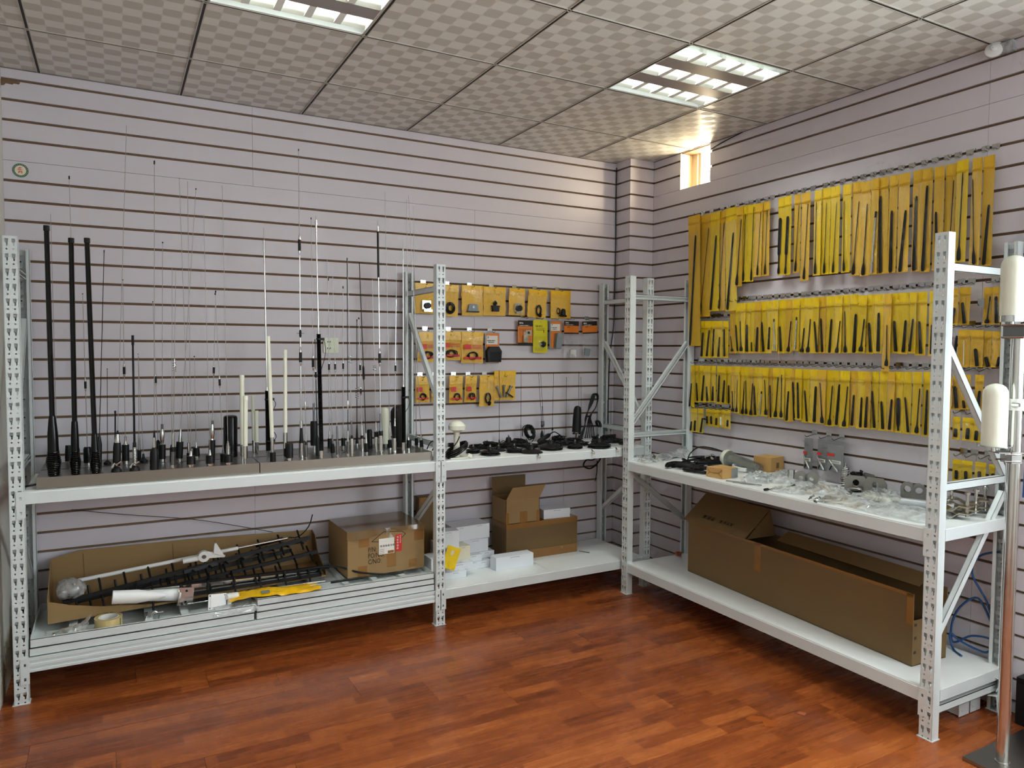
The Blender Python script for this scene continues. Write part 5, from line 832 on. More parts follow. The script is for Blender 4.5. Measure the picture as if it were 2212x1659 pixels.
for a in ANTENNAS: antenna(a)
# power lead of the plinths at both ends
def cable(name, label, pts, r, m=None, cat='cable', k=5, group=None):
    o = MB().tube(smooth_path(pts, k), r, 8).build(name, m or M_CABLE)
    return tag(o, label, cat, group)
cable('power_lead', 'short black cable leaving the left end of the plinth', [(-3.522, -.47, .905), (-3.545, -.478, .902), (-3.575, -.45, .897), (-3.6, -.4, .91)], .004)
cable('power_lead', 'small black cable loop at the right end of the plinth', [(-1.75, -.42, .94), (-1.745, -.44, .97), (-1.725, -.44, .985), (-1.705, -.43, .97), (-1.72, -.42, .93)], .003)

# ================================================================ bagged antennas on the right wall and parts on the back wall
# local frame of everything hung on a wall: x to the right, y into the wall, z up
def wall_rot(right): return (0, 0, R(-90)) if right else (0, 0, 0)
HOOK_PLATE = MB().box((-.016, .0, -.009), (.016, .0028, .012)).box((-.013, -.003, -.013), (.013, 0, -.006)).mesh('hook_plate', M_STEEL, 0)
HOOK_WIRE = MB().tube(smooth_path([(0, 0, -.006), (.001, -.03, -.012), (0, -.062, -.018), (0, -.074, -.008)], 3), .0017, 6).mesh('hook_wire', M_DARKST)
def hook(right, along, z, label, group):
    zg = min(ZG, key=lambda g: abs(g - (z + .012)))
    loc = (-.001, along, zg) if right else (along, -.001, zg)
    t = thing('wall_hook', label, 'hook', loc, wall_rot(right), group)
    put('plate', HOOK_PLATE, t); put('wire', HOOK_WIRE, t)
    return t
def bag_sheet(seed, front):
    """unit bag sheet: width 1, height 1 hanging from z=0; y in metres"""
    rnd = random.Random(seed); nu, nv = (5, 12)
    z0 = .13 if front else 0
    jit = [[rnd.uniform(-.0025, .0025) for _ in range(nu + 1)] for _ in range(nv + 1)]
    jx = [rnd.uniform(-.05, .05) for _ in range(nv + 1)]
    def fn(a, b):
        i, j = round(a * nu), round(b * nv); z = z0 + (1 - z0) * b
        edge = math.sin(math.pi * a); belly = math.sin(math.pi * min(1, b * 1.05)) if b < .95 else .2
        y = (-.0085 * edge * belly if front else .0015 * edge) + jit[j][i] * (.9 if 0 < i < nu else .35)
        x = (a - .5) + jx[j] * .35 * (1 if b > .25 else .4)
        return (x, y - (.0015 if front else 0), -z)
    return MB().sheet(fn, nu, nv).mesh('sheet', M_CLEAR if front else M_YEL, 60)
FRONT = [bag_sheet(10 + k, True) for k in range(5)]
BACKS = {}
for key, m in (('y', M_LEM), ('o', M_ORG), ('m', M_YEL)):
    BACKS[key] = []
    for k in range(5):
        me = bag_sheet(30 + k, False); me.materials[0] = m; BACKS[key].append(me)
BACKS['c'] = []
for k in range(2):
    me = bag_sheet(60 + k, False); me.materials[0] = M_CLEAR2; BACKS['c'].append(me)
ZIP = {}
for key, m in (('y', M_LEM), ('o', M_ORG), ('m', M_YEL), ('c', M_CLEAR2)):
    ZIP[key] = MB().box((-.49, -.0045, -.006), (.49, -.0015, -.0035)).box((-.49, -.0045, -.0015), (.49, -.0015, .001)).box((-.5, -.0045, .001), (.5, -.0025, .0014)).mesh('zip_strip', m, 0)
SEAM = {k: MB().box((-.5, -.003, 0), (.5, .002, .006)).mesh('bottom_seam', m, 0) for k, m in (('y', M_LEM), ('o', M_ORG), ('m', M_YEL), ('c', M_CLEAR2))}
def rod_profile(kd, L_, r):
    if kd == 'w': return [(0, r * 1.1), (L_ * .02, r * 1.9), (L_ * .1, r * 1.7), (L_ * .17, r * .75), (L_ * .3, r * .6), (L_ * .97, r * .5), (L_, r * .3)]
    if kd == 't': return [(0, r * .8), (L_ * .03, r * 1.15), (L_ * .12, r * 1.1), (L_ * .3, r), (L_ * .95, r * .8), (L_, r * .5)]
    if kd == 'p': return [(0, r * .5), (L_ * .03, r * .8), (L_ * .08, r * .75), (L_ * .14, r * .4), (L_ * .32, r * .5), (L_ * .36, r), (L_ * .97, r * .95), (L_, r * .6)]
    if kd == 'f': return [(0, r * .45), (L_ * .12, r * .55), (L_ * .2, r * .9), (L_ * .5, r), (L_ * .95, r), (L_, r * .6)]
    return [(0, r * .9), (L_ * .08, r), (L_ * .9, r), (L_, r * .6)]
WORD = {'w': 'a thin whip antenna', 't': 'a tapered rubber antenna', 'p': 'a paddle-shaped antenna', 'f': 'a fat black antenna', 's': 'a short stub antenna', 'c': 'a telescopic antenna', 'v': 'a white stub antenna'}
count = {}
total = {}
for b in BAGS: total[b[0]] = total.get(b[0], 0) + 1
for idx, (row_, x, y, z, w, hgt, lean, col, ants) in enumerate(BAGS):
    i = count.get(row_, 0); count[row_] = i + 1
    colour = {'y': 'yellow', 'o': 'amber', 'c': 'clear'}[col]
    what = WORD[ants[0][5]] if len(ants) == 1 else 'two stub antennas'
    lab = '%s bag with %s, %s in the %s' % (colour, what, ORD[i], row_)
    t = thing('bagged_antenna', lab, 'bagged antenna', (x, y, z), wall_rot(True), 'bagged antennas in the ' + row_)
    ang = math.atan2(-lean, hgt) * .6
    lr = Matrix.Rotation(ang, 4, 'Y')
    def part(nm, me, sc, loc=(0, 0, 0)):
        o = put(nm, me, t); o.matrix_local = lr @ Matrix.Translation(loc) @ Matrix.Diagonal((sc[0], 1, sc[1], 1)); return o
    part('back_sheet', BACKS[col][idx % len(BACKS[col])], (w, hgt))
    part('front_film', FRONT[(idx * 3) % 5], (w * .98, hgt))
    zp = min(.045, hgt * .16)
    part('zip_strip', ZIP[col], (w * .97, 1), (0, 0, -zp))
    part('bottom_seam', SEAM[col], (w * .97, 1), (0, 0, -hgt + .001))
    for (y1, z1, y2, z2, r, kd) in ants:
        p0 = Vector((-y2, -.0042, z2)); p1 = Vector((-y1, -.0042, z1)); L_ = (p1 - p0).length; r = max(r, .0016)
        m = M_BLACK if kd not in 'cv' else (M_STEEL if kd == 'c' else M_WPLAST)
        a = MB().lathe(rod_profile(kd, L_, r), 8).build('antenna', m, t); a.matrix_local = align(p0, p1) @ Matrix.Diagonal((1, .55, 1, 1)) if r > .007 else align(p0, p1)
        if kd == 'c':
            MB().lathe([(0, r * 1.3), (L_ * .16, r * 1.4), (L_ * .18, r)], 8).build('plug', M_STEEL, a); MB().lathe([(L_ * .9, r * 1.1), (L_, r * .9)], 8).build('cap', M_BLACK, a)
    hook(True, y, z - .004, 'steel hook of the %s bag in the %s' % (ORD[i], row_), 'hooks on the right wall')
# rings packed into three of the long bags
for nm, (y_, z_), l in (('cap_ring', (-.605, 1.885), 'small dark cap packed in the longest bag'),):
    pass
# empty hook with grey tag
hook(True, -2.338, 1.712, 'empty steel hook with blank grey tag behind the end frame', 'hooks on the right wall')
tg = tag(MB().box((-.0015, -.013, -.032), (0, .013, .004)).build('price_tag', M_GREYB), 'blank grey tag hanging on the empty hook', 'tag'); tg.location = (-.06, -2.345, 1.700)
# three silver zip bags low on the right wall
def silver_bag(y, z, w, hgt, label, n):
    t = thing('silver_bag', label, 'zip bag', (-.045, y, z), wall_rot(True), 'silver zip bags above the right shelf')
    k = put('back_sheet', BACKS['m'][n].copy(), t); k.data.materials[0] = M_GREYB; k.scale = (w, 1, hgt)
    f_ = put('front_film', FRONT[n], t); f_.scale = (w * .98, 1, hgt)
    MB().box((-w * .48, -.012, -hgt * .1), (w * .48, -.010, -hgt * .085)).build('zip_strip', M_GREYB, t, 0)
    MB().box((-w * .4, -.0135, -hgt * .5), (w * .02, -.0125, -hgt * .42)).build('red_mark', M_RED, t, 0)
    lb = MB().box((-.01, -.0135, -hgt * .72), (w * .44, -.0125, -hgt * .62)).build('barcode_label', M_LABEL, t, 0)
    mb = MB()
    for q in range(7): mb.box((-.008 + q * (w * .44 + .004) / 7.5, -.0142, -hgt * .705), (-.008 + q * (w * .44 + .004) / 7.5 + .002, -.0136, -hgt * .64))
    mb.build('barcode', M_INK, lb, 0)
    a = MB().lathe([(0, .004), (.01, .007), (.05, .007), (.055, .005), (.075, .004)], 10).build('connector', M_STEEL, t); a.matrix_local = align((w * .2, -.006, -hgt * .97), (-w * .3, -.006, -hgt * .66))
    MB().lathe([(0, .003), (.04, .003)], 8, align((-w * .3, -.006, -hgt * .95), (-w * .1, -.006, -hgt * .72))).build('pin', M_BLACK, t)
    return t

# ---------------------------------------------------------------- yellow bags with small parts on the back wall
def blob(mb, c, s, seed, n=8):
    """lumpy rounded solid"""
    rnd = random.Random(seed); prof = [(s[2] * (-1 + 2 * i / n), max(.001, math.sin(math.pi * i / n))) for i in range(n + 1)]
    vs = []; fs = []; k = 12
    for hh, r in prof:
        for i in range(k):
            a = 2 * math.pi * i / k; q = r * rnd.uniform(.85, 1.12); vs.append((c[0] + s[0] * q * math.cos(a), c[1] + s[1] * q * math.sin(a), c[2] + hh))
    for j in range(n):
        for i in range(k): fs.append((j * k + i, j * k + (i + 1) % k, (j + 1) * k + (i + 1) % k, (j + 1) * k + i))
    return mb.add(vs, fs)
def scribble(c, s, turns, seed, n=14):
    rnd = random.Random(seed); pts = []
    for i in range(turns * n + 1):
        a = 2 * math.pi * i / n; q = rnd.uniform(.75, 1.1)
        pts.append((c[0] + s[0] * q * math.cos(a), c[1] + s[1] * math.sin(a * .37 + seed), c[2] + s[2] * q * math.sin(a)))
    return pts
rc = {'a': 0, 'b': 0, 'c': 0}
RN = {'a': 'upper', 'b': 'middle', 'c': 'lower'}
for idx, (row_, x, y, z, w, hgt, lean, kind, lab) in enumerate(BACK_BAGS):
    t = thing('parts_bag', lab, 'parts bag', (x, y, z), (0, 0, 0), 'yellow parts bags on the back wall')
    lr = Matrix.Rotation(math.atan2(-lean, hgt) * .6 * -1, 4, 'Y')
    hd = .3 if 'red' in kind else .22
    o = put('back_sheet', BACKS['m'][idx % 5], t); o.matrix_local = lr @ Matrix.Diagonal((w, 1, hgt, 1))
    o = put('front_film', FRONT[idx % 5], t); o.matrix_local = lr @ Matrix.Translation((0, -.004, 0)) @ Matrix.Diagonal((w * .98, 1.6, hgt, 1))
    rnd = random.Random(idx)
    MB().holed([(-w * .5, -hgt * hd), (w * .5, -hgt * hd), (w * .5, 0), (-w * .5, 0)], [circle(0, -.022, .004, 8)], 0, .0012, Matrix(((1, 0, 0, 0), (0, 0, 1, -.0045), (0, 1, 0, 0), (0, 0, 0, 1)))).build('header', M_YEL, t, 0)
    zc = -hgt * .74
    if kind == 'clip':
        MB().box((-w * .2, -.016, zc - .02), (w * .2, -.006, zc + .03)).box((-w * .12, -.02, zc - .035), (w * .26, -.004, zc - .022)).build('clamp', M_STEEL, t, 0)
        MB().lathe([(-.01, .017), (.012, .019)], 12, TR(.004, -.02, zc, 90)).build('knob', M_BLACK, t)
    elif kind == 'coil':
        mb = MB()
        for k in range(6): mb.tube([(.03 * (1 - k * .09) * math.cos(2 * math.pi * i / 18), -.01 - k * .0015, zc + .034 * (1 - k * .09) * math.sin(2 * math.pi * i / 18)) for i in range(18)], .0028, 6, closed=True)
        mb.build('cable_coil', M_CABLE, t)
    elif kind == 'bracket':
        MB().prism([(-.036, zc - .02), (.036, zc - .02), (.028, zc + .018), (.018, zc + .024), (-.018, zc + .024), (-.028, zc + .018)], 0, .012, Matrix(((1, 0, 0, 0), (0, 0, -1, -.006), (0, 1, 0, 0), (0, 0, 0, 1)))).build('bracket', M_GREYP, t, 0)
        MB().lathe([(0, .008), (.004, .008)], 10, TR(0, -.018, zc + .004, 90)).build('bolt', M_DARKST, t)
        MB().box((-.04, -.02, zc - .027), (.04, -.006, zc - .02)).build('pad', M_BLACK, t, 0)
    elif kind == 'mount':
        MB().box((-.022, -.026, zc - .02), (.022, -.006, zc + .012)).box((-.026, -.028, zc + .008), (.026, -.004, zc + .016)).build('mount', M_BLACK, t, 0)
        blob(MB(), (0, -.012, zc + .03), (.014, .008, .018), idx).build('cap', M_BLACK, t)
    elif kind == 'cable':
        mb = MB()
        for k in range(3): mb.tube(scribble((0, -.012, zc), (.018, .004, .032), 3, idx + k), .0028, 5)
        mb.build('cable_bundle', M_CABLE, t)
        MB().lathe([(0, .009), (.02, .009)], 10, TR(.006, -.016, zc - .04, 30)).build('plug', M_BLACK, t)
    elif kind == 'cone':
        MB().lathe([(0, .026), (.008, .026), (.012, .018), (.04, .014), (.05, .008)], 14, TR(.008, -.018, zc - .035, 10)).build('cone_mount', M_BLACK, t)
        MB().tube(scribble((-.02, -.01, zc), (.012, .003, .02), 2, idx), .0025, 5).build('lead', M_CABLE, t)
    elif kind == 'bolts':
        for k in range(3): MB().lathe([(0, .006), (.07, .006), (.07, .01), (.078, .01)], 8, TR(-.03 + k * .018, -.012, zc - .03, 0, 25 * (k - 1))).build('bolt', M_DARKST if k else M_GREYB, t)
        MB().bar((.0, -.016, zc), (.05, -.016, zc - .03), .012, .008).build('bar', M_BLACK, t, 0)
    else:
        big = kind == 'redparts'
        mb = MB()
        for k in range(3): mb.tube(scribble((rnd.uniform(-.01, .01), -.012, zc - .005), (w * .22, .003, hgt * .12), 2, idx * 3 + k), .003, 5)
        mb.build('black_parts', M_BLACK, t)
        MB().box((-w * .42, -.0165, -hgt * (.56 if big else .58)), (w * (-.1 if big else -.05), -.0155, -hgt * .4)).build('red_tag', M_RED, t, 0)
        MB().box((-w * .4, -.0165, -hgt * .88), (w * .38, -.0155, -hgt * .8)).build('red_band', M_RED, t, 0)
        if big:
            mb = MB()
            for k in range(4): mb.box((-w * .06, -.0165, -hgt * (.42 + k * .035)), (w * .4, -.0157, -hgt * (.435 + k * .035)))
            mb.build('red_lines', M_RED, t, 0)
    i = rc[row_]; rc[row_] += 1
    hook(False, x, z + .002, 'steel hook of the %s yellow bag in the %s back wall row' % (ORD[i], RN[row_]), 'hooks on the back wall')
# ---------------------------------------------------------------- blister packs
def blister(x, z, w, hgt, label, tilt=0):
    t = thing('blister_pack', label, 'blister pack', (x, -.036, z), (0, R(tilt), 0)); return t
def card(t, w, hgt, m, name='card', r=.006, y=0):
    q = [(-w / 2 + r, -hgt), (w / 2 - r, -hgt), (w / 2, -hgt + r), (w / 2, -r), (w / 2 - r, 0), (-w / 2 + r, 0), (-w / 2, -r), (-w / 2, -hgt + r)]
    return MB().holed(q, [circle(0, -.014, .0035, 8)], y, y + .0012, Matrix(((1, 0, 0, 0), (0, 0, 1, 0), (0, 1, 0, 0), (0, 0, 0, 1)))).build(name, m, t, 0)
FXY = Matrix(((1, 0, 0, 0), (0, 0, -1, 0), (0, 1, 0, 0), (0, 0, 0, 1)))       # text plane facing out of the back wall
def wtext(t, body, size, x, z, y, m=None, **k): return text_mesh('lettering', body, size, m or M_INK, t, Matrix.Translation((x, y, z)) @ FXY, **k)
def marks(t, x, z, y, n, hgt, m, name='small_print', seed=1, gap=.35, wide=.75):
    """a line of print too small to read: one little block per letter"""
    rnd = random.Random(seed); mb = MB(); c = x
    for k in range(n):
        ww = hgt * wide * rnd.uniform(.6, 1.2)
        if rnd.random() > .12: mb.box((c, y - .0004, z), (c + ww * .7, y + .0002, z + hgt * rnd.uniform(.8, 1.0)))
        c += ww
    return mb.build(name, m, t, 0)
def glyphs(t, x, z, y, n, size, m, name, seed=1, vertical=False, M=None):
    """a run of many-stroked characters"""
    rnd = random.Random(seed); mb = MB()
    for k in range(n):
        cx, cz = (x, z - k * size * 1.15) if vertical else (x + k * size * 1.1, z)
        for q in range(7):
            if q < 3: a = (cx - size * rnd.uniform(.25, .45), cz + size * (.35 - q * .32)); b = (cx + size * rnd.uniform(.25, .45), cz + size * (.37 - q * .32))
            else: xx = cx + size * rnd.uniform(-.35, .35); a = (xx, cz + size * rnd.uniform(.1, .45)); b = (xx + size * rnd.uniform(-.18, .18), cz - size * rnd.uniform(.1, .45))
            mb.bar((a[0], y, a[1]), (b[0], y, b[1]), size * .09, .0005, up=(0, 1, 0))
    return mb.build(name, m, t, 0)
t = blister(*B_PACKS[0][:4], 'orange and grey blister pack with black box, right of the yellow bags'); w, hgt = B_PACKS[0][2:]
card(t, w, hgt, M_GREYB); MB().box((-w * .44, -.002, -hgt * .97), (w * .44, -.0005, -.004)).build('print', M_ORANGE, t, 0)
MB().box((-w * .42, -.0035, -hgt * .38), (w * .36, -.0022, -hgt * .1)).build('paper_label', M_LABEL, t, 0)
wtext(t, 'P', .02, -w * .36, -hgt * .2, -.004); marks(t, -w * .38, -hgt * .27, -.004, 14, .006, M_INK, seed=3); marks(t, -w * .34, -hgt * .325, -.004, 11, .006, M_INK, seed=4)
MB().prism([(-.045, -hgt * .95), (.045, -hgt * .95), (.05, -hgt * .6), (.03, -hgt * .45), (-.03, -hgt * .45), (-.05, -hgt * .6)], .003, .035, FXY).build('black_box', M_BLACK, t, 0)
MB().box((-.03, -.0365, -hgt * .92), (.04, -.035, -hgt * .62)).build('socket_face', M_GLOSSK, t, 0)
hook(False, B_PACKS[0][0], B_PACKS[0][1], 'steel hook of the blister pack with black box', 'hooks on the back wall')
t = blister(*B_PACKS[1][:4], 'orange blister pack with silver bracket, left of the lime yellow pack'); w, hgt = B_PACKS[1][2:]
card(t, w, hgt, M_ORANGE); MB().box((-w * .5, -.002, -hgt * .24), (w * .5, -.0005, -.001)).build('black_header', M_INK, t, 0)
marks(t, -w * .42, -.022, -.0026, 4, .009, M_LABEL, 'maker_mark', 5, wide=.9); marks(t, -w * .42, -.036, -.0026, 17, .006, M_LABEL, seed=6)
MB().box((-w * .5, -.002, -hgt), (w * .5, -.0005, -hgt * .91)).build('black_foot', M_INK, t, 0)
MB().box((-.012, -.03, -hgt * .62), (.03, -.004, -hgt * .4)).box((-.02, -.02, -hgt * .9), (.012, -.004, -hgt * .62)).build('bracket', M_STEEL, t, 0)
MB().lathe([(0, .008), (.002, .008)], 10, TR(.008, -.03, -hgt * .5, 90)).build('bolt_hole', M_INK, t)
MB().sheet(lambda a, b: ((a - .5) * w * .8, -.004 - .03 * min(1, 5 * min(a, 1 - a, b, 1 - b)), -hgt * (.32 + .6 * b)), 6, 6).build('blister', M_CLEAR, t)
hook(False, B_PACKS[1][0], B_PACKS[1][1], 'steel hook of the orange pack with silver bracket', 'hooks on the back wall')
t = blister(*B_PACKS[2][:4], 'tall lime yellow blister pack printed GK with black mount', 0); w, hgt = B_PACKS[2][2:]
M_LIME = mat('lime_card', (214, 204, 10), .35, var=.05)
card(t, w, hgt, M_LIME); wtext(t, 'GK-831', .017, -w * .36, -hgt * .22, -.0008)
MB().box((-w * .32, -.0016, -hgt * .26), (w * .3, -.0006, -hgt * .25)).box((-w * .3, -.0016, -hgt * .31), (w * .25, -.0006, -hgt * .30)).box((w * .22, -.0016, -hgt * .39), (w * .25, -.0006, -hgt * .31)).build('print_lines', M_INK, t, 0)
blob(MB(), (w * .12, -.016, -hgt * .74), (.022, .012, .022), 5).build('black_mount', M_BLACK, t)
MB().box((-.002, -.03, -hgt * .78), (.026, -.014, -hgt * .68)).build('mount_block', M_BLACK, t, 0)
MB().sheet(lambda a, b: ((a - .5) * w * .8, -.003 - .03 * min(1, 5 * min(a, 1 - a, b, 1 - b)), -hgt * (.5 + .44 * b)), 6, 6).build('blister', M_CLEAR, t)
hook(False, B_PACKS[2][0], B_PACKS[2][1], 'steel hook of the tall lime yellow pack', 'hooks on the back wall')
t = blister(*B_PACKS[3][:4], 'orange blister pack with grey block, right of the lime yellow pack'); w, hgt = B_PACKS[3][2:]
card(t, w, hgt, M_GREYP); MB().box((-w * .4, -.002, -hgt * .96), (w * .42, -.0005, -.004)).build('print', M_ORANGE, t, 0)
MB().box((-w * .42, -.0035, -hgt * .36), (w * .34, -.0022, -hgt * .12)).build('paper_label', M_LABEL, t, 0)
wtext(t, 'P', .016, -w * .36, -hgt * .19, -.004); marks(t, -w * .38, -hgt * .26, -.004, 13, .0055, M_INK, seed=8); marks(t, -w * .34, -hgt * .315, -.004, 10, .0055, M_INK, seed=9)
MB().prism([(-.016, -hgt * .96), (.024, -hgt * .96), (.034, -hgt * .6), (.026, -hgt * .42), (-.008, -hgt * .44)], .004, .034, FXY).build('grey_block', M_GREYP, t, 0)
MB().prism([(-.008, -hgt * .44), (.026, -hgt * .42), (.034, -hgt * .56), (-.002, -hgt * .58)], .034, .036, FXY).build('block_top', M_GREYB, t, 0)
hook(False, B_PACKS[3][0], B_PACKS[3][1], 'steel hook of the orange pack with grey block', 'hooks on the back wall')
for j in (4, 5):
    t = blister(*B_PACKS[j][:4], ('clear bag with black and orange header holding a white block', 'clear bag with black and orange header, nearest the corner')[j - 4], (0, -3)[j - 4]); w, hgt = B_PACKS[j][2:]
    hh = hgt * .345
    card(t, w, hh, M_ORANGE, 'header', .002); MB().box((-w * .5, -.002, -hh * .36), (w * .5, -.0004, -.0005)).build('black_band', M_INK, t, 0)
    MB().box((-w * .5, -.002, -hh), (w * .5, -.0004, -hh * .9)).build('black_foot', M_INK, t, 0)
    marks(t, -w * .42, -.016, -.0026, 4, .008, M_LABEL, 'maker_mark', 5, wide=.9); marks(t, -w * .42, -.027, -.0026, 17, .0055, M_LABEL, seed=6); marks(t, -w * .28, -hh * .5, -.0016, 6, .005, M_INK, seed=7)
    MB().sheet(lambda a, b: ((a - .5) * w * (1 + .1 * b), -.003 - .014 * math.sin(math.pi * a) * b + random.uniform(-.002, .002), -hh - (hgt - hh) * b), 7, 9).build('clear_pouch', M_POUCH, t)
    MB().box((-.012, -.014, -hgt * .98), (.03, -.004, -hgt * .77), TR(0, 0, 0, 0, (0, 12)[j - 4])).build('white_block' if j == 4 else 'grey_block', M_WPLAST if j == 4 else M_GREYP, t, 0)
    hook(False, B_PACKS[j][0], B_PACKS[j][1], ('steel hook of the bag with white block', 'steel hook of the header bag nearest the corner')[j - 4], 'hooks on the back wall')
# silver bags beside the right shelf
silver_bag(-1.496, 1.027, .054, .165, 'narrow silver zip bag with red mark, leftmost of three', 0); silver_bag(-1.583, 1.03, .06, .16, 'silver zip bag with red mark, middle of three', 1); silver_bag(-1.659, 1.033, .094, .16, 'widest silver zip bag with chrome connector, rightmost of three', 2)
for yy, l in ((-1.496, 'left'), (-1.583, 'middle'), (-1.659, 'right')): hook(True, yy, 1.03, 'steel hook of the %s silver zip bag' % l, 'hooks on the right wall')
# socket plate, round sticker, corner cable, ceiling fitting
M_SOCK = mat('cream_socket', (222, 228, 204), .35, var=.03)
t = thing('wall_socket', 'square cream wall socket behind the tuning antennas', 'socket', (-2.16, -.001, 1.4975))
MB().prism([(-.042, -.038), (-.038, -.042), (.038, -.042), (.042, -.038), (.042, .038), (.038, .042), (-.038, .042), (-.042, .038)], 0, .008, FXY).build('plate', M_SOCK, t, 0)
MB().box((-.002, -.0095, -.03), (.034, -.008, .03)).build('rocker', M_SOCK, t, 0)
mb = MB()
for a, b in ((-.018, .02), (-.006, .02), (-.02, -.016), (-.012, -.02), (-.004, -.016)): mb.box((a - .0025, -.0086, b - .004), (a + .0025, -.0078, b + .004))
mb.build('pin_holes', M_INK, t, 0)
t = thing('round_sticker', 'round green and cream sticker at the upper left of the back wall', 'sticker', (-3.593, -.0006, 2.293))
MB().lathe([(0, .0315), (.0006, .0315)], 32, TR(0, 0, 0, 90)).build('green_ring', M_GREEN, t, 0); MB().lathe([(0, .0225), (.001, .0225)], 32, TR(0, 0, 0, 90)).build('cream_disc', M_CREAM, t, 0)
mb = MB()
for q in (((-.008, .012), (.006, .013)), ((-.001, .016), (-.001, .001)), ((-.009, .004), (.008, .005)), ((-.006, .009), (-.01, .001)), ((-.009, -.004), (.008, -.003)), ((-.003, -.002), (-.007, -.014)), ((.003, -.002), (.007, -.014)), ((-.008, -.009), (.008, -.008))): mb.bar((q[0][0], -.0014, q[0][1]), (q[1][0], -.0014, q[1][1]), .0018, .0006, up=(0, 1, 0))
mb.build('red_characters', M_RED, t, 0)
mb = MB()
for k in range(26):
    a = 2 * math.pi * k / 26; mb.bar((.0255 * math.cos(a), -.0009, .0255 * math.sin(a)), (.0285 * math.cos(a + .03), -.0009, .0285 * math.sin(a + .03)), .0018, .0006, up=(0, 1, 0))
mb.build('ring_lettering', M_CREAM, t, 0)
cable('wall_cable', 'thin black cable running down the edge of the corner column', [(-.204, -.012, 2.72), (-.206, -.01, 2.5), (-.204, -.012, 2.2), (-.208, -.01, 1.9), (-.215, -.014, 1.65), (-.24, -.012, 1.45), (-.25, -.012, 1.2), (-.255, -.02, .95)], .0032)
cable('wall_cable', 'short black wire slanting from the little window to the ceiling', [(-.004, -.70, 2.712), (-.006, -.80, 2.73), (-.006, -.95, 2.748)], .003)
t = thing('ceiling_fitting', 'white disc fitting with clear bracket at the ceiling edge', 'fitting', (-.03, -2.345, 2.722))
MB().lathe([(-.006, .03), (.0, .034), (.008, .034), (.012, .026), (.014, .012), (.022, .01)], 20, TR(0, 0, 0, 0, -75, 20)).build('disc', M_WPLAST, t)
MB().lathe([(.022, .004), (.03, .004)], 8, TR(0, 0, 0, 0, -75, 20)).build('pin', M_WPLAST, t)
MB().box((.0, -.07, -.02), (.028, -.012, .02)).build('bracket', M_CLEAR2, t, 0)

# ================================================================ magnetic mounts, cables and whips on the upper right bay of the long rack
ZB = .886
def coil(name, label, c, r, turns, thick=.0028, tilt=(0, 0, 0), cat='cable coil', squash=1.0, group=None, parent=None, loosen=.06, seed=1):
    rnd = random.Random(seed); mb = MB(); n = 22; pts = []
    M = TR(c[0], c[1], c[2], *tilt)
    for i in range(turns * n + 1):
        a = 2 * math.pi * i / n; q = r * (1 - rnd.uniform(0, loosen) - .12 * ((i // n) % 3))
        pts.append(M @ Vector((q * math.cos(a), squash * q * math.sin(a), thick + (i / n) % 4 * thick * 1.5)))
    mb.tube(pts, thick, 6); o = mb.build(name, M_CABLE, parent)
    if not parent: tag(o, label, cat, group)
    return o
def magmount(x, y, r, hgt, label, ring=True, seed=1, z=ZB):
    lift = .014 if ring else 0
    t = thing('magnetic_mount', label, 'antenna mount', (x, y, z), (R(random.uniform(-3, 3)) if ring else 0, 0, 0), 'magnetic mounts on the upper right bay')
    if ring: coil('lead_coil', '', (0, 0, .0), r * 1.12, 5, .0026, parent=t, seed=seed, loosen=.1)
    MB().lathe([(lift, r), (lift + .004, r), (lift + .007, r * .93), (lift + hgt * .32, r * .6), (lift + hgt * .36, r * .34), (lift + hgt * .8, r * .24), (lift + hgt * .84, r * .2)], 24).build('base', M_BLACK, t)
    MB().lathe([(lift + hgt * .84, .0055), (lift + hgt, .0055), (lift + hgt + .001, .003), (lift + hgt + .006, .003)], 10).build('stud', M_STEEL, t)
    a = random.uniform(0, 6.28)
    MB().tube(smooth_path([(r * .3, 0, lift + hgt * .4), (r * .8, .01, lift + hgt * .55), (r * 1.15, .012, lift + .01), (r * 1.05, .03, .006)], 4), .0024, 6, Matrix.Rotation(a, 4, 'Z')).build('lead', M_CABLE, t)
    return t
PXM = .00263      # metres per photo pixel at this depth
mm_ = [(-1.229, -.105, 20, .030, 'low black magnetic mount at the back, third from the grey post', False), (-1.372, -.43, 18, .034, 'black magnetic mount on its coiled lead nearest the white dome antenna', True), (-1.254, -.305, 16, .03, 'dark magnetic mount wedged behind the front coiled mounts', False), (-1.09, -.125, 22, .055, 'tall wide magnetic mount at the back with flat stud', False), (-1.2, -.40, 15, .028, 'small magnetic mount on a wide lead coil, second in the front', True), (-.957, -.115, 12, .026, 'little magnetic mount beside the upright cable ring', False), (-1.12, -.455, 24, .05, 'large cone magnetic mount at the front edge, middle of bay', False), (-.945, -.385, 24, .046, 'large magnetic mount with brass stud on coiled lead', True), (-.79, -.415, 15, .032, 'small magnetic mount on wide lead coil near the front edge', True), (-.639, -.455, 23, .048, 'large magnetic mount nearest the corner rack post', True), (-.42, -.13, 14, .034, 'magnetic mount at the back near the rear corner post', False), (-1.425, -.32, 13, .026, 'small magnetic mount behind the white dome antenna', True), (-.60, -.14, 18, .024, 'flat magnetic mount carrying the black rounded cylinder', False), (-.75, -.25, 17, .03, 'magnetic mount in the middle between front coils and cylinder', True), (-.53, -.30, 17, .03, 'magnetic mount in front of the standing cable bundle', True)]
for k, (x, y, hw, hg, lab, ring) in enumerate(mm_): magmount(x, y, hw * PXM * 1.08, hg * 1.1, lab, ring, k)
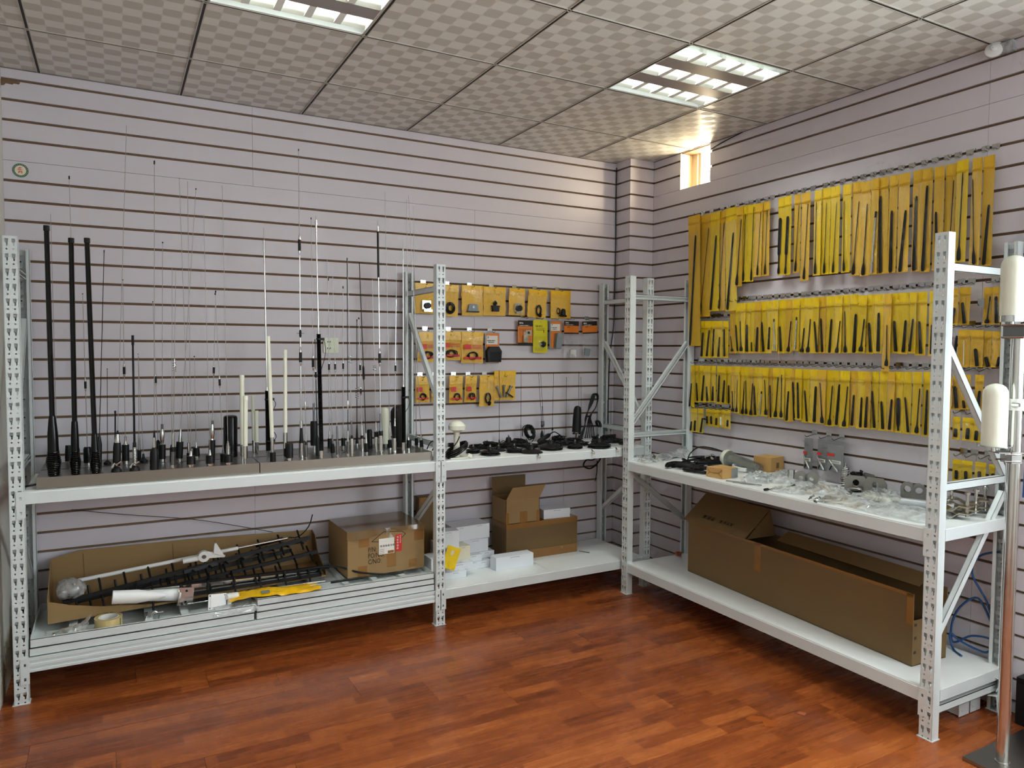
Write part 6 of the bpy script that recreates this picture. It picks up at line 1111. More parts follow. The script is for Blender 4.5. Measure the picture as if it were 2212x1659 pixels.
for k, (x, y, r, tn, lab) in enumerate(((-1.31, -.2, .06, 6, 'loose black cable coil behind the front mounts, left'), (-1.17, -.22, .058, 6, 'loose black cable coil in the middle of the bay'), (-1.02, -.27, .06, 6, 'loose black cable coil between the two large mounts'), (-.86, -.2, .06, 6, 'loose black cable coil left of the black cylinder'), (-.68, -.32, .055, 6, 'loose black cable coil before the black cylinder'), (-.42, -.3, .06, 6, 'loose black cable coil beside the corner rack post'), (-.40, -.42, .05, 5, 'loose black cable coil at the front near the corner'))):
    coil('cable_coil', lab, (x, y, ZB), r, tn, .003, group='loose cable coils on the upper bay', seed=40 + k, loosen=.3)
for k, (x, y, lab) in enumerate(((-1.115, -.53, 'chrome plug hanging over the front edge, middle of bay'), (-.74, -.53, 'chrome plug hanging over the front edge, right of middle'), (-.56, -.525, 'chrome plug lying at the front edge by the corner'))):
    t = thing('cable_plug', lab, 'plug', (x, y - .008, ZB - .012), (R(-30), 0, 0)); MB().lathe([(-.012, .006), (-.002, .007), (.006, .005), (.008, .003)], 10).build('body', M_STEEL, t)
    MB().tube(smooth_path([(0, 0, .008), (0, .006, .02), (.01, .03, .02)], 3), .0026, 6).build('lead', M_CABLE, t)
for k, (x, y) in enumerate([(-1.46, -0.14), (-1.38, -0.27), (-1.24, -0.17), (-1.1, -0.33), (-1.03, -0.15), (-0.9, -0.3), (-0.83, -0.33), (-0.72, -0.12), (-0.66, -0.22), (-0.55, -0.4), (-0.47, -0.22), (-0.36, -0.18)]):
    coil('cable_coil', 'small heaped black lead between the mounts, %s from the left' % ORD[k], (x, y, ZB + .012), .05, 7, .0032, (random.uniform(-9, 9), random.uniform(-9, 9), 0), group='heaped leads between the mounts', seed=80 + k, loosen=.45)
# white mushroom antenna with its cable wound round the stem
t = thing('mushroom_antenna', 'white mushroom-shaped antenna wrapped in a black cable coil', 'antenna', (-1.590, -.455, ZB))
MB().prism([(-.05, -.035), (.055, -.035), (.055, .035), (-.05, .035)], 0, .006).build('foot_plate', M_WHITEP, t, 0)
MB().lathe([(.006, .016), (.03, .015), (.034, .019), (.05, .019)], 16).build('pivot', M_WHITEP, t)
MB().lathe([(.05, .017), (.105, .0165), (.14, .0165), (.145, .024), (.15, .028), (.156, .047), (.160, .047), (.178, .0475), (.183, .044), (.196, .032), (.203, .018), (.2055, .001)], 28).build('dome', M_WHITEP, t)
mb = MB()
for k in range(11):
    rr = .05 + .012 * (k % 3) / 2
    mb.tube([(rr * math.cos(a), rr * math.sin(a) * .75, .045 + .03 * math.cos(a) * .9 + .0035 * (k - 5)) for a in [2 * math.pi * i / 20 for i in range(20)]], .003, 6, closed=True)
mb.build('cable_coil', M_CABLE, t)
MB().tube(smooth_path([(.01, -.0165, .12), (-.008, -.022, .09), (-.03, -.03, .07)], 4), .003, 6).build('lead', M_CABLE, t)
MB().box((.035, -.052, .026), (.06, -.047, .044), TR(0, 0, 0, 0, 20)).build('tag', M_LABEL, t, 0)
coil('cable_ring', 'thick upright ring of black cable leaning on the back wall', (-.93, -.09, .955), .05, 9, .0035, (72, 12, 20), loosen=.2, seed=5)
cable('cable_loop', 'thin black loop rising above the upright cable ring', [(-.96, -.07, .93), (-.95, -.06, .985), (-.905, -.06, 1.0), (-.87, -.06, .975), (-.875, -.07, .92), (-.9, -.09, .895)], .003)
# black rounded cylinder antenna
t = thing('cylinder_antenna', 'black rounded cylinder antenna with chrome ring near the corner', 'antenna', (-.60, -.14, ZB), (0, R(3), 0))
MB().lathe([(.03, .006), (.048, .006)], 12).build('stem', M_STEEL, t); MB().lathe([(.045, .028), (.05, .03), (.062, .03)], 20).build('ring', M_STEEL, t)
MB().lathe([(.062, .029), (.14, .028), (.205, .0255), (.222, .021), (.230, .012), (.233, .001)], 24).build('body', M_BLACK, t)
# standing cable bundle
t = thing('cable_bundle', 'tall looped bundle of black cable standing by the corner post', 'cable bundle', (-.47, -.075, ZB))
mb = MB()
for k in range(5):
    o = .006 * (k - 2)
    mb.tube(smooth_path([(-.05 + o, 0, .01), (-.02 + o * .4, .0, .08), (.0, .004 * k, .15), (.035 + o, .004, .24), (.062 + o, .006, .30), (.085 + o * .5, .0, .285), (.075, 0, .22), (.02 + o * .5, -.006, .15), (.02 + o * 2, -.01, .08), (.01 + o * 3, -.02, .01)], 4), .0033, 6)
mb.build('loops', M_CABLE, t); MB().lathe([(.148, .016), (.158, .016)], 12, TR(.008, 0, 0)).build('tie', M_BLACK, t)
coil('cable_coil', 'small upright cable loop right of the standing bundle', (-.385, -.07, .985), .04, 4, .003, (85, 25, 30), squash=.45, seed=9)
# fine whips along the back of the bay: x, base z, tip z, tip x
wh = [(-1.118, 1.35, -1.12, 'fine whip behind the widest yellow bag on the bay'), (-.963, 1.345, -.963, 'fine tall whip rising from the little mount by the cable ring'), (-.80, 1.33, -.835, 'left of two parallel slanting whips with spiral'), (-.785, 1.325, -.82, 'right of two parallel slanting whips with spiral'), (-.728, 1.325, -.722, 'fine whip with small coil left of the black cylinder'), (-.622, 1.30, -.622, 'fine whip behind the black rounded cylinder'), (-.52, 1.335, -.525, 'left of two fine whips by the cable bundle'), (-.50, 1.30, -.508, 'right of two fine whips by the cable bundle')]
for k, (x, zt, xt, lab) in enumerate(wh):
    t = thing('whip_antenna', lab, 'antenna', (x, -.055, ZB), (0, R(math.degrees(math.atan2(xt - x, zt - ZB))), 0), 'whips on the upper right bay')
    L_ = zt - ZB
    MB().lathe([(0, .012), (.004, .012), (.01, .005), (.03, .003)], 12).build('foot', M_BLACK, t); MB().lathe([(.03, .0015), (L_ - .004, .0012), (L_ - .004, .0022), (L_, .0022)], 6).build('rod', M_BLACK, t)
    if k in (2, 3, 4): MB().tube(coil_pts(.1 if k != 4 else .07, .135 if k != 4 else .085, .006, 5), .0012, 5).build('spiral', M_BLACK, t)
t = thing('whip_antenna', 'short whip with spiral on a black cylinder base', 'antenna', (-.815, -.07, ZB), group='whips on the upper right bay')
MB().lathe([(0, .011), (.05, .011), (.06, .008), (.075, .004)], 12).build('base', M_BLACK, t); MB().lathe([(.07, .0016), (.225, .0013), (.225, .003), (.231, .003)], 8).build('rod', M_BLACK, t); MB().tube(coil_pts(.095, .11, .007, 3), .0015, 5).build('spiral', M_BLACK, t)
t = thing('grip_handle', 'black handle-like cable grip lying behind the brass-stud mount', 'cable grip', (-.83, -.12, ZB + .03), (0, R(-24), R(10)))
MB().lathe([(-.05, .012), (-.04, .016), (.04, .014), (.055, .008)], 12, TR(0, 0, 0, 0, 90)).build('grip', M_BLACK, t); MB().tube(smooth_path([(.05, 0, 0), (.09, -.01, .0), (.12, -.03, -.05)], 4), .004, 6).build('lead', M_CABLE, t)
for k, (x, lab) in enumerate(((-.325, 'left fine whip with spiral behind the slotted corner posts'), (-.318 + .026, 'right fine whip with spiral behind the slotted corner posts'))):
    t = thing('whip_antenna', lab, 'antenna', (x, -.1, ZB), group='whips on the upper right bay'); MB().lathe([(0, .012), (.012, .01), (.02, .003)], 12).build('foot', M_BLACK, t); MB().lathe([(.02, .0015), (.262, .0012)], 6).build('rod', M_BLACK, t); MB().tube(coil_pts(.05, .075, .006, 4), .0012, 5).build('spiral', M_BLACK, t)
cable('hanging_cable', 'tangled black cable hanging under the shelf at the corner post', [(-.36, -.1, .80), (-.40, -.12, .74), (-.48, -.14, .70), (-.53, -.13, .72), (-.50, -.12, .755), (-.43, -.1, .75), (-.33, -.08, .80)], .005)
cable('hanging_cable', 'thin black cable dropping from the tangle behind the corner', [(-.40, -.1, .74), (-.395, -.09, .66), (-.40, -.08, .60)], .003)

# ================================================================ cartons
def carton(name, label, size, loc, rz, m=None, cat='carton', group=None):
    """closed carton: body with lid seam; root at centre of the base; returns root, half sizes"""
    t = thing(name, label, cat, loc, (0, 0, R(rz)), group); w, d, hgt = size[0] / 2, size[1] / 2, size[2]
    MB().box((-w, -d, 0), (w, d, hgt - .002)).build('body', m or M_CARD, t, 0)
    for s in (-1, 1):
        a, b = (0.0008, d) if s > 0 else (-d, -.0008)
        MB().box((-w, a, hgt - .0018), (w, b, hgt)).build('lid_flap', m or M_CARD, t, 0)
    return t, w, d, hgt
# --- printed carton on the trays
t, w, d, hgt = carton('carton', 'worn brown carton printed P/N, PO/NO and C/NO with red label', (.428, .345, .24), (-1.975, -.228, .287), 1.5)
yf = -d - .0006
M_DKTAPE = mat('dark_clear_tape', (118, 94, 62), .12, var=.15, vscale=20)
MB().box((-w - .001, -d + .002, hgt), (w + .001, d, hgt + .0012)).build('top_tape', M_DKTAPE, t, 0)
MB().sheet(lambda a, b: (-w - .004 + (2 * w + .008) * a, -d - .003 - .006 * math.sin(9 * a) * b, hgt + .002 - .032 * b - .01 * b * math.sin(5 * a + 1)), 14, 3).build('torn_tape', M_DKTAPE, t)
for x0, z0, x1, z1 in ((-.155, .155, -.098, .215), (.155, .155, .21, .218), (-.16, .002, -.11, .055), (.0, .03, .05, .115), (.125, .012, .17, .055)):
    MB().box((x0, yf, z0), (x1, yf + .001, z1)).build('tape_patch', M_TAPE, t, 0)
for body, zz in (('P/N:', .124), ('PO/NO:', .092), ('C/NO:', .060)):
    text_mesh('lettering', body, .037, M_INK, t, Matrix.Translation((-.105, yf, zz)) @ FXY @ Matrix.Diagonal((.72, 1, 1, 1)))
mb = MB()
dia = [(-.085, .178), (-.02, .222), (.0, .222), (.085, .215), (.105, .198), (.06, .16), (-.085, .178)]
for a, b in zip(dia[:-1], dia[1:]): mb.bar((a[0], yf, a[1]), (b[0], yf, b[1]), .003, .0008, up=(0, 1, 0))
mb.build('printed_diamond', M_INK, t, 0)
lb = MB().box((-.045, yf - .0014, .104), (.04, yf - .0006, .188)).build('shipping_label', M_LABEL, t, 0)
glyphs(lb, -.034, .148, yf - .0018, 6, .013, M_INK, 'handwriting', 4)
for k in range(3): marks(lb, -.04, .128 - k * .009, yf - .0016, 12, .003, M_DARKST, 'small_print', k + 3)
MB().box((.004, yf - .0018, .106), (.038, yf - .0014, .120)).build('label_block', M_TAPE, lb, 0)
rl = MB().box((.048, yf - .0014, .11), (.083, yf - .0006, .2)).build('red_label', M_RED, t, 0)
glyphs(rl, .06, .186, yf - .0018, 5, .013, M_LABEL, 'white_characters', 9, vertical=True); glyphs(rl, .075, .191, yf - .0018, 5, .0075, M_LABEL, 'white_small_characters', 2, vertical=True)
MB().sheet(lambda a, b: (-.012 + .03 * a + .012 * b + .004 * math.sin(8 * b), yf - .003 - .006 * math.sin(3 * a + 5 * b), hgt + .004 - .055 * b), 4, 6).build('loose_tape', M_CLEAR2, t)
# --- long cut-open tray with yagi antennas
t = thing('cardboard_tray', 'long cut-open cardboard tray holding black comb antennas', 'carton', (-3.5, -.06, .2645), (0, R(-1.75), 0))
KT = .004
MB().box((0, -.29, 0), (1.22, 0, KT)).build('bottom', M_CARD, t, 0)
MB().prism([(0, 0), (1.22, 0), (1.22, .178), (.6, .22), (.12, .24), (.0, .215)], 0, KT, FXY).build('back_panel', M_CARD, t, 0)
for k, xx in enumerate((.13, .52, .72)): MB().box((xx, -KT - .0012, .004), (xx + .003, -KT, .222 - .012 * k)).build('crease', M_CARD2, t, 0)
MB().prism([(-.29, 0), (0, 0), (0, .215), (-.1, .18), (-.29, .1)], 0, KT, Matrix(((0, 0, 1, -.002), (1, 0, 0, 0), (0, 1, 0, 0), (0, 0, 0, 1)))).build('left_panel', M_CARD, t, 0)
MB().prism([(-.004, .0), (.5, .0), (.62, .002), (.4, .012), (.2, .04), (.08, .07), (.0, .1)], 0, KT, Matrix(((1, 0, 0, 0), (0, 0, -1, -.29), (0, 1, 0, .0), (0, 0, 0, 1)))).build('front_panel', M_CARD, t, 0)
MB().prism([(-.29, 0), (0, 0), (0, .178), (-.07, .165), (-.12, .08), (-.29, .02)], 0, KT, Matrix(((0, 0, 1, 1.218), (1, 0, 0, 0), (0, 1, 0, 0), (0, 0, 0, 1)))).build('right_panel', M_CARD2, t, 0)
def yagi(p, q, label, n, el, m=None, thick=.009, rot=0):
    p = Vector(p); q = Vector(q); L_ = (q - p).length; M = align(p, q); e = M.to_euler()
    t = thing('comb_antenna', label, 'antenna', p, (e.x, e.y, e.z), 'comb antennas in the cardboard tray')
    MB().box((-thick, -thick, 0), (thick, thick, L_)).build('boom', m or M_BLACK, t, 0)
    for k in range(n):
        z = L_ * (k + .5) / n; l = el * (1 - .25 * k / n)
        MB().lathe([(-l, .005), (l, .005)], 8, TR(0, 0, z, 90, 0, rot)).build('element', m or M_BLACK, t)
    return t
yagi((-3.45, -.30, .335), (-2.33, -.20, .475), 'black comb antenna lying highest in the cardboard tray', 11, .075, rot=55)
yagi((-3.21, -.33, .352), (-2.262, -.33, .342), 'long black comb antenna reaching right out of the tray', 9, .065, rot=25)
yagi((-3.40, -.26, .32), (-2.42, -.17, .41), 'black comb antenna at the back of the tray', 9, .06, rot=80)
yagi((-3.15, -.38, .318), (-2.31, -.36, .318), 'black comb antenna lowest at the front of the tray', 7, .05, rot=60)
yagi((-2.95, -.27, .395), (-2.34, -.16, .455), 'short black comb antenna piled at the right of the tray', 8, .07, rot=10)
yagi((-3.05, -.30, .335), (-2.30, -.24, .405), 'black comb antenna under the pile at the right of the tray', 9, .07, rot=35)
t = thing('aluminium_strip', 'bright aluminium strip with drilled holes beneath the comb antennas', 'metal strip', (-3.23, -.35, .342), (0, R(2), R(1)))
MB().holed([(0, 0), (.92, 0), (.92, .022), (0, .022)], [circle(x, .011, .004, 8) for x in (.03, .11, .28, .45, .62, .8)], 0, .003, FXY).build('strip', M_STEEL, t, 0)
def pole(p, q, label, parts, name='pole', cat='pole'):
    t = thing(name, label, cat, p, align(p, q).to_euler()); L_ = (Vector(q) - Vector(p)).length
    for nm, m, a, b, r in parts: MB().lathe([(a * L_, r), (b * L_, r)], 12).build(nm, m, t)
    return t
pole((-3.39, -.22, .405), (-2.45, -.22, .490), 'long white tube with steel end lying across the cardboard tray', [('tube', M_WPLAST, 0, .74, .0095), ('rod', M_STEEL, .74, 1, .006)])
t = thing('spring_antenna', 'black spring with bent whip lying at the right of the tray', 'antenna', (-2.60, -.16, .455), (0, R(82), R(0)))
MB().lathe(ridged([(0, .011), (.14, .010)]), 12).build('spring', M_GLOSSK, t); MB().lathe([(.14, .007), (.17, .006)], 10).build('ferrule', M_STEEL, t); MB().tube(smooth_path([(0, 0, .17), (.01, 0, .22), (-.03, 0, .28), (-.09, 0, .31)], 4), .003, 6).build('whip', M_BLACK, t)
# white pivot clamp
t = thing('pivot_clamp', 'white plastic pivot clamp resting on the long white tube', 'clamp', (-2.86, -.27, .462), (0, R(-12), 0))
MB().lathe([(-.016, .026), (.016, .026)], 20, TR(0, 0, 0, 90)).build('knuckle', M_WPLAST, t); MB().lathe([(-.018, .01), (.018, .01)], 12, TR(0, 0, 0, 90)).build('bolt', M_DARKST, t)
MB().lathe([(0, .013), (.075, .013)], 14, TR(-.02, 0, -.004, 0, -82)).build('socket', M_WPLAST, t); MB().prism([(0, -.012), (.09, -.035), (.095, -.03), (.05, .0), (.02, .018)], -.006, .006, FXY).build('arm', M_WPLAST, t, 0); MB().prism([(.045, .0), (.06, .045), (.068, .045), (.09, -.028)], -.012, .012, FXY).build('plate', M_WPLAST, t, 0)
# white cones with end bracket at the front of the tray
t = thing('white_radome', 'pair of white plastic radome tubes with metal end bracket', 'radome', (-3.256, -.435, .352), (0, R(7), R(2)))
MB().lathe([(0, .0295), (.1, .03), (.18, .019), (.215, .008)], 20, TR(0, 0, .018, 0, 90)).build('near_cone', M_WPLAST, t); MB().lathe([(.1, .012), (.16, .026), (.285, .028)], 20, TR(0, .05, .004, 0, 90)).build('far_tube', M_WPLAST, t)
MB().holed([(-.038, -.042), (.03, -.042), (.03, .042), (-.038, .042)], [circle(-.002, .026, .006, 10), circle(-.002, -.026, .006, 10)], 0, .003, Matrix.Translation((.31, .03, .0)) @ FXY).box((.272, .0, -.03), (.275, .06, .03)).build('end_bracket', M_STEEL, t, 0)
t = thing('white_bracket', 'white plastic bracket with rectangular plate in front of the tray', 'bracket', (-2.815, -.47, .292), (R(-12), R(6), R(8)))
MB().holed([(-.05, -.035), (.03, -.035), (.03, .035), (-.05, .035)], [circle(x, z, .004, 8) for x in (-.043, .023) for z in (-.028, .028)], 0, .006, FXY).box((-.04, -.009, -.024), (.02, -.006, .024)).build('plate', M_WPLAST, t, 0)
MB().lathe([(-.02, .014), (.045, .014)], 14, TR(.045, -.005, .018, 0, 90, 25)).lathe([(0, .012), (.05, .01)], 12, TR(.045, -.004, -.045)).build('socket', M_WPLAST, t)
# thin rods, yellow bag and loose leads in front
pole((-2.95, -.44, .292), (-2.12, -.46, .30), 'thin steel whip lying at the front of the trays', [('rod', M_STEEL, 0, .8, .0025), ('base', M_BLACK, .8, 1, .006)], 'whip_antenna', 'antenna')
pole((-2.8, -.40, .30), (-2.25, -.42, .298), 'thin steel rod with connector lying behind the yellow bag', [('rod', M_STEEL, 0, .7, .0025), ('connector', M_STEEL, .7, .9, .006)], 'whip_antenna', 'antenna')
cable('bent_whip', 'black whip curving from the tray to the front of the carton', [(-2.45, -.33, .345), (-2.25, -.36, .35), (-2.12, -.42, .315), (-1.98, -.455, .296), (-1.9, -.46, .296)], .005, cat='antenna')
def crumple(fn, nu, nv, amp, seed):
    rnd = random.Random(seed); j = {(a, b): Vector((rnd.uniform(-amp, amp), rnd.uniform(-amp, amp), rnd.uniform(-amp * .4, amp))) for a in range(nu + 1) for b in range(nv + 1)}
    return MB().sheet(lambda a, b: tuple(Vector(fn(a, b)) + j[(round(a * nu), round(b * nv))]), nu, nv)
t = thing('yellow_bag', 'crumpled yellow plastic bag lying at the front of the trays', 'bag', (-2.56, -.455, .288), (0, 0, R(2)))
crumple(lambda a, b: ((a - .5) * .42, (b - .5) * .12 + .02 * math.sin(6 * a), .004 + .018 * math.sin(math.pi * a) * math.sin(math.pi * b)), 16, 8, .007, 3).build('bag', M_YEL, t)
MB().box((-.07, -.035, .026), (-.03, -.012, .027), TR(0, 0, 0, 10)).build('label', M_GREYP, t, 0)
# tape roll, screw bag, bolt, bracket on the left tray
t = thing('tape_roll', 'roll of clear yellowish packing tape on the left tray', 'tape roll', (-3.27, -.438, .231))
M_TROLL = mat('honey_tape', (206, 184, 128), .2, var=.06, coat=.4)
MB().lathe([(0, .041), (0, .056), (.056, .056), (.056, .041)], 32, cap=False).build('tape', M_TROLL, t, 30)
MB().lathe([(0, .038), (0, .0405), (.0565, .0405), (.0565, .038), (0, .038)], 32, cap=False).build('core', M_LABEL, t, 30)
mb = MB()
for k in range(9): mb.box((-.0006, -.0578, .004 + k * .0056), (.004, -.056, .0075 + k * .0056), Matrix.Rotation(R(52), 4, 'Z'))
mb.build('green_print', M_GREEN, t, 0)
marks(t, -.014, .0, 0, 7, .008, M_INK, 'core_print').matrix_local = TR(-.004, .046, .057, -90)
t = thing('screw_bag', 'clear bag of brass screws at the left end of the tray', 'bag', (-3.43, -.425, .231))
rnd = random.Random(3); mb = MB()
for k in range(40):
    p0 = Vector((rnd.gauss(0, .025), rnd.gauss(0, .018), rnd.uniform(.004, .018))); a = rnd.uniform(0, 6.28); mb.tube([p0, p0 + Vector((.012 * math.cos(a), .012 * math.sin(a), rnd.uniform(-.003, .003)))], .0022, 5)
o = mb.build('screws', mat('brass_screws', (190, 168, 110), .25, 1.0, var=.1), t); o['kind'] = 'stuff'
crumple(lambda a, b: ((a - .5) * .14 + .02 * b, (b - .5) * .09, .028 * math.sin(math.pi * a) * math.sin(math.pi * b) + (.07 * max(0, a - .6) * 2.2 * b)), 10, 8, .006, 8).build('pouch', M_CLEAR2, t)
t = thing('loose_bolt', 'single steel bolt in the left tray corner', 'bolt', (-3.5, -.44, .231), (0, R(70), R(20))); MB().lathe([(0, .005), (.006, .005), (.006, .003), (.03, .003)], 8).build('shank', M_STEEL, t)
t = thing('u_bolt', 'steel clamp with bolts lying right of the tape roll', 'clamp', (-3.09, -.43, .231)); MB().box((-.04, -.012, 0), (.03, .012, .004)).build('plate', M_STEEL, t, 0); MB().tube(smooth_path([(-.012, 0, .004), (-.012, 0, .03), (.004, 0, .046), (.02, 0, .03), (.02, 0, .004)], 4), .004, 8).build('u_rod', M_STEEL, t); MB().lathe([(0, .004), (.035, .004), (.035, .007), (.042, .007)], 8, TR(-.03, 0, .004)).build('bolt', M_STEEL, t); MB().lathe([(0, .006), (.04, .006)], 10, TR(.0, .0, .036, 0, 90)).build('pin', M_STEEL, t)
t = thing('plastic_wrap', 'clear plastic pouch with coiled lead at the left of the tray', 'bag', (-3.42, -.28, .335)); crumple(lambda a, b: (.06 * math.cos(6.28 * a) * math.sin(3.1 * b + .05), .05 * math.sin(6.28 * a) * math.sin(3.1 * b + .05), .05 - .05 * math.cos(3.14 * b)), 12, 8, .006, 5).build('pouch', M_CLEAR2, t); coil('lead', '', (0, 0, .01), .035, 3, .003, parent=t)
t = thing('plastic_sheet', 'flat clear plastic sleeve hanging over the tray front edge', 'plastic sleeve', (-2.74, -.505, .268)); crumple(lambda a, b: ((a - .5) * .2, .05 - .07 * b, .004 - .035 * max(0, b - .6) * 2.4), 8, 8, .003, 6).build('sleeve', M_CLEAR2, t)
cable('thin_wire', 'thin black wire slanting down across the wall above the tray', [(-3.42, -.03, .70), (-3.2, -.035, .655), (-2.9, -.035, .60), (-2.7, -.05, .55), (-2.5, -.1, .50)], .0016)
# --- middle bay, bottom shelf
Z1 = .193
t, w, d, hgt = carton('carton', 'sealed brown carton with taped edges on the middle bottom shelf', (.512, .19, .226), (-.905, -.142, Z1), 0, M_CARD2)
MB().box((-w - .0012, -d - .0012, hgt - .03), (w + .0012, d, hgt + .0008)).build('edge_tape', M_TAPE, t, 0); MB().box((-w, -d - .0012, .0), (w, -d, .055)).build('bottom_tape', M_TAPE, t, 0); MB().box((w, -d, 0), (w + .0012, d, hgt)).build('side_tape', M_TAPE, t, 0)
t = thing('carton', 'open brown carton with raised flaps on the sealed carton', 'carton', (-1.045, -.142, Z1 + .2272)); w, d, hgt = .118, .092, .148
mb = MB()
MB().box((-w, -d, 0), (w, -d + .003, hgt)).build('front_panel', M_CARD, t, 0); MB().box((-w, d - .003, 0), (w, d, hgt)).build('back_panel', M_CARD, t, 0); MB().box((-w, -d, 0), (-w + .003, d, hgt)).build('left_panel', M_CARD, t, 0); MB().box((w - .003, -d, 0), (w, d, hgt)).build('right_panel', M_CARD, t, 0); MB().box((-w, -d, 0), (w, d, .003)).build('bottom', M_CARD, t, 0)
MB().box((-w, d - .003, hgt), (w, d, hgt + .115)).build('back_flap', M_CARD2, t, 0)
MB().prism([(-w, hgt), (w, hgt), (w + .03, hgt + .085), (-w + .035, hgt + .082)], 0, .003, TR(0, -d + .003, hgt, 16) @ TR(0, 0, -hgt) @ FXY).build('front_flap', M_CARD, t, 0)
for x0, x1 in ((-w - .0005, -w + .02), (-.02, .03), (w - .02, w + .0005)): MB().box((x0, -d - .001, .0), (x1, -d, .07)).build('tape_patch', M_TAPE, t, 0)
def white_box(label, x0, x1, yf_, dep, z0, hgt, rz=0, m=None):
    t = thing('white_box', label, 'white box', ((x0 + x1) / 2, yf_ + dep / 2, z0), (0, 0, R(rz)), 'white cartons on the bottom shelf'); w = (x1 - x0) / 2; d = dep / 2
    MB().box((-w, -d, 0), (w, d, hgt - .0015)).build('body', m or M_PAPER, t, 0); MB().box((-w - .0006, -d - .0006, hgt - .0014), (w + .0006, d, hgt)).build('lid', m or M_PAPER, t, 0)
    MB().prism([(-w * .25, hgt - .012), (-w * .2, hgt - .008), (w * .2, hgt - .008), (w * .25, hgt - .012), (w * .22, hgt - .0125), (w * .18, hgt - .0095), (-w * .18, hgt - .0095), (-w * .22, hgt - .0125)], -d - .0004, -d + .0004, Matrix(((1, 0, 0, 0), (0, 0, 1, 0), (0, 1, 0, 0), (0, 0, 0, 1)))).build('tuck_slot', M_DARKST, t, 0)
    return t
white_box('white box lying on top of the sealed carton', -.882, -.695, -.225, .12, Z1 + .2275, .058, -4)
white_box('long white box alone at the front of the middle bottom shelf', -1.3, -1.05, -.372, .075, Z1, .076, 0)
white_box('white box on top of the pile, right column', -1.39, -1.258, -.2, .15, .349, .085)
white_box('white box on top of the pile, beside the right column', -1.50, -1.393, -.21, .15, .349, .085)
white_box('white box in the third layer of the pile on the right', -1.44, -1.272, -.212, .15, .2725, .076)
white_box('white box in the third layer of the pile on the left', -1.60, -1.442, -.22, .15, .2725, .076)
white_box('small white box in the second layer at the far right of the pile', -1.336, -1.238, -.225, .12, .2335, .038)
white_box('small white box at the bottom right of the pile', -1.384, -1.285, -.275, .15, Z1, .040)
white_box('white box at the bottom of the pile next to the right end', -1.46, -1.386, -.30, .15, Z1, .040)
white_box('white box in the second layer under the tilted one', -1.44, -1.338, -.262, .16, .2335, .038)
white_box('yellowed white box leaning at the front of the pile', -1.53, -1.442, -.315, .09, .2725, .076, 5, mat('yellowed_paper', (226, 220, 196), .6, var=.04))
white_box('wide white box in the second layer beside the grey post', -1.62, -1.452, -.375, .14, .2335, .038, 2)
white_box('wide white box at the bottom front beside the grey post', -1.63, -1.50, -.39, .16, Z1, .040)
white_box('white box at the bottom of the pile behind the front ones', -1.62, -1.465, -.225, .15, Z1, .0795)
white_box('tall white box leaning behind the grey post on the pile', -1.63, -1.51, -.32, .085, .349, .098, -8)
white_box('white box on its side behind the grey post', -1.70, -1.635, -.36, .12, Z1, .12)
t = thing('yellow_bag', 'small yellow bag leaning on the white box pile', 'bag', (-1.6, -.405, .32), (R(-8), R(24), 0))
MB().box((-.042, -.002, -.062), (.042, .002, .062)).build('bag', M_LEM, t, 0); MB().box((-.012, -.003, .015), (.006, -.0021, .04)).build('mark', M_CREAM, t, 0)
t = thing('flat_carton', 'tall flat brown carton standing behind the grey middle post', 'carton', (-1.605, -.07, Z1)); MB().box((-.066, -.03, 0), (.066, .03, .415)).build('body', M_CARD2, t, 0); MB().box((-.06, -.031, .38), (.06, -.03, .412)).build('tape', M_TAPE, t, 0)
pole((-.64, -.25, Z1 + .004), (-.60, -.31, Z1 + .003), 'thin dark pin lying right of the sealed carton', [('pin', M_DARKST, 0, 1, .0022)], 'loose_pin', 'pin')
# --- right rack, bottom shelf: long open carton
t = thing('long_carton', 'very long open brown carton on the lower right shelf', 'carton', (-.303, -.885, Z1), (0, 0, R(-93.2)))
LC, DC = 1.418, .215      # local x runs towards the viewer, y towards the wall
MB().box((0, 0, 0), (LC, .004, .30)).build('front_panel', M_CARD2, t, 0); MB().box((0, DC - .004, 0), (LC, DC, .30)).build('back_panel', M_CARD2, t, 0); MB().box((0, 0, 0), (LC, DC, .004)).build('bottom', M_CARD2, t, 0)
MB().box((0, .004, 0), (.004, DC - .004, .3)).build('left_panel', M_CARD2, t, 0)
MB().box((LC - .004, .004, 0), (LC, DC - .004, .19)).build('right_panel', M_CARD2, t, 0)
mb = MB()
mb.add([(-.03, -.012, .30), (.47, -.012, .30), (.47, .16, .44), (-.03, .16, .445), (-.03, -.012, .304), (.47, -.012, .304), (.47, .16, .444), (-.03, .16, .449)], [(0, 1, 2, 3), (4, 7, 6, 5), (0, 4, 5, 1), (1, 5, 6, 2), (2, 6, 7, 3), (3, 7, 4, 0)])
mb.build('lid_flap', M_CARD2, t, 0)
MB().add([(.468, 0, .30), (.468, .2, .30), (.468, .16, .44), (.472, 0, .30), (.472, .2, .30), (.472, .16, .44)], [(0, 1, 2), (3, 5, 4), (0, 3, 4, 1), (1, 4, 5, 2), (2, 5, 3, 0)]).build('end_flap', M_CARD2, t, 0)
MB().add([(.55, .13, .30), (1.35, .13, .295), (1.35, DC - .004, .335), (.55, DC - .004, .34)], [(0, 1, 2, 3)]).build('back_flap', M_CARD2, t, 0)
MB().box((.62, .03, .02), (1.3, .17, .18)).build('inner_carton', M_CARD2, t, 0)
MB().box((.53, -.0012, .155), (.572, 0, .3)).build('tape_strip', M_TAPE, t, 0); MB().box((0, -.0012, .288), (LC, .0, .3003)).build('edge_tape', M_TAPE, t, 0); MB().box((LC - .03, -.0012, .17), (LC, 0, .3)).build('corner_tape', M_TAPE, t, 0)
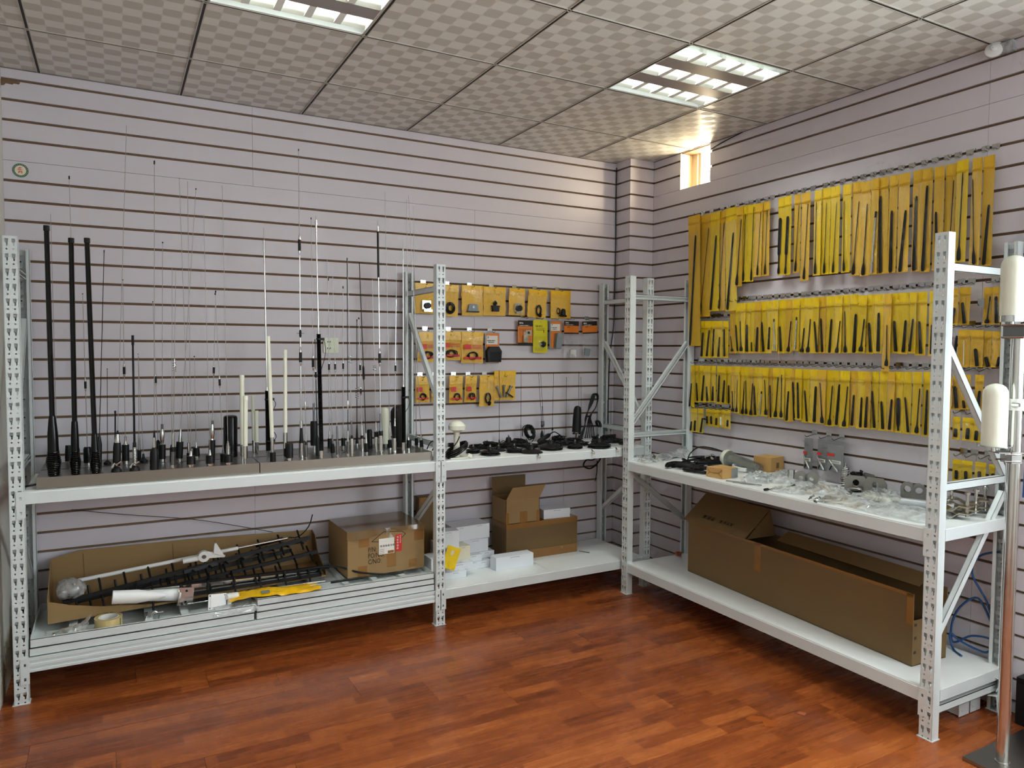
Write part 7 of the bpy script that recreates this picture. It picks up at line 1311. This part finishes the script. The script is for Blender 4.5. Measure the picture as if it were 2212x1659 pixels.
g = glyphs(t, 0, 0, 0, 3, .03, M_INK, 'handwriting', 12); g.matrix_local = Matrix.Translation((.11, .028, .3405)) @ Euler((R(-51), 0, 0)).to_matrix().to_4x4()
g = glyphs(t, 0, 0, 0, 4, .026, M_INK, 'handwriting', 14); g.matrix_local = Matrix.Translation((.24, .028, .3405)) @ Euler((R(-51), 0, 0)).to_matrix().to_4x4()
mb = MB()
for zz in (.05, .11, .165):
    for q in range(2): mb.box((LC, .01 + q * .008, zz), (LC + .0006, .015 + q * .008, zz + .012))
mb.build('end_marks', M_INK, t, 0)
t = thing('grey_block', 'small pale block standing on the carton beside the end post', 'block', (-.12, -2.2, Z1 + .31)); MB().box((-.012, -.016, 0), (.012, .016, .06)).box((-.008, -.011, .06), (.008, .011, .066)).build('block', M_GREYB, t, 0)
# copper wire scrap and paper seen behind the long carton
coil('copper_scrap', 'small scrap of copper wire behind the left end of the long carton', (-.14, -.62, Z1 + .003), .022, 4, .003, cat='wire scrap', loosen=.5, seed=3).data.materials[0] = mat('copper', (196, 120, 84), .3, 1.0)
# ================================================================ right rack, upper shelf
Z2 = .8135
def clear_bag(label, c, sx, sy, hgt, rz, seed, up=0):
    t = thing('clear_bag', label, 'plastic bag', c, (0, 0, R(rz)), 'clear plastic bags on the right shelf')
    crumple(lambda a, b: ((a - .5) * sx, (b - .5) * sy, .003 + hgt * (math.sin(math.pi * a) * math.sin(math.pi * b)) ** .6 + up * max(0, a - .75) * 4 * math.sin(math.pi * b)), 14, 10, min(.011, hgt * .45), seed).build('pouch', M_CLEAR2, t)
    return t
t = clear_bag('clear bag with dark fittings beside the slotted corner post', (-.42, -.64, Z2), .16, .14, .03, 0, 1)
for k in range(5): MB().lathe([(0, .01), (.02, .012), (.035, .006)], 10, TR(-.04 + k * .02, random.uniform(-.03, .03), .01, random.uniform(30, 90), 0, random.uniform(0, 180))).build('fitting', M_DARKST, t)
t = clear_bag('long flattened clear bag behind the dark fittings', (-.22, -.60, Z2), .34, .12, .028, 10, 2, .06)
MB().box((-.12, -.03, .006), (.08, .03, .012)).build('grey_sleeve', M_GREYB, t, 0)
def bundle(label, x, y, rz, l=.14, n=5, seed=1, z=Z2, thick=.003):
    rnd = random.Random(seed); t = thing('cable_bundle', label, 'cable bundle', (x, y, z), (0, 0, R(rz)), 'folded black cables on the right shelf'); mb = MB()
    for k in range(n):
        o = rnd.uniform(-.012, .012); hh = .004 + rnd.uniform(0, .022)
        mb.tube(smooth_path([(-l / 2, o, hh), (-l / 4, o + .012, hh + .004), (l / 4, o + .012, hh + .004), (l / 2, o, hh), (l / 2 + .01, o - .006, hh), (l / 4, o - .014, hh), (-l / 4, o - .014, hh + .002), (-l / 2 - .008, o - .006, hh)], 3, True), thick, 6, closed=True)
    mb.build('loops', M_CABLE, t); MB().lathe([(-.006, .022), (.006, .022)], 12, TR(0, 0, .014, 0, 90) @ Matrix.Diagonal((.7, 1, 1, 1))).build('tie', M_BLACK, t)
    MB().lathe([(0, .007), (.02, .007), (.022, .004), (.03, .004)], 10, TR(l * .55, .0, .012, 0, 80)).build('plug', M_STEEL if seed % 2 else M_BLACK, t)
    return t
for k, (x, y, rz, l) in enumerate(((-.42, -.88, 20, .15), (-.36, -.93, -35, .16), (-.30, -.86, 60, .15), (-.25, -.95, 10, .16), (-.20, -.88, -20, .15), (-.16, -.97, 45, .14), (-.40, -1.0, -60, .15), (-.44, -1.08, -75, .12), (-.28, -1.02, -10, .15))):
    bundle('folded black cable bundle, %s counted from the corner post' % ORD[k], x, y, rz, l, 6, k, Z2 + (.018 if k in (3, 4, 5, 8) else 0))
for k, (x, y, lab) in enumerate(((-.2, -.92, 'left chrome plug on the cable heap'), (-.14, -.9, 'middle chrome plug on the cable heap'), (-.24, -1.0, 'right chrome plug on the cable heap'))):
    t = thing('cable_plug', lab, 'plug', (x, y, Z2 + .05), (R(60 + 30 * k), R(40), 0), 'chrome plugs on the cable heap'); MB().lathe([(-.012, .008), (.0, .009), (.01, .006), (.02, .004)], 10).build('body', M_STEEL, t); MB().tube(smooth_path([(0, 0, -.012), (.01, 0, -.03), (.03, 0, -.04)], 3), .003, 6).build('lead', M_CABLE, t)
cable('loose_lead', 'black lead arching up over the cable heap to the wall', [(-.28, -.84, .83), (-.22, -.80, .87), (-.12, -.78, .90), (-.05, -.86, .885), (-.05, -.98, .85)], .004)
# white dome antenna in bubble wrap
t = thing('mushroom_antenna', 'white dome antenna wrapped in bubble wrap lying on its side', 'antenna', (-.18, -1.07, .872), (R(97), 0, R(2)))
MB().lathe([(-.005, .02), (.0, .046), (.018, .0475), (.03, .042), (.044, .026), (.05, .001)][::1], 28, TR(0, 0, 0, 180)).build('dome', M_WHITEP, t)
M_BUB = film('bubble_wrap', (.86, .88, .86), gloss=.8, rough=.25, bscale=160, bstr=1.0)
MB().lathe([(0, .046), (.02, .041), (.05, .034), (.14, .032), (.21, .028), (.23, .02)], 20, TR(0, 0, 0)).build('bubble_wrap', M_BUB, t); MB().lathe([(.0, .02), (.2, .018)], 14).build('stem', M_WHITEP, t)
mb = MB()
for k in range(5): mb.tube([(.03 * math.cos(a) - .03, -.03 + .004 * k, .11 + .045 * math.sin(a)) for a in [2 * math.pi * i / 16 for i in range(16)]], .003, 6, closed=True)
mb.build('white_lead', M_WPLAST, t)
# two small kraft boxes
M_KRAFT = mat('kraft_board', (190, 148, 88), .75, var=.06, vscale=6)
t, w, d, hgt = carton('kraft_box', 'flat kraft box at the front edge of the right shelf', (.115, .11, .052), (-.408, -1.247, Z2), 3, M_KRAFT, 'box')
mb = MB()
for a, b in (((-d, .05), (-d * .55, .026)), ((d, .05), (d * .55, .026)), ((-d * .55, .026), (d * .55, .026)), ((-d * .55, .026), (-d, .004)), ((d * .55, .026), (d, .004))): mb.bar((-w - .0006, a[0], a[1]), (-w - .0006, b[0], b[1]), .002, .0012)
mb.build('folded_end_seams', M_CARD2, t, 0)
MB().box((w * .2, -d - .0008, 0), (w + .001, -d, .05)).build('grey_tape', M_GREYB, t, 0)
t, w, d, hgt = carton('kraft_box', 'square kraft box against the wall behind the bubble wrap', (.118, .11, .09), (-.075, -1.262, Z2), 8, M_KRAFT, 'box'); MB().box((-.01, -d - .0008, .03), (.012, -d, .06)).build('printed_mark', M_CARD2, t, 0)
for k, (c, sx, sy, hh, rz, up, lab) in enumerate(((( -.33, -1.42, Z2), .14, .12, .04, 30, .03, 'crumpled clear bag right of the flat kraft box'), ((-.2, -1.5, Z2), .30, .2, .03, -70, 0, 'large clear bag filling the middle of the right shelf'), ((-.10, -1.42, Z2), .16, .12, .03, -60, 0, 'clear bag in front of the square kraft box'), ((-.41, -1.7, Z2), .16, .12, .018, -75, 0, 'flat clear bag with pale strips at the shelf front'), ((-.3, -1.8, Z2), .2, .18, .03, -60, 0, 'clear bag of small clamps in the shelf middle'), ((-.12, -1.98, Z2), .16, .12, .03, -80, 0, 'clear bag left of the upright steel rings'), ((-.40, -2.0, Z2), .26, .18, .018, -80, 0, 'thin clear bag spread at the shelf front, left of tube'), ((-.38, -2.24, Z2), .3, .22, .022, -85, 0, 'thin clear bag spread at the shelf front by the end post'), ((-.24, -2.06, Z2), .3, .1, .03, -85, 0, 'clear sleeve around the pale tube'))):
    t = clear_bag(lab, c, sx, sy, hh, rz, 20 + k, up)
    rnd = random.Random(k); mb = MB()
    for q in range(10 if k in (4, 3) else 5):
        x, y = rnd.uniform(-.3, .3) * sx, rnd.uniform(-.3, .3) * sy; a = rnd.uniform(0, 6.3); mb.tube([(x, y, .006), (x + .03 * math.cos(a), y + .03 * math.sin(a), .008 + rnd.uniform(0, hh * .4))], .003, 6)
    if k in (1, 2, 4, 6, 7): o = mb.build('small_parts', M_STEEL if k in (4, 6) else M_WPLAST, t); o['kind'] = 'stuff'
def spring(label, c, r0, r1, hgt, turns, m, stud):
    t = thing('coil_spring_mount', label, 'spring', c); pts = []
    for i in range(turns * 14 + 1):
        a = 2 * math.pi * i / 14; f_ = i / (turns * 14); r = r0 + (r1 - r0) * f_; pts.append((r * math.cos(a), r * math.sin(a), .004 + hgt * f_))
    MB().tube(pts, hgt / turns * .42, 6).build('coil', m, t); MB().lathe([(0, r0 * .8), (hgt, r1 * .75)], 12).build('core', M_DARKST, t)
    if stud: MB().lathe([(hgt, r1 * .8), (hgt + .01, r1 * .8), (hgt + .012, .006), (hgt + .03, .006)], 10).build('stud', M_STEEL, t)
spring('chrome coil spring base standing by the wall', (-.045, -1.72, Z2), .022, .016, .085, 9, M_STEEL, True); spring('black coil spring base standing by the wall', (-.045, -1.785, Z2), .026, .022, .08, 7, M_GLOSSK, False)
M_ZINC = mat('grey_zinc', (150, 148, 144), .35, .9, var=.08, vscale=20)
def l_bracket(label, c, rz, s=1.0):
    t = thing('l_bracket', label, 'bracket', c, (0, 0, R(rz)), 'zinc brackets on the right shelf')
    MB().holed([(-.045 * s, 0), (.045 * s, 0), (.045 * s, .05 * s), (.03 * s, .07 * s), (-.03 * s, .07 * s), (-.045 * s, .05 * s)], [circle(0, .04 * s, .013 * s, 14)], 0, .003, FXY).build('upright', M_ZINC, t, 0)
    MB().holed([(-.045 * s, -.08 * s), (.045 * s, -.08 * s), (.045 * s, 0), (-.045 * s, 0)], [circle(x, -.045 * s, .005, 8) for x in (-.028 * s, .028 * s)], 0, .003).build('foot', M_ZINC, t, 0)
    MB().tube(smooth_path([(-.03 * s, -.05, .003), (-.03 * s, -.07, .02), (0, -.085, .03), (.03 * s, -.07, .02), (.03 * s, -.05, .003)], 5), .003, 8).build('u_rod', M_STEEL, t)
    return t
l_bracket('zinc angle bracket with U rod, left of the pair', (-.13, -1.84, Z2), -60, 1.1); l_bracket('zinc angle bracket with U rod, right of the pair', (-.12, -1.935, Z2), -75, 1.15); l_bracket('zinc angle bracket standing at the back by the black spring', (-.06, -1.86, Z2), -110, 1.2)
t = thing('ring_plates', 'two round steel plates in a bag left of the chrome spring', 'steel plates', (-.2, -1.62, Z2), (0, 0, R(-60)))
for k in range(2): MB().holed(circle(0, 0, .034, 20), [circle(0, 0, .011, 10)], 0, .004, TR(-.03 + k * .05, 0, .034) @ FXY).build('plate', M_ZINC, t)
MB().lathe([(0, .02), (.05, .02)], 16, TR(-.08, .01, .02, 0, 0)).build('cup', M_STEEL, t)
for k, (y, lab) in enumerate(((-2.075, 'steel ring clamp standing left of the end post'), (-2.125, 'steel ring clamp standing right beside the end post'))):
    t = thing('ring_clamp', lab, 'clamp', (-.09, y, Z2), (0, 0, R(-70 + 15 * k)), 'upright ring clamps'); MB().holed([(-.026, 0), (.026, 0), (.028, .06), (.018, .078), (0, .084), (-.018, .078), (-.028, .06)], [circle(0, .052, .015, 16)], 0, .02, FXY).build('ring', M_ZINC, t); MB().box((-.03, -.05, 0), (.03, 0, .003)).build('foot', M_ZINC, t, 0)
def tube_thing(p, q, r, label, m):
    t = thing('steel_tube', label, 'tube', p, align(p, q).to_euler()); L_ = (Vector(q) - Vector(p)).length
    MB().lathe([(0, r * .86), (0, r), (L_, r), (L_, r * .86), (0, r * .86)], 20, cap=False).build('tube', m, t); MB().lathe([(L_ * .5, r * .85), (L_ * .5 + .001, r * .85)], 16).build('bore', M_DARKST, t); return t
tube_thing((-.27, -2.16, Z2 + .024), (-.19, -2.34, Z2 + .024), .019, 'bright galvanised tube end lying beside the end post', mat('galvanised', (206, 214, 220), .35, .7, var=.05)); tube_thing((-.25, -1.97, Z2 + .014), (-.25, -2.15, Z2 + .014), .012, 'pale plastic tube inside a clear sleeve', M_WHITEP)
t = thing('small_lead', 'short black lead with plugs at the shelf front edge', 'cable', (-.41, -1.63, Z2)); MB().tube(smooth_path([(-.085, .0, .004), (-.04, .005, .004), (0, -.006, .006), (.05, .01, .006), (.09, 0, .008)], 4), .0025, 6).build('lead', M_CABLE, t); MB().lathe([(-.012, .006), (.012, .006)], 10, TR(-.09, 0, .006, 0, 90)).lathe([(-.012, .005), (.012, .005)], 10, TR(.095, 0, .008, 0, 80)).build('plugs', M_BLACK, t)
t = thing('loose_screws', 'heap of dark steel screws at the shelf front', 'screws', (-.45, -1.915, Z2)); rnd = random.Random(2); mb = MB()
for k in range(26):
    x, y, a = rnd.gauss(0, .02), rnd.gauss(0, .03), rnd.uniform(0, 6.3); mb.tube([(x, y, .004 + rnd.random() * .01), (x + .022 * math.cos(a), y + .022 * math.sin(a), .005)], [.0045, .0025], 6)
o = mb.build('screws', M_DARKST, t); o['kind'] = 'stuff'
for k, (x, y) in enumerate(((-.49, -1.36), (-.485, -1.40), (-.47, -1.44))):
    pole((x, y, Z2 + .004), (x + .05, y - .09, Z2 + .004), 'thin steel pin lying before the kraft box, %s from left' % ORD[k], [('pin', M_DARKST, 0, 1, .003)], 'loose_pin', 'pin')
M_SST = mat('satin_stainless', (178, 170, 148), .28, 1.0, var=.08)
def v_clamp(label, c, rz):
    t = thing('v_clamp', label, 'clamp', c, (0, 0, R(rz)), 'stainless V clamps by the end post'); q = [(-.07, .018), (-.035, .018), (0, .0), (.02, 0), (.045, .022), (.08, .022)]
    poly = q + [(x, z + .005) for x, z in q[::-1]]
    MB().prism(poly, -.03, .03, FXY).build('lower_jaw', M_SST, t, 0); MB().prism([(x, .075 - z) for x, z in poly][::-1] if 0 else [(x, z + .028) for x, z in poly], -.03, .03, FXY).build('upper_jaw', M_SST, t, 0)
    for x in (-.055, .065): MB().lathe([(.0, .006), (.09, .006), (.09, .011), (.099, .011), (.099, .007), (.103, .005)], 8, TR(x, 0, .01)).build('bolt', M_STEEL, t)
v_clamp('stainless V clamp with bolts nearest the shelf front', (-.26, -2.36, Z2), -80); v_clamp('stainless V clamp with bolts in the middle', (-.17, -2.34, Z2), -70); v_clamp('stainless V clamp with bolts at the back by the wall', (-.085, -2.33, Z2), -60)
# ================================================================ odds and ends at the right
cable('blue_cable', 'loops of blue cable hanging on the wall behind the end frame', [(-.03, -2.44, .66), (-.03, -2.36, .62), (-.035, -2.335, .54), (-.04, -2.40, .44), (-.03, -2.42, .35), (-.03, -2.36, .44), (-.035, -2.29, .38), (-.03, -2.255, .29), (-.04, -2.27, .22), (-.03, -2.34, .27), (-.03, -2.42, .28), (-.03, -2.40, .22), (-.04, -2.3, .235), (-.05, -2.26, .26), (-.06, -2.28, .2), (-.1, -2.34, .197)], .0045, M_BLUE, k=6)
cable('blue_cable', 'blue cable running up the wall beside the upper radome', [(-.03, -2.52, .9), (-.03, -2.53, 1.5), (-.03, -2.515, 1.85), (-.03, -2.50, 2.05)], .005, M_BLUE)
for k, (x, z, lab) in enumerate(((-.21, .0, 'spare steel beam lying on the floor under the right rack, front one'), (-.13, .0, 'spare steel beam lying on the floor under the right rack, back one'), (-.17, .06, 'spare steel beam stacked on two others under the right rack'))):
    t = thing('spare_beam', lab, 'steel beam', (x, -2.42, z + .002), group='spare beams under the right rack'); MB().box((-.025, .004, 0), (.025, 1.2, .055)).build('beam', M_RACK, t, 0); MB().holed([(-.035, .0), (.035, .0), (.035, .09), (-.035, .09)], [circle(-.02, .02, .006, 8), circle(.02, .02, .006, 8), circle(.0, .07, .006, 8)], 0, .003, TR(0, .004, 0) @ FXY).build('end_plate', M_RACK, t, 0)
for k, (c, rr, lab) in enumerate((((-.075, -2.475, .115), (20, 25, 30), 'bent slotted angle piece leaning on the rear post foot, upper'), ((-.085, -2.49, .06), (-10, 10, 10), 'bent slotted angle piece leaning on the rear post foot, lower'))):
    t = thing('angle_piece', lab, 'angle bracket', c, tuple(R(a) for a in rr)); MB().holed([(-.04, -.025), (.04, -.025), (.04, .025), (-.04, .025)], [circle(-.025, 0, .005, 8), circle(.02, .01, .005, 8), circle(.02, -.012, .005, 8)], 0, .002, FXY).box((-.04, 0, .023), (.04, .03, .025)).build('plate', M_RACK, t, 0)
t = thing('black_case', 'black case standing against the wall at the right edge', 'case', (-.06, -2.62, 0)); MB().box((-.03, -.09, 0), (.05, .07, .19)).build('body', M_BLACK, t, 0); MB().box((-.034, -.085, .17), (-.03, .065, .185)).build('rim', M_GLOSSK, t, 0)
# chrome antenna stand
BX, BY = -.459, -2.695
t = thing('antenna_stand', 'chrome pole stand on a square steel base at the right edge', 'stand', (BX, BY, 0))
MB().box((-.088, -.27, .004), (.34, .09, .014)).build('base_plate', M_BRUSH, t, 0)
for a, b in ((-.088, -.082), (.334, .34)): MB().box((a, -.27, 0), (b, .09, .004)).build('base_lip', M_DARKST, t, 0)
MB().lathe([(.014, .024), (.02, .024), (.02, .0205), (1.56, .0205)], 24).build('pole', M_STEEL, t)
for a in (40, 220): MB().lathe([(.014, .008), (.02, .008), (.026, .004)], 8, TR(.07 * math.cos(R(a)), .07 * math.sin(R(a)) - .03, 0)).build('base_bolt', M_STEEL, t)
cr_ = Vector((math.cos(R(-28.6)), math.sin(R(-28.6)), 0))           # direction along which the brackets reach out
def radome(label, c, hgt, ring, r=.0395):
    t = thing('radome_antenna', label, 'antenna', c); z0 = .022 if ring else 0
    if ring: MB().lathe([(0, r * 1.02), (z0, r * 1.02)], 28).build('steel_ring', M_STEEL, t)
    else: MB().lathe([(-.003, r * 1.25), (0, r * 1.25)], 28).build('flange', M_STEEL, t)
    MB().lathe([(z0, r), (hgt - .04, r), (hgt - .026, r * .96), (hgt - .012, r * .78), (hgt - .004, r * .5), (hgt, r * .1)], 32).build('cover', M_WHITEP, t)
    MB().lathe([(-.02, .008), (0, .008)], 10).build('connector', M_STEEL, t)
    return t
radome('upper white radome antenna with steel ring on the chrome stand', (-.470, -2.676, 1.588), .232, True)
radome('lower white radome antenna on a side bracket of the chrome stand', (-.525, -2.66, 1.155), .218, False)
t = thing('pole_clamp', 'steel box clamp below the upper radome on the stand', 'clamp', (BX, BY, 1.53)); MB().box((-.035, -.035, 0), (.035, .035, .05)).build('block', M_DARKST, t, 0)
for zz in (.004, .046): MB().tube([(-.05, -.04, zz), (-.05, .03, zz), (.0, .045, zz), (.05, .03, zz), (.05, -.04, zz)], .0035, 8).build('u_rod', M_STEEL, t)
t = thing('pole_clamp', 'flat steel side bracket carrying the lower radome', 'clamp', (BX, BY, 1.115)); M = Matrix.Rotation(math.atan2(.035, -.066), 4, 'Z')
MB().box((-.03, -.028, .015), (.075, .028, .019), M).box((-.006, -.03, -.02), (.03, .03, .02), M).build('bracket', M_ZINC, t, 0)
for zz in (-.012, .012): MB().tube(smooth_path([(.05, -.026, zz), (0, -.028, zz), (-.028, 0, zz), (0, .028, zz), (.05, .026, zz)], 4), .003, 8, M).build('u_rod', M_STEEL, t)
t = thing('pole_collar', 'white plastic collar around the chrome pole below the clamp', 'collar', (BX, BY, 1.30)); MB().lathe([(-.02, .0207), (-.02, .026), (.02, .026), (.02, .0207)], 20, cap=False).build('collar', M_WPLAST, t); MB().lathe([(-.012, .007), (.012, .007)], 10, TR(-.028, -.012, .0, 90)).build('screw', M_STEEL, t)
